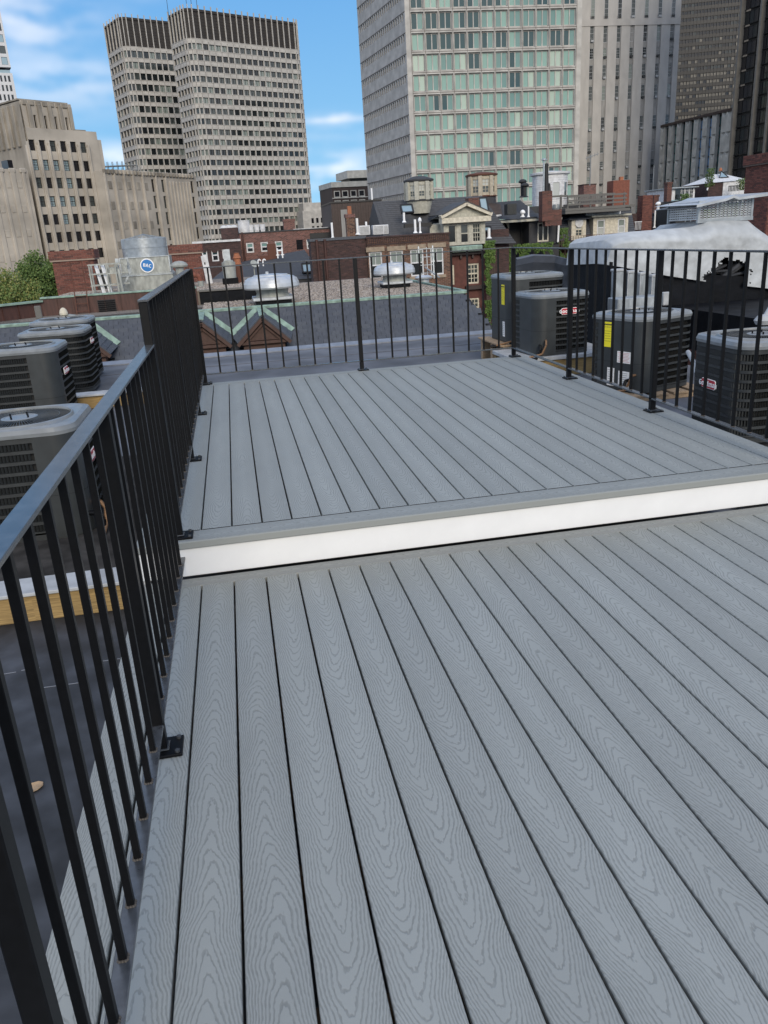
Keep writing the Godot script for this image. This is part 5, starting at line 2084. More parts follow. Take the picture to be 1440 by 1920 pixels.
# bricks laid as real pieces, one object
func brick_box(b1: MB, b2: MB, b3: MB, a: Vector3, c: Vector3, r: RandomNumberGenerator, bl := 0.215, bh := 0.067):
	var rows := int((c.y - a.y) / bh)
	for j in rows:
		var y := a.y + (j + 0.5) * (c.y - a.y) / rows
		for face in 3:
			var along := c.x - a.x if face == 0 else c.z - a.z
			var off := bl * 0.5 if j % 2 else 0.0
			var n := int(along / bl) + 2
			for i in n:
				var s0: float = maxf(0.0, i * bl - off)
				var s1: float = minf(along, (i + 1) * bl - off)
				if s1 - s0 < 0.03: continue
				var q: MB = [b1, b2, b3][[0, 0, 1, 1, 2][r.randi() % 5]]
				var t := 0.02 + r.randf() * 0.006
				var m := (s0 + s1) / 2
				var L := s1 - s0 - 0.012
				if face == 0:
					q.box(Vector3(a.x + m, y, c.z + t / 2 - 0.01), Vector3(L, (c.y - a.y) / rows - 0.012, t))
				elif face == 1:
					q.box(Vector3(a.x - t / 2 + 0.01, y, a.z + m), Vector3(t, (c.y - a.y) / rows - 0.012, L))
				else:
					q.box(Vector3(c.x + t / 2 - 0.01, y, a.z + m), Vector3(t, (c.y - a.y) / rows - 0.012, L))

func brick_chimney(label: String, at: Vector3, w: float, d: float, h: float, sd: int, corbel := true, mortar: Material = null) -> Node3D:
	var o := thing("chimney", label, "chimney", at)
	var r := RandomNumberGenerator.new()
	r.seed = sd
	var core := MB.new()
	core.span(Vector3(-w / 2 + 0.012, 0, -d / 2 + 0.012), Vector3(w / 2 - 0.012, h - 0.02, d / 2 - 0.012))
	var b1 := MB.new()
	var b2 := MB.new()
	var b3 := MB.new()
	var hs := h - (0.42 if corbel else 0.0)
	brick_box(b1, b2, b3, Vector3(-w / 2, 0, -d / 2), Vector3(w / 2, hs, d / 2), r)
	if corbel:
		brick_box(b1, b2, b3, Vector3(-w / 2 - 0.05, hs, -d / 2 - 0.05), Vector3(w / 2 + 0.05, hs + 0.07, d / 2 + 0.05), r)
		brick_box(b1, b2, b3, Vector3(-w / 2 - 0.09, hs + 0.07, -d / 2 - 0.09), Vector3(w / 2 + 0.09, hs + 0.42, d / 2 + 0.09), r)
		core.span(Vector3(-w / 2 - 0.078, hs + 0.005, -d / 2 - 0.078), Vector3(w / 2 + 0.078, h - 0.005, d / 2 + 0.078))
	obj("masonry", core, mortar if mortar else M.mortar, o)
	for e in [[b1, M.b1], [b2, M.b2], [b3, M.b3]]:
		var k := obj("bricks", e[0], e[1], o)
		k.set_meta("kind", "stuff")
	return o

func mushroom_fan(label: String, at: Vector3, r: float, tall := 1.0) -> Node3D:
	var o := thing("roof_fan", label, "roof fan", at, 0.0, "mushroom exhaust fans on the gravel roof")
	var b := MB.new()
	b.cbox(Vector3(0, 0.06, 0), Vector3(r * 1.25, 0.12, r * 1.25), 0.01)
	obj("curb", b, M.membrane_black, o)
	b = MB.new()
	b.cbox(Vector3(0, 0.17, 0), Vector3(r * 1.45, 0.10, r * 1.45), 0.02)
	obj("base", b, M.alum, o)
	b = MB.new()
	b.lathe(Vector3(0, 0.22, 0), [Vector2(r * 0.62, 0), Vector2(r * 0.56, 0.10), Vector2(r * 0.62, r * 0.38 * tall)], 32)
	obj("shaft", b, M.galv_dull, o)
	var y := 0.22 + r * 0.30 * tall
	b = MB.new()
	b.lathe(Vector3(0, y, 0), [Vector2(r * 0.66, 0.02), Vector2(r * 0.97, -0.02), Vector2(r, 0.03), Vector2(r * 0.985, r * 0.16 * tall), Vector2(r * 0.93, r * 0.28 * tall), Vector2(r * 0.82, r * 0.36 * tall), Vector2(r * 0.62, r * 0.40 * tall), Vector2(r * 0.60, r * 0.44 * tall), Vector2(r * 0.2, r * 0.47 * tall), Vector2(0, r * 0.47 * tall)], 40)
	var cap := obj("hood", b, M.alum, o)
	b = MB.new()
	for i in 16:
		var a := TAU * i / 16
		b.bar(Vector3(cos(a) * r * 0.93, y + r * 0.285 * tall, sin(a) * r * 0.93), Vector3(cos(a) * r * 0.63, y + r * 0.408 * tall, sin(a) * r * 0.63), 0.025, 0.012)
	b.tube(Vector3(-r * 0.12, y + r * 0.46 * tall, 0), Vector3(-r * 0.12, y + r * 0.55 * tall, 0), 0.06, 0.05, 10)
	obj("hood_seam", b, M.alum, cap)
	return o

func vent_pipe(label: String, at: Vector3, h: float, r: float, m: Material, cap := false, called := "vent_pipe") -> Node3D:
	var o := thing(called, label, "vent pipe", at)
	var b := MB.new()
	b.tube(Vector3.ZERO, Vector3(0, h, 0), r, r, 12)
	b.lathe(Vector3.ZERO, [Vector2(r * 2.0, 0.0), Vector2(r * 1.05, 0.10)], 12)
	obj("pipe", b, m, o)
	if cap:
		b = MB.new()
		b.lathe(Vector3(0, h, 0), [Vector2(r * 1.05, -0.1), Vector2(r * 2.0, -0.06), Vector2(r * 2.1, 0.0), Vector2(r * 1.7, 0.08), Vector2(r * 0.9, 0.14), Vector2(0, 0.16)], 18)
		obj("cap", b, m, o)
	return o

func build_gravel_roof_things():
	mushroom_fan("larger white mushroom exhaust fan on the gravel, left of the middle railing post", Vector3(1.310, -0.500, -27.300), 0.9211, 1.0)
	mushroom_fan("smaller pale mushroom exhaust fan on the gravel in front of the four brick-house windows", Vector3(6.193, -0.500, -31.000), 0.7998, 1.1)
	# low spun vent and a bent railing beside it
	var o := thing("roof_vent", "low round white vent right of the smaller mushroom fan", "vent", Vector3(7.693, -0.500, -32.500))
	var b := MB.new()
	b.lathe(Vector3.ZERO, [Vector2(0.22, 0), Vector2(0.22, 0.12), Vector2(0.34, 0.14), Vector2(0.36, 0.2), Vector2(0.2, 0.27), Vector2(0.0, 0.29)], 20)
	obj("cap", b, M.alum, o)
	o = thing("ladder", "grey metal roof ladder with hoops against the brick house, right of the small fan", "ladder", Vector3(8.287, -0.500, -34.500))
	b = MB.new()
	for s in [-0.28, 0.34]:
		b.bar(Vector3(s, 0, 0), Vector3(s, 1.35, -0.1), 0.05, 0.05)
	for k in 4:
		b.bar(Vector3(-0.28, 0.25 + k * 0.33, -0.03), Vector3(0.34, 0.25 + k * 0.33, -0.03), 0.045, 0.03)
	b.bar(Vector3(-0.05, 0.5, 0.0), Vector3(0.45, 0.05, 0.5), 0.05, 0.05)
	b.bar(Vector3(0.06, 0, 0), Vector3(0.06, 1.3, -0.06), 0.03, 0.03)
	obj("frame", b, M.galv, o)
	# chimneys of red brick on the raised roof
	brick_chimney("wide red brick chimney on the left of the gravel roof, beside the trees", Vector3(-6.279, -0.400, -36.500), 1.6032, 1.2, 1.9502, 5)
	brick_chimney("red brick chimney right behind the cooling tower", Vector3(-1.923, -0.400, -38.500), 1.5385, 1.2, 1.9177, 6)
	# cooling tower
	var cz := -34.5
	o = thing("cooling_tower", "galvanised cooling tower with round top and a blue round sign", "cooling tower", Vector3(-3.207, -0.100, -34.500))
	var w: float = 2.0020
	var h1: float = 1.2309
	var h2: float = 1.9161
	b = MB.new()
	# hopper body: flared lower part, straight upper part
	var P := []
	var lv := [[0.0, 1.0, 0.95], [h1 * 0.45, 1.0, 0.95], [h1 * 0.52, 0.93, 0.90], [h1, 0.93, 0.90]]
	for l in lv:
		P.append([Vector3(-w / 2 * l[1], l[0], w / 2 * l[2]), Vector3(w / 2 * l[1], l[0], w / 2 * l[2]), Vector3(w / 2 * l[1], l[0], -w / 2 * l[2]), Vector3(-w / 2 * l[1], l[0], -w / 2 * l[2])])
	for i in 3:
		for k in 4:
			var q := (k + 1) % 4
			b.quad(P[i][k], P[i][q], P[i + 1][q], P[i + 1][k])
	b.quad(P[3][0], P[3][1], P[3][2], P[3][3])
	var body := obj("casing", b, M.galv_dull, o)
	b = MB.new()
	for l in [1, 3]:
		b.cbox(Vector3(0, lv[l][0], w / 2 * lv[l][2] + 0.01), Vector3(w * lv[l][1], 0.035, 0.04), 0.005)
	for s in [-1, 1]:
		b.bar(Vector3(s * w * 0.465, h1 * 0.52, w * 0.455), Vector3(s * w * 0.465, h1, w * 0.455), 0.05, 0.05)
	obj("casing_rib", b, M.galv, body)
	b = MB.new()
	var rr := w * 0.44
	b.lathe(Vector3(0, h1 + 0.001, 0), [Vector2(rr, 0), Vector2(rr, (h2 - h1) * 0.48), Vector2(rr * 1.015, (h2 - h1) * 0.49), Vector2(rr * 1.015, (h2 - h1) * 0.52), Vector2(rr, (h2 - h1) * 0.53), Vector2(rr, h2 - h1), Vector2(rr * 0.97, h2 - h1 + 0.01)], 40)
	for k in 8:
		var a := TAU * k / 8 + 0.1
		b.box(Vector3(cos(a) * rr * 1.003, (h1 + h2) / 2, sin(a) * rr * 1.003), Vector3(0.02, h2 - h1, 0.05), Basis(Vector3.UP, -a))
	obj("fan_stack", b, M.galv, o)
	b = MB.new()
	for k in 24:
		var a := TAU * k / 24
		b.bar(Vector3(cos(a) * rr * 0.97, h2, sin(a) * rr * 0.97), Vector3(0, h2 + 0.17, 0), 0.012, 0.012)
	for q in [0.3, 0.6, 0.85]:
		for k in 24:
			var a := TAU * k / 24
			var a2 := TAU * (k + 1) / 24
			b.bar(Vector3(cos(a) * rr * q, h2 + 0.17 * (1 - q), sin(a) * rr * q), Vector3(cos(a2) * rr * q, h2 + 0.17 * (1 - q), sin(a2) * rr * q), 0.012, 0.012)
	obj("fan_guard", b, M.galv, o)
	# round blue sign
	var sg := MB.new()
	sg.tube(Vector3.ZERO, Vector3(0, 0, 0.012), 0.265, 0.265, 36)
	var so := obj("sign", sg, M.white_print, o, Vector3(0.0699, h1 * 0.74, w / 2 * 0.905 + 0.005))
	sg = MB.new()
	sg.tube(Vector3(0, 0, 0.012), Vector3(0, 0, 0.018), 0.225, 0.225, 36)
	obj("sign_face", sg, M.sign_blue, so)
	words(so, "sign_lettering", "BAC", 0.17, M.white_print, Vector3(0, 0, 0.021), Basis(Vector3(0, 0, 1), -0.22), "Droid Sans", true)
	# frame and pipes on its left
	var pf := thing("pipe_stand", "white pipes in a steel stand on the left of the cooling tower", "pipes", Vector3(-4.535, -0.100, -32.000))
	b = MB.new()
	for x in [-0.28, -0.05]:
		b.bar(Vector3(x, 1.05, 0), Vector3(x + 0.22, -0.35, 0.15), 0.14, 0.05)
	obj("pipe", b, M.white_pipe, pf)
	b = MB.new()
	b.tube(Vector3(0.52, 0.9, 0.2), Vector3(0.60, -0.75, 0.3), 0.055, 0.055, 10)
	obj("pipe", b, M.galv_dull, pf)
	b = MB.new()
	for x in [-0.5, 0.1, 0.42]:
		b.bar(Vector3(x, 0, -0.3), Vector3(x, 1.1, -0.3), 0.06, 0.06)
		b.bar(Vector3(x, 0, 0.2), Vector3(x, 1.05, 0.2), 0.05, 0.05)
	for y in [0.35, 0.75, 1.08]:
		b.bar(Vector3(-0.6, y, -0.3), Vector3(0.8, y, -0.3), 0.05, 0.05)
		b.bar(Vector3(-0.55, y, 0.2), Vector3(0.5, y, 0.2), 0.04, 0.04)
	b.box(Vector3(0.3, 0.85, -0.1), Vector3(0.25, 0.22, 0.2))
	b.box(Vector3(0.75, 1.1, -0.2), Vector3(0.16, 0.22, 0.16))
	obj("frame", b, M.galv_dull, pf)
	b = MB.new()
	b.box(Vector3(-0.15, 0.55, -0.45), Vector3(0.45, 0.7, 0.2))
	obj("switch_box", b, M.ac, pf)
	var bf := thing("bracket", "grey steel brace leaning on the left side of the cooling tower", "brace", Vector3(-3.977, -0.100, -32.600))
	b = MB.new()
	b.bar(Vector3(-0.18, 0.05, 0), Vector3(-0.14, 1.25, 0), 0.12, 0.06)
	b.bar(Vector3(-0.14, 0.1, 0.02), Vector3(0.27, 0.72, 0.02), 0.09, 0.06)
	b.bar(Vector3(0.27, 0.70, 0.02), Vector3(0.22, 1.27, 0.02), 0.10, 0.06)
	obj("brace", b, M.galv, bf)
	# ladder on the metal wall
	o = thing("ladder", "thin rusty ladder rising past the red metal wall below the wide brick chimney", "ladder", Vector3(-5.147, -0.576, -29.500))
	b = MB.new()
	for s in [-0.20, 0.20]:
		b.tube(Vector3(s, -0.6, 0.05), Vector3(s, 1.0, -0.4), 0.018, 0.018, 6)
		b.tube(Vector3(s, 1.0, -0.4), Vector3(s, 1.75, -0.42), 0.018, 0.018, 6)
	for k in 6:
		b.tube(Vector3(-0.20, -0.4 + 0.25 * k, 0.0 - 0.07 * k), Vector3(0.20, -0.4 + 0.25 * k, 0.0 - 0.07 * k), 0.014, 0.014, 6)
	obj("frame", b, M.rust, o)
	vent_pipe("round vent with a pale dome cap between the cooling tower and the railing corner", Vector3(-1.886, -0.100, -33.000), 0.8595, 0.16, M.galv_dull, true)
	vent_pipe("short pale stub vent standing on the green ridge behind the left condensing units", Vector3(-5.174, -0.620, -26.500), 0.34, 0.06, M.cream, true)
	o = thing("vent_dome", "small grey dome vent behind the left condensing units", "vent", Vector3(-5.024, -0.620, -26.600))
	b = MB.new()
	b.lathe(Vector3.ZERO, [Vector2(0.22, 0), Vector2(0.24, 0.12), Vector2(0.17, 0.24), Vector2(0.0, 0.29)], 18)
	obj("dome", b, M.galv_dull, o)
	o = thing("timber_flap", "small pale timber block on the red metal wall at the far left", "block", Vector3(-6.238, -0.311, -28.000))
	b = MB.new()
	b.cbox(Vector3.ZERO, Vector3(0.2, 0.42, 0.1), 0.02)
	obj("block", b, M.grey_wood, o)
	# orange elbow, white panel, sheet metal stack, clay pipe on the raised roof
	o = thing("drain_pipe", "orange-red elbow pipe on the raised gravel roof right of the railing corner", "pipe", Vector3(-1.240, -0.100, -33.000))
	b = MB.new()
	b.path([Vector3(-0.32, 0.42, 0), Vector3(-0.05, 0.46, 0), Vector3(0.06, 0.38, 0), Vector3(0.08, 0.2, 0)], 0.09, 10)
	obj("elbow", b, M.orange_stucco, o)
	b = MB.new()
	b.tube(Vector3(0.08, 0.0, 0), Vector3(0.08, 0.22, 0), 0.11, 0.11, 12)
	obj("collar", b, M.galv_dull, o)
	o = thing("panel", "tall narrow white panel leaning behind the railing, right of the red chimney", "panel", Vector3(-0.909, -0.100, -35.000))
	b = MB.new()
	b.cbox(Vector3(0, 0.55, 0), Vector3(0.26, 1.15, 0.05), 0.01, Basis(Vector3(0, 0, 1), 0.09))
	obj("sheet", b, M.white_paint, o)
	b = MB.new()
	b.box(Vector3(-0.05, 0.82, 0.03), Vector3(0.05, 0.09, 0.02))
	obj("latch", b, M.ink, o)
	o = thing("exhaust_stack", "sheet metal exhaust stack with a black base on the gravel roof", "exhaust", Vector3(-0.003, -0.100, -33.500))
	b = MB.new()
	b.cbox(Vector3(0, 0.12, 0), Vector3(0.62, 0.24, 0.62), 0.02)
	obj("base", b, M.membrane_black, o)
	b = MB.new()
	b.lathe(Vector3(0, 0.24, 0), [Vector2(0.25, 0), Vector2(0.27, 0.6), Vector2(0.2, 0.61), Vector2(0.2, 0.66), Vector2(0.12, 0.68)], 20)
	obj("drum", b, M.galv_dull, o)
	b = MB.new()
	b.box(Vector3(-0.03, 1.05, 0), Vector3(0.26, 0.55, 0.26))
	obj("duct", b, M.galv, o)
	o = thing("flue", "rusty flue with an orange clay cap beside the sheet metal stack", "flue", Vector3(0.359, -0.100, -34.200))
	b = MB.new()
	b.box(Vector3(0, 0.35, 0), Vector3(0.34, 0.75, 0.34))
	obj("shaft", b, M.rust, o)
	b = MB.new()
	b.lathe(Vector3(0, 0.72, 0), [Vector2(0.15, 0), Vector2(0.13, 0.2), Vector2(0.17, 0.24), Vector2(0.14, 0.30), Vector2(0.10, 0.42), Vector2(0.13, 0.44), Vector2(0, 0.45)], 14)
	obj("clay_cap", b, M.clay, o)

# ---------------------------------------------------------------- row houses
func house_windows(o: Node3D, rects: Array, z: float, style: String, frame: Material, glass: Array, f := 0.06, sill: Material = null):
	for r in rects:
		win_rect(o, r, z, style, frame, glass, f)
		if sill:
			slab(o, "sill", sill, Vector3(r[0] - 0.06, r[1] - 0.14, -0.1), Vector3(r[2] + 0.06, r[1] - 0.005, 0.06))

func build_brick_house():
	var o := thing("brick_house", "brown brick house with four white windows under tan stone lintels", "house", Vector3(7.380, -15.000, -44.000))
	var rects := [[0.0702, 14.1589, 0.7856, 15.5589], [1.2141, 14.1374, 1.9509, 15.5437], [2.3397, 14.1462, 3.0829, 15.5580], [3.4595, 14.1565, 4.1941, 15.5738]]
	var x0 := 0.0
	var x1: float = 4.5463
	var top: float = 16.2502
	var holes := []
	for r in rects: holes.append(hole(r))
	var b := MB.new()
	facade(b, x0, 0.0, x1, top, holes, 0.22, 9.0)
	obj("wall", b, M.brick_tan, o)
	for r in rects:
		win_rect(o, r, -0.10, "sash2", M.white_paint, [M.gl_dark, M.gl_pale], 0.075)
		slab(o, "lintel", M.sandstone, Vector3(r[0] - 0.14, r[3] + 0.003, -0.1), Vector3(r[2] + 0.14, r[3] + 0.24, 0.045))
		slab(o, "sill", M.sandstone, Vector3(r[0] - 0.10, r[1] - 0.16, -0.1), Vector3(r[2] + 0.10, r[1] - 0.003, 0.07))
	b = MB.new()
	b.span(Vector3(x0 - 0.05, top, -9.0), Vector3(x1 + 0.05, top + 0.07, 0.07))
	for i in 44:
		b.span(Vector3(x0 + 0.02 + i * (x1 - x0) / 44.0, top - 0.26, 0.0), Vector3(x0 + 0.02 + (i + 0.6) * (x1 - x0) / 44.0, top - 0.02, 0.05))
	b.span(Vector3(x0, top - 0.36, 0.0), Vector3(x1, top - 0.29, 0.04))
	obj("cornice", b, M.brick_dark, o)
	# older flank to the left, darker, with two drain pipes
	b = MB.new()
	var xl: float = -2.9962
	b.span(Vector3(xl, 0, -1.4), Vector3(x0 - 0.004, top + 0.02, -0.18))
	obj("flank_wall", b, M.brick_dark, o)
	b = MB.new()
	b.span(Vector3(xl - 0.05, top + 0.02, -1.45), Vector3(x0, top + 0.16, -0.12))
	obj("flank_coping", b, M.slate2, o)
	for x in [-2.6699, -2.2422]:
		b = MB.new()
		b.tube(Vector3(x, 0, -0.11), Vector3(x, top + 0.1, -0.11), 0.07, 0.07, 10)
		obj("drain_pipe", b, M.copper_brown, o)
	# machines and pipes on its roof
	var zz := -44.0 - 3.0
	for e in [[683, 434], [711, 433], [724, 433]]:
		pass
	var au := [Vector3(7.590, 1.404, -46.000), Vector3(8.375, 1.387, -46.000), Vector3(8.885, 1.391, -46.600)]
	var lab := ["first of three white air conditioners on the brick house roof, next to the clay-topped chimney", "second of three white air conditioners on the brick house roof", "third of three white air conditioners on the brick house roof, smallest and farthest right"]
	for i in 3:
		var a := thing("air_conditioner", lab[i], "air conditioner", au[i], 0.0, "white air conditioners on the brick house roof")
		var q := MB.new()
		q.cbox(Vector3(0, 0.28, 0), Vector3(0.62 if i < 2 else 0.34, 0.50, 0.5), 0.02)
		obj("casing", q, M.white_paint, a)
		q = MB.new()
		for k in 7:
			q.box(Vector3(0, 0.10 + 0.058 * k, 0.255), Vector3(0.5 if i < 2 else 0.26, 0.022, 0.015))
		obj("grille", q, M.ac_top, a)
	vent_pipe("tall white vent pipe between the clay-topped chimney and the roof air conditioners", Vector3(7.156, 1.480, -45.500), 0.8443, 0.07, M.white_pipe)
	vent_pipe("short white vent pipe above the first roof air conditioner", Vector3(7.906, 1.823, -47.000), 0.32, 0.06, M.white_pipe)
	vent_pipe("white vent pipe beside the brown metal penthouse on the far brick roof", Vector3(6.579, 1.355, -52.000), 0.9263, 0.07, M.white_pipe)
	vent_pipe("white vent pipe right of the brick house parapet, in front of the clapboard wall", Vector3(10.742, 1.376, -47.000), 0.7326, 0.07, M.white_pipe)
	vent_pipe("hooked white vent pipe by the pediment house wall", Vector3(11.142, 1.359, -47.500), 0.6977, 0.05, M.white_pipe, true)
	var tc := thing("chimney", "slim brick chimney with an orange clay pot, left of the roof air conditioners", "chimney", Vector3(6.665, -0.145, -44.600))
	b = MB.new()
	b.span(Vector3(-0.22, 0, -0.5), Vector3(0.22, 2.6063, 0.0))
	obj("stack", b, M.brick_tan, tc)
	b = MB.new()
	b.span(Vector3(-0.26, 2.6063 - 0.1, -0.54), Vector3(0.26, 2.6862, 0.04))
	obj("crown", b, M.brick_old, tc)
	b = MB.new()
	b.box(Vector3(0.0, 2.8720, -0.2), Vector3(0.2, 0.42, 0.2))
	obj("clay_pot", b, M.clay, tc)
	# red house with oriels to the right
	o = thing("oriel_house", "dark red house with a green copper cornice, right of the brown brick house", "house", Vector3(12.527, -15.000, -46.000))
	var rr := [[0.9474, 13.4058, 1.6520, 14.5312], [0.9342, 11.5274, 1.6485, 12.5927], [-0.0412, 13.4299, 0.1810, 14.5210]]
	holes = []
	for r in rr: holes.append(hole(r))
	b = MB.new()
	facade(b, -0.6, 0, 2.0992, 15.1977, holes, 0.2, 6.0)
	obj("wall", b, M.brownstone, o)
	for r in rr:
		win_rect(o, r, -0.08, "sash6", M.cream, [M.gl_dark, M.gl_mid], 0.09)
	b = MB.new()
	b.cbox(Vector3(0.7914, 15.3814, 0.25), Vector3(1.8003, 0.32, 0.9), 0.05)
	obj("copper_cornice", b, M.copper_green, o)
	b = MB.new()
	b.span(Vector3(-0.6, 15.0523, 0.0), Vector3(2.1200, 15.1977, 0.3))
	b.span(Vector3(0.8012, 13.1044, 0.0), Vector3(2.0583, 13.3140, 0.28))
	for x in [-0.1, 0.5, 1.2, 1.75]:
		b.span(Vector3(x, 14.8482, 0.0), Vector3(x + 0.12, 15.0523, 0.2))
	obj("corbel", b, M.panel_brown, o)

func gable_roof(b: MB, x0: float, x1: float, z0: float, z1: float, eave: float, ridge: float):
	# ridge along x
	var zm := (z0 + z1) / 2
	b.quad(Vector3(x0, eave, z1), Vector3(x1, eave, z1), Vector3(x1, ridge, zm), Vector3(x0, ridge, zm))
	b.quad(Vector3(x1, eave, z0), Vector3(x0, eave, z0), Vector3(x0, ridge, zm), Vector3(x1, ridge, zm))
	b.tri(Vector3(x0, eave, z0), Vector3(x0, eave, z1), Vector3(x0, ridge, zm))
	b.tri(Vector3(x1, eave, z1), Vector3(x1, eave, z0), Vector3(x1, ridge, zm))

func cupola(o: Node3D, at: Vector3, r: float, base_h: float, base_r: float, win_h: float, wall: Material, base: Material, roof: Material, roof_h: float, style := "sash4"):
	# eight sides; one faces the viewer
	var k := cos(PI / 8)
	var b := MB.new()
	b.lathe(at, [Vector2(base_r / k, 0), Vector2(r / k * 0.98, base_h)], 8, PI / 8, TAU + PI / 8)
	var bb := obj("cupola_base", b, base, o)
	b = MB.new()
	var w := 2.0 * r * tan(PI / 8)
	b.lathe(at + Vector3.UP * base_h, [Vector2(r / k, 0), Vector2(r / k, 0.16)], 8, PI / 8, TAU + PI / 8)
	b.lathe(at + Vector3.UP * (base_h + win_h - 0.18), [Vector2(r / k, 0), Vector2(r / k, 0.18)], 8, PI / 8, TAU + PI / 8)
	for i in 8:
		var a := TAU * i / 8 + PI / 8
		b.box(at + Vector3(cos(a) * r / k * 0.97, base_h + win_h / 2, sin(a) * r / k * 0.97), Vector3(0.20, win_h, 0.26), Basis(Vector3.UP, -a))
	obj("cupola_wall", b, wall, o)
	for i in 8:
		var a := TAU * i / 8
		var win := window(o, 0, 0, w - 0.22, win_h - 0.34, 0, style, wall, [M.gl_mid, M.gl_curtain], 0.06)
		win.transform = Transform3D(Basis(Vector3.UP, PI / 2 - a), at + Vector3(cos(a) * (r - 0.06), base_h + win_h / 2, sin(a) * (r - 0.06)))
	b = MB.new()
	b.lathe(at + Vector3.UP * (base_h + win_h), [Vector2(r / k, -0.02), Vector2(r / k * 1.12, 0.03), Vector2(r / k * 1.13, 0.12), Vector2(r / k * 1.02, 0.17), Vector2(r * 0.45, 0.17 + roof_h), Vector2(0, 0.18 + roof_h)], 8, PI / 8, TAU + PI / 8)
	obj("cupola_roof", b, roof, o)
	b = MB.new()
	b.lathe(at + Vector3.UP * (base_h - 0.06), [Vector2(r / k, 0), Vector2(r / k * 1.08, 0.02), Vector2(r / k * 1.08, 0.09), Vector2(r / k, 0.11)], 8, PI / 8, TAU + PI / 8)
	obj("cupola_ledge", b, roof, o)

func skylight(label: String, at: Vector3, w: float, h: float, tilt: float):
	var o := thing("skylight", label, "skylight", at)
	var b := MB.new()
	var bs := Basis(Vector3.RIGHT, -tilt)
	for s in [-1, 1]:
		b.box(bs * Vector3(s * w / 2, 0, 0), Vector3(0.09, h, 0.16), bs)
		b.box(bs * Vector3(0, s * h / 2, 0), Vector3(w, 0.09, 0.16), bs)
	obj("frame", b, M.steel_dark, o)
	b = MB.new()
	b.box(Vector3.ZERO, Vector3(w - 0.08, h - 0.08, 0.05), bs)
	obj("glass", b, M.gl_sky, o)

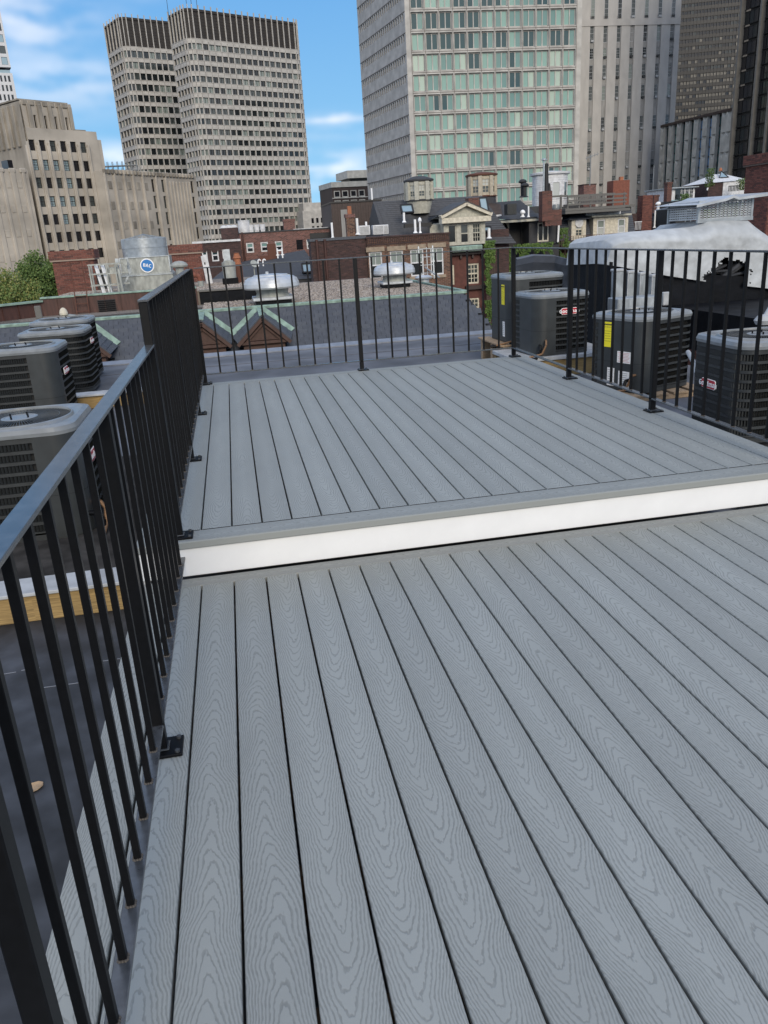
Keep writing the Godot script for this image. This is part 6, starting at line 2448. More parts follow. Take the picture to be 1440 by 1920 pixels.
func build_slate_house():
	var o := thing("slate_house", "grey slate house with a cream octagonal cupola and a pedimented dormer", "house", Vector3(9.596, -15.000, -50.000))
	# main roof: sloping up away from us
	var x0: float = 0.3009
	var x1: float = 7.3166
	var ye: float = 16.2917
	var yr: float = 17.9030 + 0.5
	var b := MB.new()
	b.span(Vector3(x0, 0, -8), Vector3(x1 + 0.6, ye, -0.3))
	obj("wall", b, M.brick_dark, o)
	b = MB.new()
	b.quad(Vector3(x0, ye - 0.6, 0.2), Vector3(x1 + 0.9, ye - 0.9, 0.2), Vector3(x1 - 0.1, yr, -3.6), Vector3(x0 - 0.15, yr, -3.6))
	b.quad(Vector3(x1 + 0.9, ye - 0.9, -8), Vector3(x0, ye - 0.6, -8), Vector3(x0 - 0.15, yr, -3.6), Vector3(x1 - 0.1, yr, -3.6))
	var rf := obj("slate_roof", b, M.slate_grey, o)
	# courses of slate on the front slope
	b = MB.new()
	var A := Vector3(x0, ye - 0.6, 0.2)
	var B := Vector3(x0 - 0.15, yr, -3.6)
	var n := 22
	for k in n:
		var t := (k + 0.5) / n
		var p := A.lerp(B, t)
		var q := Vector3(x1 + 0.9, ye - 0.9, 0.2).lerp(Vector3(x1 - 0.1, yr, -3.6), t)
		b.bar(p + Vector3(0, 0.012, 0.01), q + Vector3(0, 0.012, 0.01), 0.02, (B - A).length() / n * 0.92, (B - A).normalized())
	var cs := obj("slate_courses", b, M.slate_grey2, rf)
	cs.set_meta("kind", "stuff")
	b = MB.new()
	b.prism(PackedVector2Array([Vector2(0.6, ye - 0.9), Vector2(-3.6, yr + 0.02), Vector2(-8.0, ye - 0.6), Vector2(-8.0, ye - 2), Vector2(0.6, ye - 2)]), x0 - 0.35, x0 - 0.02, Transform3D(Basis(Vector3(0, 0, 1), Vector3.UP, Vector3(1, 0, 0)), Vector3.ZERO))
	obj("side_wall", b, M.slate_grey, o)
	# clapboard strip at the left below the eave
	b = MB.new()
	for k in 6:
		b.span(Vector3(1.1354, ye - 1.1 + 0.17 * k, 0.2), Vector3(2.6037, ye - 1.1 + 0.17 * k + 0.15, 0.34 - 0.01 * k))
	obj("clapboard", b, M.cream_grey, o)
	b = MB.new()
	b.span(Vector3(1.0909, 16.7063, 0.1), Vector3(2.7551, 16.9201, 0.5))
	obj("gutter", b, M.steel_dark, o)
	b = MB.new()
	b.span(Vector3(2.6770, 16.2095, 0.15), Vector3(3.4841, 16.7945, 0.3))
	obj("bay_wall", b, M.cream_grey, o)
	# cupola
	cupola(o, Vector3(2.7174, 17.5177, -2.4), 0.7928, 0.7845, 0.5938, 1.0726, M.cream_grey, M.cream_grey, M.roof_dark, 0.16)
	# pedimented dormer
	var dx0: float = 3.3045
	var dx1: float = 5.8938
	var dy: float = 16.8649
	var dz := 1.2
	var rects := [[3.5589, 15.6666, 4.0840, 16.7206], [4.3226, 15.6208, 4.8675, 16.7397], [5.0735, 15.6391, 5.6212, 16.7294]]
	var holes := []
	for r in rects: holes.append(hole(r))
	b = MB.new()
	facade(b, dx0, 15.5288, dx1, dy, holes, 0.18, 4.0)
	obj("dormer_wall", b, M.cream_grey, o, Vector3(0, 0, dz))
	for i in 3:
		win_rect(o, rects[i], dz - 0.08, "sash6" if i == 2 else ("sash0" if i == 1 else "plain"), M.cream_grey, [M.gl_dark, M.gl_mid], 0.07)
	b = MB.new()
	var px: float = 4.6394
	var py: float = 17.8420
	var e0: float = 3.0996
	var e1: float = 6.1511
	b.prism(PackedVector2Array([Vector2(e0 + 0.15, dy + 0.25), Vector2(e1 - 0.15, dy + 0.25), Vector2(px, py - 0.15)]), -3.0, 0.10, Transform3D(Basis(), Vector3(0, 0, dz)))
	obj("pediment", b, M.cream_grey, o)
	b = MB.new()
	b.span(Vector3(e0, dy - 0.06, dz - 0.3), Vector3(e1, dy + 0.24, dz + 0.40))
	b.bar(Vector3(e0 - 0.05, dy + 0.30, dz + 0.2), Vector3(px, py, dz + 0.2), 0.55, 0.20, Vector3.UP)
	b.bar(Vector3(e1 + 0.05, dy + 0.30, dz + 0.2), Vector3(px, py, dz + 0.2), 0.55, 0.20, Vector3.UP)
	obj("pediment_moulding", b, M.cream, o)
	b = MB.new()
	for s in [e0, e1]:
		b.bar(Vector3(s, dy + 0.42, dz - 1.2), Vector3(px, py + 0.12, dz - 1.2), 3.4, 0.06, Vector3.UP)
	obj("dormer_roof", b, M.slate_grey, o)
	var ch := thing("chimney", "dark red brick chimney on the right slope of the slate house", "chimney", Vector3(15.024, 2.235, -49.500))
	b = MB.new()
	b.span(Vector3(-0.34, -0.5, -0.7), Vector3(0.34, 0.9372, 0.0))
	obj("stack", b, M.brick_red, ch)
	skylight("tilted skylight with a dark frame on the left slope of the slate house", Vector3(11.094, 2.784, -50.600) + Vector3(0, 0, 0.0), 0.70, 0.62, 0.75)
	skylight("blue-grey skylight high behind the chimney of the slate house", Vector3(16.268, 2.770, -51.500), 0.5, 1.0, 0.5)
	skylight("small blue-grey skylight low on the right slope of the slate house", Vector3(15.781, 1.335, -49.600), 0.62, 0.32, 0.6)
	vent_pipe("white vent pipe below the left skylight on the slate roof", Vector3(10.759, 2.021, -50.000), 0.5567, 0.07, M.white_pipe)
	vent_pipe("white vent pipe at the lower right of the slate house, above the ivy", Vector3(15.785, 0.804, -49.000), 0.5819, 0.09, M.white_pipe)

func build_dark_house():
	var o := thing("shingle_house", "dark shingled house with a tan cupola and a deep open porch", "house", Vector3(17.592, -15.000, -52.000))
	b_house_c(o)

func b_house_c(o: Node3D):
	var b := MB.new()
	# lower body and right wall with a window
	var wr := [2.4675, 15.3500, 3.2403, 16.5375]
	b.span(Vector3(-1.2792, 0, -7), Vector3(3.8820, 15.1241, 0.2))
	b.span(Vector3(-1.1605, 15.1241, -7), Vector3(3.8715, 16.6370, -1.6))
	obj("body", b, M.black_wall, o)
	b = MB.new()
	facade(b, 1.8814, 15.1847, 3.8689, 16.7020, [hole(wr)], 0.2, 1.5)
	obj("shingle_wall", b, M.shingle, o)
	b = MB.new()
	for k in 11:
		b.span(Vector3(1.9180, 15.1847 + 0.16 * k, 0.001), Vector3(2.4308, 15.1847 + 0.16 * k + 0.13, 0.03))
		b.span(Vector3(3.2772, 15.1847 + 0.16 * k, 0.001), Vector3(3.8318, 15.1847 + 0.16 * k + 0.13, 0.03))
	obj("shingle_course", b, M.roof_dark, o)
	win_rect(o, wr, -0.06, "two", M.cream, [M.gl_dark], 0.09)
	# porch recess: glazed doors, posts
	b = MB.new()
	b.span(Vector3(-0.2255, 15.3326, -1.55), Vector3(0.7881, 16.7710, -1.5))
	obj("porch_glass", b, M.gl_dark, o)
	b = MB.new()
	for x in [-0.3698, 0.1357, 0.6066, 0.9334, 1.9185]:
		b.span(Vector3(x - 0.05, 15.2780, -1.4), Vector3(x + 0.05, 16.7838, -1.3))
	obj("porch_post", b, M.grey_wood, o)
	b = MB.new()
	b.tri(Vector3(0.6822, 16.6865, -1.2), Vector3(0.9355, 16.2307, -1.2), Vector3(0.9355, 16.7190, -1.2))
	obj("curtain", b, M.cream, o)
	# roofs
	b = MB.new()
	b.quad(Vector3(-0.6452, 16.9070, 0.3), Vector3(4.0050, 16.6423, 0.3), Vector3(2.9690, 17.1637, -1.6), Vector3(0.7220, 17.2781, -1.6))
	b.span(Vector3(-0.6452, 16.8424, -1.6), Vector3(4.0050, 16.7539, 0.3))
	b.quad(Vector3(0.0029, 17.1396, -1.6), Vector3(3.0438, 17.0628, -1.6), Vector3(2.5260, 18.0621, -3.4), Vector3(0.7964, 18.0200, -3.4))
	obj("roof", b, M.roof_dark, o)
	b = MB.new()
	b.quad(Vector3(-0.7154, 16.9907, -0.6), Vector3(0.2891, 17.0981, -0.6), Vector3(1.0114, 17.9067, -3.2), Vector3(-1.1966, 18.1024, -3.2))
	obj("rusty_roof", b, M.roof_brown, o)
	b = MB.new()
	b.bar(Vector3(-1.197, 18.102, -2.600), Vector3(-0.679, 17.085, -0.300), 0.14, 0.10)
	b.bar(Vector3(-0.679, 17.085, -0.300), Vector3(0.074, 17.142, -0.200), 0.14, 0.10)
	obj("white_gutter", b, M.white_pipe, o)
	b = MB.new()
	b.span(Vector3(-0.6452, 16.6533, 0.25), Vector3(4.0050, 16.7835, 0.36))
	obj("eave_board", b, M.cream_grey, o)
	b = MB.new()
	b.tube(Vector3(3.7923, 15.2655, 0.2), Vector3(3.8293, 16.5170, 0.25), 0.07, 0.07, 8)
	b.tube(Vector3(3.8293, 16.5170, 0.25), Vector3(3.8943, 16.6443, 0.4), 0.07, 0.07, 8)
	obj("downspout", b, M.white_pipe, o)
	# dark box on the roof
	var q := thing("roof_unit", "black ribbed metal unit on the roof of the shingle house", "roof unit", Vector3(17.855, 2.100, -51.000))
	b = MB.new()
	b.cbox(Vector3(0, 0.33, 0), Vector3(0.62, 0.66, 0.6), 0.02)
	for k in 8:
		b.box(Vector3(-0.28 + 0.08 * k, 0.33, 0.31), Vector3(0.03, 0.6, 0.02))
	obj("casing", b, M.ac, q)
	cupola(o, Vector3(0.0295, 17.6910, -4.2), 0.9092, 0.7318 * 1.06, 0.9092, 1.2655, M.cupola_tan, M.shingle, M.rust, 0.10)
	# chimney with flues
	var ch := thing("chimney", "red brick chimney carrying a black flue and a thin steel flue, by the white cupola", "chimney", Vector3(20.112, 1.901, -50.500))
	b = MB.new()
	b.span(Vector3(-0.33, -0.3, -0.6), Vector3(0.33, 1.4735, 0.0))
	b.span(Vector3(-0.1, -0.6, -0.5), Vector3(1.0, 0.35, -0.05))
	obj("stack", b, M.brick_red, ch)
	b = MB.new()
	var hb: float = 1.4735
	b.tube(Vector3(0.05, hb, -0.3), Vector3(0.02, hb + 1.45, -0.3), 0.16, 0.13, 12)
	b.tube(Vector3(0.02, hb + 1.45, -0.3), Vector3(0.02, hb + 1.6, -0.3), 0.16, 0.14, 12)
	b.tube(Vector3(0.24, hb - 0.05, -0.3), Vector3(0.24, hb + 0.45, -0.3), 0.12, 0.06, 10)
	obj("flue", b, M.black_wall, ch)
	b = MB.new()
	b.tube(Vector3(-0.22, hb - 0.4, -0.1), Vector3(-0.20, hb + 1.75, -0.1), 0.06, 0.06, 10)
	b.lathe(Vector3(-0.20, hb + 1.75, -0.1), [Vector2(0.06, 0), Vector2(0.17, 0.02), Vector2(0.17, 0.09), Vector2(0.0, 0.15)], 10)
	obj("steel_flue", b, M.galv, ch)
	for e in [[Vector3(19.401, 3.162, -53.000), 0.95, 0.13, "black stove flue on the dark roof right of the tan cupola"], [Vector3(19.400, 3.142, -52.600), 0.72, 0.13, "second, shorter black flue on the dark roof right of the tan cupola"]]:
		vent_pipe(e[3], e[0], e[1], e[2], M.black_wall, true)
	vent_pipe("thin white vent pipe on the low dark roof right of the roof unit", Vector3(19.061, 1.909, -51.000), 0.6435, 0.05, M.white_pipe)
	vent_pipe("short white vent with a cap on the low dark roof", Vector3(18.669, 1.930, -51.000), 0.28, 0.08, M.white_pipe, true)

func build_white_house():
	var o := thing("white_cupola", "white shingled octagonal cupola behind the flues", "cupola", Vector3(23.238, -15.000, -57.000))
	var x: float = 0.2392
	var b := MB.new()
	b.span(Vector3(x - 2.2, 0, -5), Vector3(x + 2.2, 17.6655, -0.5))
	obj("body", b, M.roof_dark, o)
	var r: float = 1.1538
	var k8 := cos(PI / 8)
	var yb: float = 17.5233
	var yt: float = 19.7008
	b = MB.new()
	b.lathe(Vector3(x, yb, -1.5), [Vector2(r / k8, 0), Vector2(r / k8, yt - yb)], 8, PI / 8, TAU + PI / 8)
	obj("wall", b, M.white_paint, o)
	b = MB.new()
	for j in 14:
		b.lathe(Vector3(x, yb + 0.12 + j * (yt - yb - 0.2) / 14.0, -1.5), [Vector2(r / k8 * 1.0, 0), Vector2(r / k8 * 1.012, 0.004), Vector2(r / k8 * 1.002, 0.10)], 8, PI / 8, TAU + PI / 8)
	obj("shingle_course", b, M.white_paint, o)
	b = MB.new()
	b.lathe(Vector3(x, yt, -1.5), [Vector2(r / k8, -0.02), Vector2(r / k8 * 1.14, 0.05), Vector2(r / k8 * 1.15, 0.17), Vector2(r / k8 * 1.05, 0.2), Vector2(0, 0.32)], 8, PI / 8, TAU + PI / 8)
	obj("cornice", b, M.white_paint, o)
	for e in [[PI / 2, "plain"], [PI / 4, "plain"]]:
		var a: float = e[0]
		var win := window(o, 0, 0, 0.62, 1.15, 0, "plain", M.white_paint, [M.gl_curtain if a > 1.0 else M.gl_mid], 0.07)
		win.transform = Transform3D(Basis(Vector3.UP, PI / 2 - a), Vector3(x + cos(a) * (r * 1.02), (yb + yt) / 2 + 0.05, -1.5 + sin(a) * (r * 1.02)))
	# weathered roof deck with railing and bench
	var d := thing("roof_deck", "weathered grey wooden roof deck with railings, right of the white cupola", "roof deck", Vector3(25.106, 2.320, -54.000))
	b = MB.new()
	b.span(Vector3(-2.3, -0.15, -3.0), Vector3(2.05, 0.0, 0.0))
	b.span(Vector3(-2.4, -0.34, -3.0), Vector3(2.3, -0.17, 0.25))
	obj("platform", b, M.grey_wood, d)
	var rise := 0.16
	for i in 6:
		var px := -2.1 + 0.82 * i
		var q := MB.new()
		q.box(Vector3(px, 0.42, -0.1), Vector3(0.09, 0.84, 0.09))
		obj("post", q, M.grey_wood, d)
	for y in [0.22, 0.46, 0.72]:
		var q := MB.new()
		q.box(Vector3(0.0, y + 0.02, -0.04), Vector3(4.3, 0.11, 0.04))
		obj("rail", q, M.grey_wood, d)
	var q := MB.new()
	q.box(Vector3(0.2, 0.85, -1.5), Vector3(3.6, 0.08, 0.08))
	for i in 18:
		q.box(Vector3(-1.2 + 0.13 * i, 0.55, -1.0), Vector3(0.10, 0.55, 0.03), Basis(Vector3.RIGHT, -0.25))
	obj("bench_back", q, M.grey_wood, d)
	q = MB.new()
	q.lathe(Vector3(-2.9, -0.1, -0.2), [Vector2(0.22, 0), Vector2(0.25, 0.2), Vector2(0.22, 0.42), Vector2(0, 0.43)], 14)
	obj("barrel", q, M.ac_top, d)
	q = MB.new()
	q.box(Vector3(-2.55, 0.4, -0.2), Vector3(0.12, 1.0, 0.12))
	q.box(Vector3(-2.75, 0.82, -0.2), Vector3(1.2, 0.12, 0.10))
	obj("post_cap", q, M.grey_wood, d)
	for e in [["rust-orange rendered chimney block at the right end of the weathered roof deck", Vector3(27.804, 2.403, -56.000), 0.6150, 1.6155, 0], ["low brown brick chimney behind the weathered roof deck", Vector3(25.901, 3.041, -57.000), 0.4615, 0.8148, 1]]:
		var c := thing("chimney", e[0], "chimney", e[1])
		b = MB.new()
		b.span(Vector3(-e[2], -1.5, -1.0), Vector3(e[2], e[3], 0.0))
		obj("stack", b, M.orange_stucco if e[4] == 0 else M.brick_old, c)
		b = MB.new()
		if e[4] == 0:
			b.box(Vector3(0.15, e[3] + 0.12, -0.4), Vector3(0.25, 0.25, 0.25))
		else:
			b.box(Vector3(0, e[3] + 0.04, -0.5), Vector3(e[2] * 2.1, 0.08, 1.05))
		obj("cap", b, M.clay if e[4] == 0 else M.brick_dark, c)
	for e in [["thin television aerial mast left of the orange chimney block", Vector3(25.659, 3.800, -56.500), 2.0, true], ["bare thin mast among the chimneys right of the grey stone tower", Vector3(32.367, 3.403, -60.000), 1.75, false]]:
		var a := thing("aerial", e[0], "aerial", e[1])
		b = MB.new()
		b.tube(Vector3.ZERO, Vector3(0, e[2], 0), 0.03, 0.025, 6)
		if e[3]:
			b.tube(Vector3(-0.35, e[2] * 0.88, 0), Vector3(0.6, e[2] * 1.02, 0), 0.022, 0.022, 5)
			for k in 5:
				b.tube(Vector3(-0.3 + 0.2 * k, e[2] * (0.89 + 0.03 * k) - 0.12, 0), Vector3(-0.3 + 0.2 * k, e[2] * (0.89 + 0.03 * k) + 0.15, 0), 0.014, 0.014, 5)
		obj("mast", b, M.ac_top, a)

func build_cream_house():
	var o := thing("mansard_house", "dark mansard house with cream dormers and a ragged dark cornice", "house", Vector3(23.055, -15.000, -55.000))
	var x0: float = -0.2415
	var x1: float = 5.4632
	var yt: float = 17.2323
	var yc: float = 15.2642
	var b := MB.new()
	b.span(Vector3(x0 + 0.2, 0, -8), Vector3(x1, yc, -0.3))
	obj("body", b, M.brownstone, o)
	b = MB.new()
	b.quad(Vector3(x0, yc, 0.0), Vector3(x1, yc, 0.0), Vector3(x1, yt, -0.9), Vector3(x0, yt, -0.9))
	b.quad(Vector3(x0, yt, -0.9), Vector3(x1, yt, -0.9), Vector3(x1, yt, -8), Vector3(x0, yt, -8))
	b.quad(Vector3(x1, yc, 0), Vector3(x1, yc, -8), Vector3(x1, yt, -8), Vector3(x1, yt, -0.9))
	b.quad(Vector3(x0, yc, -8), Vector3(x0, yc, 0), Vector3(x0, yt, -0.9), Vector3(x0, yt, -8))
	var rf := obj("mansard_roof", b, M.slate3, o)
	b = MB.new()
	for k in 14:
		var t := k / 14.0
		b.box(Vector3((x0 + x1) / 2, lerpf(yc, yt, t) + 0.06, -0.9 * t + 0.01), Vector3(x1 - x0, 0.10, 0.02), Basis(Vector3.RIGHT, -0.4))
	obj("slate_courses", b, M.slate, rf)
	b = MB.new()
	b.span(Vector3(x0 - 0.3, yt, -8), Vector3(x1 + 0.15, yt + 0.14, -0.5))
	obj("roof_edge", b, M.grey_wood, o)
	b = MB.new()
	b.span(Vector3(1.8161, 16.7828, -0.7), Vector3(4.4000, 17.1318, -0.25))
	obj("white_board", b, M.white_paint, o)
	# dormers
	var r1 := [0.8597, 15.4889, 1.4131, 16.3674]
	b = MB.new()
	facade(b, 0.5834, yc - 0.05, 1.6504, 16.6835, [hole(r1)], 0.15, 1.6)
	obj("dormer_wall", b, M.cream, o, Vector3(0, 0, 0.15))
	win_rect(o, r1, 0.08, "sash4", M.cream, [M.gl_mid, M.gl_curtain], 0.07)
	b = MB.new()
	b.tube(Vector3((r1[0] + r1[2]) / 2, r1[3], 0.14), Vector3((r1[0] + r1[2]) / 2, r1[3], 0.20), 0.30, 0.30, 20)
	obj("arch", b, M.white_paint, o)
	b = MB.new()
	var hx: float = 1.0730
	b.quad(Vector3(0.2934, 16.6487, 0.4), Vector3(1.8648, 16.6487, 0.4), Vector3(hx + 0.2, 17.1002, -0.5), Vector3(hx - 0.2, 17.1002, -0.5))
	b.tri(Vector3(0.2934, 16.6487, -1.4), Vector3(0.2934, 16.6487, 0.4), Vector3(hx - 0.2, 17.1002, -0.5))
	b.tri(Vector3(1.8648, 16.6487, 0.4), Vector3(1.8648, 16.6487, -1.4), Vector3(hx + 0.2, 17.1002, -0.5))
	b.span(Vector3(0.2934, 16.5965, -0.8), Vector3(1.8648, 16.6417, 0.42))
	obj("dormer_roof", b, M.slate, o)
	var r2 := [2.4420, 15.4315, 3.0406, 16.4901]
	var r3 := [3.9985, 15.4851, 4.5623, 16.4772]
	b = MB.new()
	facade(b, 2.1613, yc - 0.02, 4.7658, 16.7372, [hole(r2), hole(r3)], 0.15, 1.6)
	obj("dormer_wall", b, M.cream, o, Vector3(0, 0, 0.2))
	for r in [r2, r3]:
		win_rect(o, r, 0.13, "sash0", M.white_paint, [M.gl_curtain, M.gl_pale], 0.09)
	b = MB.new()
	b.span(Vector3(1.9001, 16.6671, -0.6), Vector3(4.8499, 16.7897, 0.5))
	obj("dormer_cap", b, M.cream_grey, o)
	# heavy dark cornice
	b = MB.new()
	b.span(Vector3(x0 - 0.1, yc - 0.42, -0.5), Vector3(x1 + 0.3, yc - 0.003, 0.55))
	obj("cornice", b, M.roof_brown, o)
	b = MB.new()
	for i in 30:
		b.box(Vector3(lerpf(x0, x1, (i + 0.5) / 30.0), yc + 0.13, 0.42), Vector3(0.02, 0.26, 0.02))
	b.box(Vector3((x0 + x1) / 2, yc + 0.26, 0.42), Vector3(x1 - x0, 0.025, 0.025))
	obj("snow_guard", b, M.rust, o)
	# house front seen through the railings: pale window surround
	var wf := [3.2155, 12.9340, 3.8670, 13.7732]
	win_rect(o, wf, 0.05, "sash4", M.cream, [M.gl_mid, M.gl_curtain], 0.16)
	# ivy under the eaves and down the oriel house
	ivy("ivy climbing the corner right of the red oriel house", Vector3(14.591, -3.945, -45.200), 0.5769, 4.6550, 0.3, 2600, 3)
	ivy("ivy spreading below the porch of the shingle house", Vector3(18.598, -1.480, -51.000), 4.1296, 1.7746, 0.4, 4200, 4)
	ivy("ivy hanging under the dark cornice of the mansard house", Vector3(24.137, -1.229, -53.800), 3.7551, 1.4019, 0.4, 2800, 5)
	ivy("tuft of ivy against the downspout left of the mansard roof", Vector3(22.255, -0.062, -53.000), 0.7152, 1.1540, 0.3, 500, 6)

func leaf_mesh(m: Material) -> ArrayMesh:
	var key := "leaf%d" % m.get_instance_id()
	if not mesh_cache.has(key):
		var b := MB.new()
		b.tri(Vector3(0, -0.5, 0), Vector3(0.34, 0.0, 0.08), Vector3(0, 0.5, -0.04))
		b.tri(Vector3(0, -0.5, 0), Vector3(0, 0.5, -0.04), Vector3(-0.34, 0.0, 0.08))
		mesh_cache[key] = b.done(m)
	return mesh_cache[key]

func ivy(label: String, at: Vector3, w: float, h: float, d: float, count: int, sd: int):
	var o := thing("ivy", label, "ivy", at)
	var r := RandomNumberGenerator.new()
	r.seed = sd
	var n := FastNoiseLite.new()
	n.seed = sd
	n.frequency = 0.9
	var b := MB.new()
	for i in 5:
		b.tube(Vector3(w * (i / 4.0 - 0.5) * 0.7, 0, -0.05), Vector3(w * (i / 4.0 - 0.5) * 0.8 + 0.1, h * 0.95, -0.05), 0.03, 0.015, 5)
	obj("stem", b, M.bark, o)
	var l := [[], []]
	for i in count:
		var x := r.randf_range(-0.5, 0.5) * w
		var y := r.randf() * h
		var k := n.get_noise_2d(x, y)
		if k < -0.22: continue
		var z := d * (0.4 + 0.6 * k) * r.randf()
		var s := r.randf_range(0.09, 0.17)
		var edge := 0.2 * n.get_noise_2d(y * 2.0, 7.0)
		var bs := Basis(Vector3(1, 0, 0), r.randf_range(-0.9, 0.3)) * Basis(Vector3.UP, r.randf_range(-1, 1)) * Basis(Vector3(0, 0, 1), r.randf() * TAU)
		l[1 if r.randf() < 0.3 + k * 0.5 else 0].append(Transform3D(bs.scaled(Vector3(s, s, s)), Vector3(x + edge, y, z)))
	many("leaves", leaf_mesh(M.ivy), l[0], o)
	many("leaves", leaf_mesh(M.ivy2), l[1], o)

func build_far_brick():
	# long brick back wall with small white windows
	var o := thing("brick_house", "long faded red brick back wall with small white windows below the tan towers", "house", Vector3(0.988, -15.000, -60.000))
	var x0: float = -0.0091
	var x1: float = 6.7490
	var top: float = 17.0134
	var rects := [[0.3868, 15.7170, 0.9103, 16.3971], [1.4048, 15.7271, 1.9315, 16.3911], [2.4268, 15.7011, 2.9567, 16.3851], [4.6834, 15.7155, 5.0285, 16.3674]]
	var holes := []
	for r in rects: holes.append(hole(r))
	var dr := [3.9549, 15.7197, 4.4131, 16.3883]
	holes.append(hole(dr))
	var b := MB.new()
	facade(b, x0, 0, x1, top, holes, 0.2, 8.0)
	obj("wall", b, M.brick_old, o)
	for r in rects:
		win_rect(o, r, -0.08, "sash0", M.white_paint, [M.gl_dark, M.gl_teal3], 0.09)
	b = MB.new()
	b.span(Vector3(dr[0], dr[1], -0.18), Vector3(dr[2], dr[3], -0.12))
	obj("door", b, M.gl_smoke, o)
	b = MB.new()
	b.span(Vector3(x0 - 0.05, top, -8), Vector3(x1, top + 0.08, 0.06))
	obj("coping", b, M.roof_dark, o)
	b = MB.new()
	b.span(Vector3(3.8702, 16.9741, -4), Vector3(6.8507, 17.1354, -0.4))
	obj("white_parapet", b, M.white_paint, o)
	b = MB.new()
	b.span(Vector3(4.9715, 16.4189, -0.1), Vector3(6.7778, 16.7798, 0.1))
	obj("dark_panel", b, M.black_wall, o)
	b = MB.new()
	b.tube(Vector3(0.1857, 4, 0.08), Vector3(0.1857, top + 0.1, 0.08), 0.07, 0.07, 8)
	obj("drain_pipe", b, M.copper_brown, o)
	# lower house on the left with arched windows
	o = thing("brick_house", "low red brick house with arched white windows beside the red chimney, behind the vents", "house", Vector3(-1.571, -15.000, -56.000))
	var gx1: float = 2.5234
	var gt: float = 16.5440
	rects = [[0.5466, 15.3712, 0.9946, 16.1373], [-0.0714, 15.4469, 0.2716, 16.1446], [1.2508, 15.4995, 1.5621, 16.1663]]
	holes = []
	for r in rects: holes.append(hole(r))
	b = MB.new()
	facade(b, -0.6, 0, gx1, gt, holes, 0.18, 3.6)
	obj("wall", b, M.brick_dark, o)
	for r in rects:
		win_rect(o, r, -0.07, "sash0", M.white_paint, [M.gl_dark, M.gl_teal_dark], 0.08)
		b = MB.new()
		b.tube(Vector3((r[0] + r[2]) / 2, r[3] - 0.02, 0.0), Vector3((r[0] + r[2]) / 2, r[3] - 0.02, 0.02), (r[2] - r[0]) / 2, (r[2] - r[0]) / 2, 18)
		obj("arch", b, M.brick_dark, o)
	b = MB.new()
	b.span(Vector3(-0.6, gt, -3.6), Vector3(gx1, gt + 0.13, 0.10))
	obj("white_edge", b, M.white_paint, o)
	# things on those roofs
	var q := thing("roof_cistern", "white round cistern on the far brick roof", "tank", Vector3(1.398, 2.032, -61.500))
	b = MB.new()
	b.tube(Vector3.ZERO, Vector3(0, 0.85, 0), 0.42, 0.42, 20)
	b.tube(Vector3(0, 0.85, 0), Vector3(0, 0.9, 0), 0.44, 0.40, 20)
	obj("drum", b, M.white_paint, q)
	q = thing("roof_equipment", "cluster of white satellite drums and boxes beside the cistern", "equipment", Vector3(2.386, 2.048, -61.500))
	for k in 3:
		b = MB.new()
		b.tube(Vector3(-0.5 + 0.42 * k, 0.15, 0), Vector3(-0.5 + 0.42 * k, 0.55, 0.0), 0.19, 0.19, 14)
		b.box(Vector3(-0.5 + 0.42 * k, 0.08, 0), Vector3(0.3, 0.16, 0.3))
		obj("drum", b, M.white_paint, q)
	var ch := thing("chimney", "dark square chimney block with pale crumpled covers, left of the cistern", "chimney", Vector3(0.321, 1.585, -60.000))
	b = MB.new()
	b.span(Vector3(-0.6, -0.5, -1.0), Vector3(0.6, 0.8817, 0.0))
	obj("stack", b, M.brick_dark, ch)
	b = MB.new()
	for k in 3:
		b.lathe(Vector3(-0.35 + 0.35 * k, 0.8817 - 0.02, -0.5), [Vector2(0.26, 0), Vector2(0.22, 0.14), Vector2(0.10, 0.20), Vector2(0, 0.21)], 12)
	obj("cover", b, M.white_paint, ch)
	ch = thing("chimney", "square red brick chimney standing on the long faded brick wall", "chimney", Vector3(4.610, 1.916, -60.600))
	b = MB.new()
	b.span(Vector3(-0.40, -0.5, -0.8), Vector3(0.40, 0.8962, 0.0))
	b.span(Vector3(-0.44, 0.8606 - 0.1, -0.84), Vector3(0.44, 0.8962 + 0.02, 0.04))
	obj("stack", b, M.brick_old, ch)
	# dark lean-to roofs in front of the long wall
	var lr := thing("shed_roof", "dark felt-covered lean-to roof with a skylight in front of the long brick wall", "roof", Vector3(3.109, -15.000, -50.000))
	b = MB.new()
	var yA: float = 15.7388
	var yB: float = 14.2723
	b.quad(Vector3(-4.6, yB, 3.0), Vector3(2.2, yB, 3.0), Vector3(2.0, yA, -6.0), Vector3(-3.0, yA - 0.6, -6.0))
	b.span(Vector3(-4.6, 0, -6.0), Vector3(2.2, yB - 0.02, 2.98))
	obj("felt", b, M.roof_dark, lr)
	b = MB.new()
	for k in 9:
		var t := k / 9.0
		b.bar(Vector3(lerpf(-4.6, -3.0, t), lerpf(yB, yA - 0.6, t) + 0.01, lerpf(3.0, -6.0, t)), Vector3(lerpf(2.2, 2.0, t), lerpf(yB, yA, t) + 0.015, lerpf(3.0, -6.0, t)), 0.10, 0.02)
	obj("felt_lap", b, M.slate3, lr)
	skylight("pale tilted skylight on the dark lean-to roof", Vector3(4.498, -0.194, -48.200), 0.62, 0.62, 0.7)
	ch = thing("chimney", "rusty thin chimney stub in front of the middle white window of the long brick wall", "chimney", Vector3(2.840, 0.443, -54.000))
	b = MB.new()
	b.span(Vector3(-0.28, -1.0, -0.5), Vector3(0.28, 0.8114, 0.0))
	b.span(Vector3(-0.9, -1.0, -0.5), Vector3(0.1, 0.1, -0.02))
	obj("stack", b, M.rust, ch)
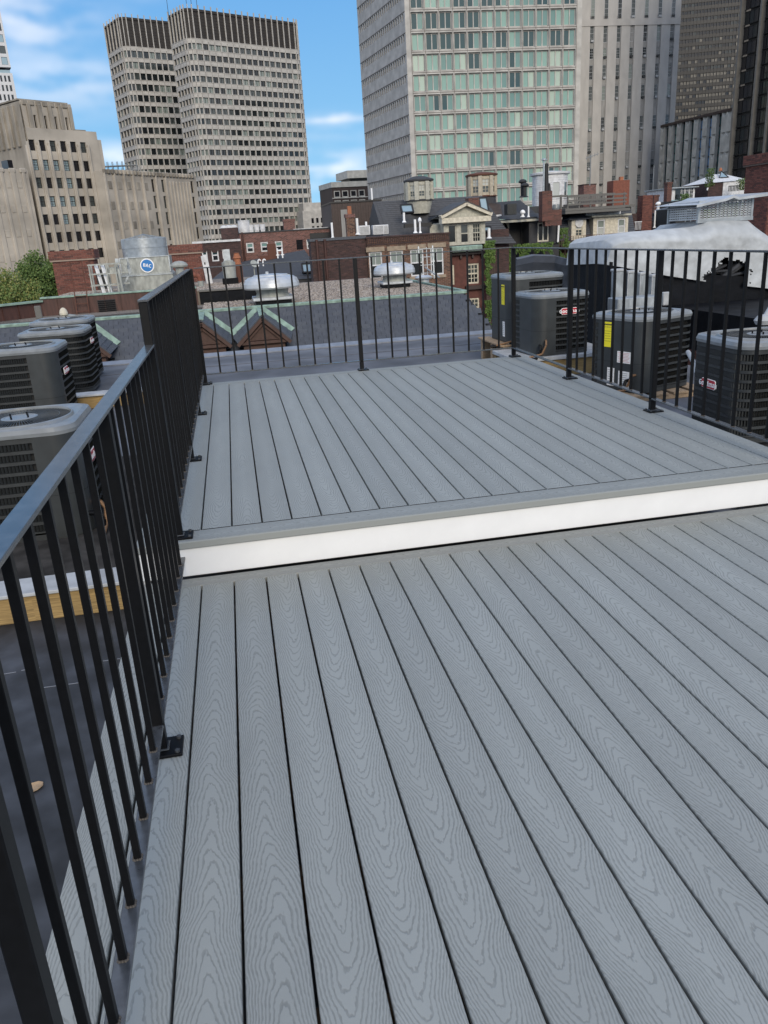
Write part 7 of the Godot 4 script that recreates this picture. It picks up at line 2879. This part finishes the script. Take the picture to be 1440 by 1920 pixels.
	q = thing("vent_cluster", "white bracketed vent pipes on the dark lean-to roof below the middle window", "vent pipe", Vector3(3.270, 0.464, -53.000))
	b = MB.new()
	for k in 2:
		b.tube(Vector3(-0.15 + 0.3 * k, -0.1, 0), Vector3(-0.15 + 0.3 * k, 0.5, 0), 0.05, 0.05, 8)
		b.box(Vector3(-0.15 + 0.3 * k, 0.1, 0), Vector3(0.2, 0.06, 0.1))
	b.tube(Vector3(-0.15, 0.36, 0), Vector3(0.15, 0.36, 0), 0.05, 0.05, 8)
	obj("pipe", b, M.white_pipe, q)
	q = thing("vent_cluster", "small white hooked vents along the edge of the dark lean-to roof", "vent pipe", Vector3(1.768, 0.194, -48.000))
	b = MB.new()
	for k in 2:
		b.path([Vector3(-0.1 + 0.28 * k, -0.1, 0), Vector3(-0.1 + 0.28 * k, 0.2, 0), Vector3(-0.02 + 0.28 * k, 0.28, 0), Vector3(0.06 + 0.28 * k, 0.2, 0)], 0.04, 8)
	obj("pipe", b, M.white_pipe, q)
	q = thing("satellite_dish", "small grey dish on a pole left of the dark lean-to roof", "dish", Vector3(1.170, 0.203, -40.000))
	b = MB.new()
	b.tube(Vector3(0, -1.2, 0), Vector3(0, 0.2, 0), 0.03, 0.03, 8)
	b.tube(Vector3(0, 0.22, 0.04), Vector3(0.03, 0.26, 0.10), 0.05, 0.19, 16)
	obj("dish", b, M.galv_dull, q)
	# brown sheet metal penthouse with a pale door
	o = thing("penthouse", "dark brown ribbed metal penthouse with a pale door behind the slim chimney", "penthouse", Vector3(7.395, -15.000, -58.000))
	b = MB.new()
	var px1: float = 3.5147
	var ptop: float = 18.6091
	b.span(Vector3(0, 0, -6), Vector3(px1, ptop, 0.0))
	for i in 19:
		b.span(Vector3(0.08 + i * (px1 - 0.1) / 19.0, 16.2081, 0.0), Vector3(0.15 + i * (px1 - 0.1) / 19.0, ptop - 0.05, 0.045))
	obj("wall", b, M.panel_brown, o)
	b = MB.new()
	b.span(Vector3(-0.05, ptop, -6), Vector3(px1 + 0.05, ptop + 0.1, 0.08))
	obj("roof_edge", b, M.steel_dark, o)
	var dd := [0.6172, 16.3640, 1.1404, 18.1720]
	b = MB.new()
	b.span(Vector3(dd[0], dd[1], 0.05), Vector3(dd[2], dd[3], 0.09))
	obj("door", b, M.t3_chan, o)
	vent_pipe("slender white flue on top of the brown metal penthouse", Vector3(10.459, 3.628, -59.000), 0.8758, 0.06, M.white_pipe)
	b = MB.new()
	q = thing("chimney", "small brick chimney at the right edge of the brown metal penthouse", "chimney", Vector3(10.633, 1.725, -56.000))
	b.span(Vector3(-0.2, -1.5, -0.5), Vector3(0.2, 0.9479, 0.0))
	obj("stack", b, M.brick_old, q)

func hedge(label: String, at: Vector3, s: Vector3, count: int, sd: int, m1: Material, m2: Material, called := "hedge", leaf := 0.14):
	var o := thing(called, label, "hedge" if called == "hedge" else "shrub", at)
	var r := RandomNumberGenerator.new()
	r.seed = sd
	var b := MB.new()
	for i in 4:
		b.tube(Vector3((i - 1.5) * s.x * 0.2, 0, 0), Vector3((i - 1.5) * s.x * 0.25, s.y * 0.8, 0), 0.03, 0.015, 5)
	obj("stem", b, M.bark, o)
	var l := [[], []]
	for i in count:
		var p := Vector3(r.randf_range(-0.5, 0.5), r.randf_range(0.05, 1.0), r.randf_range(-0.5, 0.5))
		var k := leaf * r.randf_range(0.6, 1.2)
		var bs := Basis(Vector3(r.randf() - 0.5, r.randf() - 0.5, r.randf() - 0.5).normalized(), r.randf() * TAU)
		l[r.randi() % 2].append(Transform3D(bs.scaled(Vector3(k, k, k)), p * s))
	many("leaves", leaf_mesh(m1), l[0], o)
	many("leaves", leaf_mesh(m2), l[1], o)

func build_right_cluster():
	# tall slim chimneys
	brick_chimney("tall slim brick chimney left of the black roof hut", Vector3(30.929, 0.502, -58.400), 0.7827, 0.8, 2.4942, 8, false, M.mortar_dark)
	var e := [
		["slim red chimney in front of the white penthouse with glazed doors", 1253, 397, 352, 9, 62],
		["short brick chimney right of the tall slim brick chimney", 1228, 398, 366, 12, 61],
	]
	var cs := [Vector3(34.888, 1.579, -62.000), Vector3(34.357, 1.801, -63.000)]
	var hs := [2.3730, 1.2874]
	for i in 2:
		var c := thing("chimney", e[i][0], "chimney", cs[i])
		var b := MB.new()
		b.span(Vector3(-0.2, -0.5, -0.5), Vector3(0.2, hs[i], 0.0))
		b.span(Vector3(-0.24, hs[i] - 0.12, -0.54), Vector3(0.24, hs[i] + 0.02, 0.04))
		obj("stack", b, M.brick_red, c)
	# house bodies below
	var o := thing("brick_terrace", "dark red brick terrace roofs between the mansard house and the white stucco chimney", "house", Vector3(35.670, -15.000, -62.000))
	var b := MB.new()
	b.span(Vector3(-3.7965, 0, -9), Vector3(-0.2878, 15.5639, 0))
	b.span(Vector3(-3.3805, 0, -12), Vector3(-0.3433, 16.8073, -3))
	b.span(Vector3(-1.1305, 0, -9), Vector3(8.6932, 16.5752, -4.5))
	obj("wall", b, M.brick_dark, o)
	b = MB.new()
	var gx: float = -0.9717
	var gy: float = 16.3486
	b.prism(PackedVector2Array([Vector2(-0.55, 0), Vector2(0.55, 0), Vector2(0.55, 0.55), Vector2(0, 1.0), Vector2(-0.55, 0.55)]), -1.5, 0.6, Transform3D(Basis(), Vector3(gx, gy - 0.2, 0)))
	obj("dormer", b, M.slate3, o)
	window(o, gx + 0.1, gy + 0.25, 0.45, 0.5, 0.64, "two", M.white_paint, [M.gl_sky, M.gl_dark], 0.06)
	b = MB.new()
	b.span(Vector3(gx - 0.75, gy + 0.32, -1.5), Vector3(gx + 0.75, gy + 0.4, 0.75))
	b.bar(Vector3(gx - 0.75, gy + 0.4, 0.2), Vector3(gx, gy + 0.85, 0.2), 1.4, 0.06)
	b.bar(Vector3(gx + 0.75, gy + 0.4, 0.2), Vector3(gx, gy + 0.85, 0.2), 1.4, 0.06)
	obj("dormer_roof", b, M.slate, o)
	# ornate iron railing
	var ir := thing("iron_railing", "low ornate black iron railing on the terrace between the slim chimney and the black hut", "railing", Vector3(33.383, 0.547, -60.000))
	b = MB.new()
	for i in 15:
		var x := -0.95 + 0.136 * i
		b.tube(Vector3(x, 0, 0), Vector3(x, 0.78, 0), 0.02, 0.02, 5)
		b.tube(Vector3(x - 0.05, 0.3, 0), Vector3(x + 0.05, 0.55, 0), 0.014, 0.014, 4)
	for y in [0.05, 0.28, 0.58, 0.78]:
		b.box(Vector3(0, y, 0), Vector3(2.0, 0.04, 0.04))
	obj("bars", b, M.steel_dark, ir)
	var wr := thing("white_railing", "small white balustrade left of the tall slim brick chimney", "railing", Vector3(30.248, 0.616, -58.000))
	b = MB.new()
	for i in 5:
		b.tube(Vector3(-0.22 + 0.11 * i, 0, 0), Vector3(-0.22 + 0.11 * i, 0.55, 0), 0.025, 0.025, 5)
	b.box(Vector3(0, 0.57, 0), Vector3(0.6, 0.05, 0.05))
	obj("bars", b, M.white_paint, wr)
	vent_pipe("white vent post on the terrace right of the tall slim brick chimney", Vector3(32.118, 0.679, -59.000), 1.2262, 0.06, M.white_pipe)
	vent_pipe("dome-topped white vent above the iron railing", Vector3(32.896, 1.929, -60.000), 0.45, 0.11, M.white_pipe, true)
	# white penthouse with french doors
	o = thing("penthouse", "white roof penthouse with glazed double doors below the folded concrete building", "penthouse", Vector3(38.318, -15.000, -66.000))
	var pb: float = 17.2496
	var pt: float = 18.5996
	b = MB.new()
	b.span(Vector3(-1.1, 0, -4), Vector3(1.15, pt, 0))
	obj("wall", b, M.white_paint, o)
	b = MB.new()
	b.span(Vector3(-1.3, pt, -4.2), Vector3(1.3, pt + 0.09, 0.35))
	obj("roof", b, M.galv, o)
	for i in 3:
		window(o, 0.0 + 0.40 * i, pb + 0.85, 0.36, 1.2, 0.03, "sash4", M.white_paint, [M.gl_dark], 0.05)
	b = MB.new()
	b.span(Vector3(-0.66, pb + 0.1, 0.0), Vector3(-0.12, pb + 1.35, 0.03))
	obj("dark_opening", b, M.gl_dark, o)
	var glass := MB.new()
	glass.span(Vector3(-1.6, pb - 0.1, 0.6), Vector3(1.4, pb + 0.45, 0.62))
	obj("balcony_glass", glass, M.gl_sky, o)
	hedge("dark clipped shrubs in front of the white penthouse doors", Vector3(38.047, 2.010, -65.000), Vector3(0.8, 1.1, 0.5), 500, 21, M.leaf, M.leaf, "shrub")
	hedge("dark conical shrub beside the brick roof hatch", Vector3(40.165, 3.486, -65.000), Vector3(0.6, 1.5, 0.5), 420, 22, M.leaf, M.leaf, "shrub")
	hedge("grey-green spiky plant on the hatch roof by the big brick chimney", Vector3(42.476, 3.109, -64.000), Vector3(0.7, 0.9, 0.6), 300, 23, M.leaf, M.leaf2, "shrub")
	# black hut with a door
	o = thing("roof_hut", "black roof hut with a narrow door and a white lamp", "hut", Vector3(34.160, -15.000, -57.000))
	var hx0: float = -1.4682
	var hx1: float = 1.3318
	var hb: float = 15.4927
	var ht: float = 16.9799
	b = MB.new()
	b.span(Vector3(hx0, 0, -3), Vector3(hx1, ht, 0))
	obj("wall", b, M.black_wall, o)
	b = MB.new()
	b.span(Vector3(hx0 + 0.80, hb, 0.0), Vector3(hx0 + 1.16, hb + 1.2, 0.03))
	obj("door", b, M.gl_smoke, o)
	b = MB.new()
	for x in [hx0 + 0.76, hx0 + 1.18]:
		b.span(Vector3(x - 0.03, hb, 0.0), Vector3(x + 0.03, hb + 1.24, 0.05))
	obj("door_frame", b, M.ac_top, o)
	b = MB.new()
	b.span(Vector3(hx0 + 0.80, hb + 1.26, 0.0), Vector3(hx0 + 1.2, hb + 1.34, 0.08))
	obj("lamp", b, M.lamp_white, o)
	b = MB.new()
	b.span(Vector3(hx0 + 0.3, ht, -3), Vector3(hx1, ht + 0.5, -0.8))
	obj("upper_hut", b, M.steel_dark, o)
	var gd := thing("door", "dark green door on the terrace above the black hut", "door", Vector3(35.644, 1.586, -61.000))
	b = MB.new()
	b.cbox(Vector3(0, 0.3, 0), Vector3(0.6, 0.9, 0.06), 0.01)
	obj("leaf", b, mat(lin(0.02, 0.06, 0.045), 0.5), gd)
	# brick hatch with white wall and a pyramid skylight
	o = thing("roof_hatch", "white and brick roof house topped by a glass pyramid skylight", "roof house", Vector3(41.272, -15.000, -66.000))
	var bx0: float = -0.5885
	var bxm: float = 0.7550
	var bx1: float = 2.8633
	var by: float = 18.8803
	b = MB.new()
	b.span(Vector3(bx0, 0, -4), Vector3(bxm - 0.003, by, 0))
	obj("brick_wall", b, M.brick_dark, o)
	b = MB.new()
	b.span(Vector3(bxm, 0, -4), Vector3(bx1, by + 0.1, 0.05))
	obj("white_wall", b, M.white_paint, o)
	b = MB.new()
	b.quad(Vector3(bx0 - 0.1, by, 0.2), Vector3(bx1 + 0.1, by + 0.1, 0.2), Vector3(bxm + 1.1, by + 0.75, -1.8), Vector3(bxm + 0.2, by + 0.75, -1.8))
	b.tri(Vector3(bx0 - 0.1, by, -4), Vector3(bx0 - 0.1, by, 0.2), Vector3(bxm + 0.2, by + 0.75, -1.8))
	b.tri(Vector3(bx1 + 0.1, by + 0.1, 0.2), Vector3(bx1 + 0.1, by + 0.1, -4), Vector3(bxm + 1.1, by + 0.75, -1.8))
	obj("roof", b, M.white_paint, o)
	b = MB.new()
	var sx := bxm + 0.5
	for s in [-0.42, 0.42]:
		b.bar(Vector3(sx + s, by + 0.42, -0.7), Vector3(sx, by + 0.98, -1.2), 0.06, 0.06)
	b.bar(Vector3(sx - 0.45, by + 0.42, -0.7), Vector3(sx + 0.45, by + 0.42, -0.7), 0.06, 0.06)
	obj("skylight_frame", b, M.steel_dark, o)
	b = MB.new()
	b.tri(Vector3(sx - 0.4, by + 0.43, -0.72), Vector3(sx + 0.4, by + 0.43, -0.72), Vector3(sx, by + 0.95, -1.2))
	obj("skylight_glass", b, M.gl_sky, o)
	b = MB.new()
	b.lathe(Vector3(sx, by + 0.95, -1.3), [Vector2(0.14, 0), Vector2(0.14, 0.12), Vector2(0.08, 0.26), Vector2(0.0, 0.3)], 10)
	obj("finial", b, M.clay, o)
	b = MB.new()
	b.bar(Vector3(-0.737, 18.318, 0.100), Vector3(-0.632, 18.985, 0.100), 0.09, 0.09)
	obj("downspout", b, M.white_pipe, o)
	# chair backs on the terrace
	var cb := thing("terrace_seat", "dark slatted seat back on the hatch roof in front of the big brick chimney", "seat", Vector3(41.144, 3.075, -63.000))
	b = MB.new()
	b.box(Vector3(0, 0.38, 0), Vector3(1.0, 0.06, 0.05))
	for i in 8:
		b.box(Vector3(-0.46 + 0.13 * i, 0.18, 0), Vector3(0.05, 0.4, 0.04))
	obj("back", b, M.steel_dark, cb)
	# big red brick chimney, bricks as pieces
	brick_chimney("big red brick chimney at the right edge with a corbelled top", Vector3(21.419, 0.510, -30.000), 1.7004, 1.6, 2.9988, 15, true, M.mortar_dark)
	# greenery behind the mesh
	hedge("bright green clipped hedge seen through the chimney mesh", Vector3(26.021, 1.006, -40.000), Vector3(1.3, 0.85, 0.7), 1800, 25, M.ivy2, M.leaf2, "hedge", 0.11)
	hedge("green shrub left of the chimney mesh, above the stucco", Vector3(26.029, 0.696, -42.000), Vector3(0.55, 1.0, 0.6), 900, 26, M.ivy, M.ivy2, "shrub", 0.11)
	var tr := thing("brick_house", "tall red brick wall behind the chimney mesh at the right edge", "house", Vector3(29.788, -15.000, -44.500))
	b = MB.new()
	b.span(Vector3(-0.9, 0, -4), Vector3(4.0, 16.8881, 0))
	obj("wall", b, M.brick_red, tr)

func build_trees():
	var specs := [[Vector3(-12.030, -15.000, -58.000), 16.7011, 1.75, M.leaf, M.leaf2, "green tree crown beside the wide red brick chimney", 3], [Vector3(-12.975, -15.000, -52.000), 15.4757, 1.8, M.leaf2, M.leaf3, "yellow-green tree crown at the left edge in front of the limestone building", 4]]
	for s in specs:
		var o := thing("tree", s[5], "tree", s[0], 0.0, "trees left of the gravel roof")
		var r := RandomNumberGenerator.new()
		r.seed = s[6]
		var h: float = s[1]
		var R: float = s[2]
		var b := MB.new()
		b.tube(Vector3.ZERO, Vector3(0.1, h - R * 1.4, 0), 0.28, 0.16, 10)
		var tips := []
		for i in 34:
			var dir := Vector3(r.randfn(), r.randfn(), r.randfn()).normalized()
			var tip := Vector3(0, h - R * 1.05, 0) + dir * R * r.randf_range(0.55, 0.92) * Vector3(1.0, 1.05, 1.0)
			var base := Vector3(0.08, h - R * r.randf_range(1.2, 2.0), 0)
			b.tube(base, base.lerp(tip, 0.6) + Vector3(0, 0.2, 0), 0.08, 0.045, 6)
			b.tube(base.lerp(tip, 0.6) + Vector3(0, 0.2, 0), tip, 0.045, 0.02, 5)
			tips.append(tip)
		obj("trunk", b, M.bark, o)
		var l := [[], []]
		for t in tips:
			var size := r.randf_range(0.5, 0.95)
			for i in 480:
				var d := Vector3(r.randfn(), r.randfn() * 0.7, r.randfn()).limit_length(2.0) * 0.5 * size
				var p: Vector3 = t + d
				var k := r.randf_range(0.08, 0.18)
				var bs := Basis(Vector3(r.randf() - 0.5, r.randf() - 0.5, r.randf() - 0.5).normalized(), r.randf() * TAU)
				l[1 if r.randf() < 0.35 + 0.3 * d.y else 0].append(Transform3D(bs.scaled(Vector3(k, k, k)), p))
		many("crown", leaf_mesh(s[3]), l[0], o)
		many("crown", leaf_mesh(s[4]), l[1], o)

func build_stucco_chimney():
	var zc := -11.0
	var o := thing("stucco_chimney", "long white rendered chimney breast with a sloping top behind the right machines", "chimney", Vector3(5.3909, -0.35, zc))
	# front outline in metres: measured from the lower left corner of the render
	var ox: float = 5.3909
	var oy := -0.35
	var pts := []
	for p in [Vector3(5.351, 0.840, -11.000), Vector3(5.387, 1.163, -11.000), Vector3(5.497, 1.235, -11.000), Vector3(5.770, 1.269, -11.000), Vector3(6.758, 1.278, -11.000), Vector3(6.888, 1.321, -11.000), Vector3(6.959, 1.368, -11.000), Vector3(7.631, 1.332, -11.000), Vector3(7.779, 1.229, -11.000), Vector3(8.061, 1.035, -11.000), Vector3(8.347, 0.163, -11.000), Vector3(7.880, 0.343, -11.000), Vector3(6.839, 0.513, -11.000), Vector3(6.220, 0.637, -11.000)]:
		pts.append(Vector2(p.x - ox, p.y - oy))
	var poly := PackedVector2Array(pts)
	# body in slices: the top leans back and the face is slightly hollow and bumpy
	var n := FastNoiseLite.new()
	n.seed = 13
	n.frequency = 1.6
	var b := MB.new()
	var cols := 130
	var rows := 46
	var x_min: float = pts[0].x
	var x_max: float = pts[10].x
	var tops := PackedVector2Array(pts.slice(0, 11))
	var bots := PackedVector2Array([pts[0], pts[13], pts[12], pts[11], pts[10]])
	var grid := []
	for i in cols + 1:
		var x := lerpf(x_min + 0.001, x_max - 0.001, float(i) / cols)
		var yt := poly_y(tops, x)
		var yb := poly_y(bots, x)
		var col := []
		for j in rows + 1:
			var t := float(j) / rows
			var y := lerpf(yb, yt, t)
			var round_top := pow(maxf(0.0, (t - 0.72) / 0.28), 2.0)
			var side := pow(clampf(1.0 - (x - x_min) / 0.25, 0.0, 1.0), 2.0)
			var z: float = 0.035 * n.get_noise_2d(x * 0.8, y * 0.8) - 0.30 * round_top - 0.16 * side
			col.append(Vector3(x, y, z))
		grid.append(col)
	for i in cols:
		for j in rows:
			var A: Vector3 = grid[i][j]
			var B: Vector3 = grid[i + 1][j]
			var C: Vector3 = grid[i + 1][j + 1]
			var D: Vector3 = grid[i][j + 1]
			var cx: float = (A.x + C.x) / 2
			var cy: float = (A.y + C.y) / 2
			# broken patch where the render has come away
			var hx: float = (cx - 1.8113) / 0.42
			var hy: float = (cy - 0.9136) / 0.26
			if hx * hx + hy * hy + 0.6 * n.get_noise_2d(cx * 3.0, cy * 3.0) + 0.25 * n.get_noise_2d(cx * 11.0, cy * 11.0) < 0.75:
				continue
			b.v.append_array([A, C, B, A, D, C])
			for p in [[i, j], [i + 1, j + 1], [i + 1, j], [i, j], [i, j + 1], [i + 1, j + 1]]:
				var i0: int = maxi(p[0] - 1, 0)
				var i1: int = mini(p[0] + 1, cols)
				var j0: int = maxi(p[1] - 1, 0)
				var j1: int = mini(p[1] + 1, rows)
				var du: Vector3 = grid[i1][p[1]] - grid[i0][p[1]]
				var dv: Vector3 = grid[p[0]][j1] - grid[p[0]][j0]
				b.n.append(du.cross(dv).normalized())
	# back, top and left side
	for i in cols:
		var A: Vector3 = grid[i][rows]
		var B: Vector3 = grid[i + 1][rows]
		b.quad(A, B, Vector3(B.x, B.y - 0.05, -1.6), Vector3(A.x, A.y - 0.05, -1.6))
	for j in rows:
		var A: Vector3 = grid[0][j]
		var B: Vector3 = grid[0][j + 1]
		b.quad(Vector3(A.x + 0.1, A.y, -1.6), A, B, Vector3(B.x + 0.1, B.y, -1.6))
	obj("render", b, M.stucco, o)
	b = MB.new()
	b.prism(Geometry2D.offset_polygon(poly, -0.10)[0], -1.2, -0.34, Transform3D())
	obj("core", b, M.membrane_black, o)
	for i in 9:
		b = MB.new()
		var x := 1.5015 + 0.075 * i
		var y := 0.9971 + 0.10 * n.get_noise_2d(i * 3.7, 1.0) - 0.02 * (i % 3)
		b.cbox(Vector3(x, y, -0.22 + 0.03 * (i % 3)), Vector3(0.42, 0.035 + 0.02 * (i % 2), 0.16), 0.012, Basis(Vector3(0, 0, 1), 0.25 + 0.9 * n.get_noise_2d(i * 2.3, 4.0)) * Basis(Vector3.UP, 0.4 * n.get_noise_2d(i * 1.7, 9.0)))
		obj("torn_sheet", b, M.membrane_dark if i % 3 else M.granite_strip, o)
	b = MB.new()
	for i in 14:
		b.box(Vector3(1.4587 + 0.05 * i, 1.0500 - 0.01 * i, -0.15), Vector3(0.03, 0.16, 0.03), Basis(Vector3(0, 0, 1), 0.7 + 1.5 * n.get_noise_2d(i * 2.0, 4.0)))
	obj("torn_edge", b, M.membrane_black, o)
	# mesh spark guard and bent metal cap on top
	var g := thing("chimney_guard", "galvanised mesh cage with a bent sheet metal cap on the white chimney", "chimney cap", Vector3(7.255, 1.332, -11.700))
	var w: float = 0.8462
	var h: float = 0.2810 + 0.02
	b = MB.new()
	var nx := 13
	var ny := 7
	for side in [0, 1, 3]:
		var rot := Basis(Vector3.UP, PI / 2 * side)
		for i in nx + 1:
			var x := w * (float(i) / nx - 0.5)
			b.bar(rot * Vector3(x, 0.05, w / 2), rot * Vector3(x, h - 0.02, w / 2), 0.016, 0.010)
		for j in ny + 1:
			var y := 0.05 + (h - 0.07) * j / ny
			b.bar(rot * Vector3(-w / 2, y, w / 2), rot * Vector3(w / 2, y, w / 2), 0.010, 0.020)
	obj("mesh", b, M.alum, g)
	b = MB.new()
	for s in [[-1, -1], [1, -1], [1, 1], [-1, 1]]:
		b.box(Vector3(s[0] * w / 2, h / 2, s[1] * w / 2), Vector3(0.035, h, 0.035))
	b.box(Vector3(0, 0.02, w / 2), Vector3(w + 0.05, 0.05, 0.04))
	obj("corner_strip", b, M.galv, g)
	b = MB.new()
	var prof := [Vector2(-w * 0.70, h - 0.055), Vector2(-w * 0.15, h + 0.01), Vector2(-w * 0.02, h + 0.045), Vector2(w * 0.08, h + 0.015), Vector2(w * 0.9, h + 0.06)]
	for i in prof.size() - 1:
		var p: Vector2 = prof[i]
		var q: Vector2 = prof[i + 1]
		b.quad(Vector3(p.x, p.y, w * 0.75), Vector3(q.x, q.y, w * 0.75), Vector3(q.x, q.y + 0.02, -w * 0.7), Vector3(p.x, p.y + 0.02, -w * 0.7))
		b.quad(Vector3(p.x, p.y - 0.035, w * 0.75), Vector3(q.x, q.y - 0.035, w * 0.75), Vector3(q.x, q.y, w * 0.75), Vector3(p.x, p.y, w * 0.75))
		b.quad(Vector3(p.x, p.y - 0.03, -w * 0.7), Vector3(q.x, q.y - 0.03, -w * 0.7), Vector3(q.x, q.y - 0.034, w * 0.74), Vector3(p.x, p.y - 0.034, w * 0.74))
	obj("cap", b, M.alum, g)
	# black membrane-covered base and the parapet running to the left of it
	o = thing("black_wall", "black membrane-covered wall under the white chimney, behind the right machines", "wall", Vector3(ox, -0.35, zc))
	b = MB.new()
	b.prism(PackedVector2Array([Vector2(pts[0].x + 0.03, 0), Vector2(pts[10].x, 0), Vector2(pts[10].x, pts[11].y + 0.1), Vector2(pts[12].x, pts[12].y + 0.1), Vector2(pts[13].x, pts[13].y + 0.1), Vector2(pts[0].x + 0.03, pts[0].y + 0.04)]), -1.5, -0.08, Transform3D())
	obj("wall", b, M.membrane_black, o)
	b = MB.new()
	b.span(Vector3(0.9, 0.0, -0.05), Vector3(4.0, 0.55, 2.2))
	obj("membrane_box", b, M.membrane_black, o)
	o = thing("parapet", "low curved black parapet with a worn grey top left of the white chimney", "parapet", Vector3(0, -0.35, 0))
	b = MB.new()
	var par := [Vector3(4.863, 0.896, -13.600), Vector3(5.057, 0.949, -13.300), Vector3(5.315, 0.929, -13.000), Vector3(5.385, 0.861, -12.400), Vector3(5.476, 0.784, -12.000), Vector3(5.632, 0.726, -11.500)]
	for i in par.size() - 1:
		var p: Vector3 = par[i] + Vector3(0, 0.35, 0)
		var q: Vector3 = par[i + 1] + Vector3(0, 0.35, 0)
		b.quad(Vector3(p.x, 0, p.z), Vector3(q.x, 0, q.z), q - Vector3(0, 0.10, 0), p - Vector3(0, 0.10, 0))
		b.quad(p - Vector3(0, 0.10, 0), q - Vector3(0, 0.10, 0), q + Vector3(0.05, 0, -0.08), p + Vector3(0.05, 0, -0.08))
	obj("wall", b, M.membrane_dark, o)
	b = MB.new()
	for i in par.size() - 1:
		var p: Vector3 = par[i] + Vector3(0.05, 0.351, -0.08)
		var q: Vector3 = par[i + 1] + Vector3(0.05, 0.351, -0.08)
		b.quad(p, q, q + Vector3(0.12, 0.01, -0.45), p + Vector3(0.12, 0.01, -0.45))
		b.quad(p + Vector3(0.12, 0.01, -0.45), q + Vector3(0.12, 0.01, -0.45), q + Vector3(0.2, -1.2, -0.5), p + Vector3(0.2, -1.2, -0.5))
	obj("top", b, M.membrane, o)
	# grey sheet metal ducts hanging on the chimney
	var lab := ["leftmost of the four grey sheet metal ducts below the white chimney", "second from the left of the four grey ducts below the white chimney", "third from the left of the four grey ducts below the white chimney", "rightmost of the four grey sheet metal ducts below the white chimney"]
	var dpx := [Vector3(5.170, 0.811, -10.400), Vector3(5.350, 0.779, -10.400), Vector3(5.478, 0.753, -10.300), Vector3(5.596, 0.721, -10.200)]
	for i in 4:
		var d := thing("duct", lab[i], "duct", dpx[i], 0.0, "grey ducts below the white chimney")
		b = MB.new()
		b.cbox(Vector3(0, -0.26, 0), Vector3(0.145, 0.48, 0.14), 0.012)
		obj("body", b, M.duct, d)
		b = MB.new()
		b.cbox(Vector3(0, -0.01, 0.0), Vector3(0.165, 0.035, 0.16), 0.008)
		b.box(Vector3(-0.075, -0.26, 0.072), Vector3(0.012, 0.47, 0.012))
		obj("flange", b, M.cap_grey, d)
	o = thing("duct_box", "pale grey box under the four ducts, behind the machine with the yellow sticker", "duct", Vector3(5.164, 0.424, -9.900))
	b = MB.new()
	b.cbox(Vector3(0, -0.08, 0), Vector3(0.62, 0.28, 0.3), 0.01)
	obj("casing", b, M.duct, o)
	o = thing("disconnect_box", "small grey switch box on the black wall right of the ducts", "switch box", Vector3(5.602, 0.427, -9.900))
	b = MB.new()
	b.cbox(Vector3.ZERO, Vector3(0.10, 0.17, 0.07), 0.01)
	obj("casing", b, M.cap_grey, o)
	o = thing("pipe_wrap", "crumpled pale pipe wrap above the nearest right machine", "pipe", Vector3(5.002, 0.453, -7.000))
	b = MB.new()
	b.lathe(Vector3.ZERO, [Vector2(0.0, -0.05), Vector2(0.07, -0.04), Vector2(0.09, 0.0), Vector2(0.06, 0.04), Vector2(0.0, 0.055)], 12)
	b.tube(Vector3(0.02, 0.02, 0), Vector3(0.14, 0.16, -0.05), 0.035, 0.03, 8)
	obj("wrap", b, M.cap_grey, o)

func poly_y(p: PackedVector2Array, x: float) -> float:
	for i in p.size() - 1:
		if x >= p[i].x and x <= p[i + 1].x:
			return lerpf(p[i].y, p[i + 1].y, (x - p[i].x) / maxf(0.0001, p[i + 1].x - p[i].x))
	return p[p.size() - 1].y
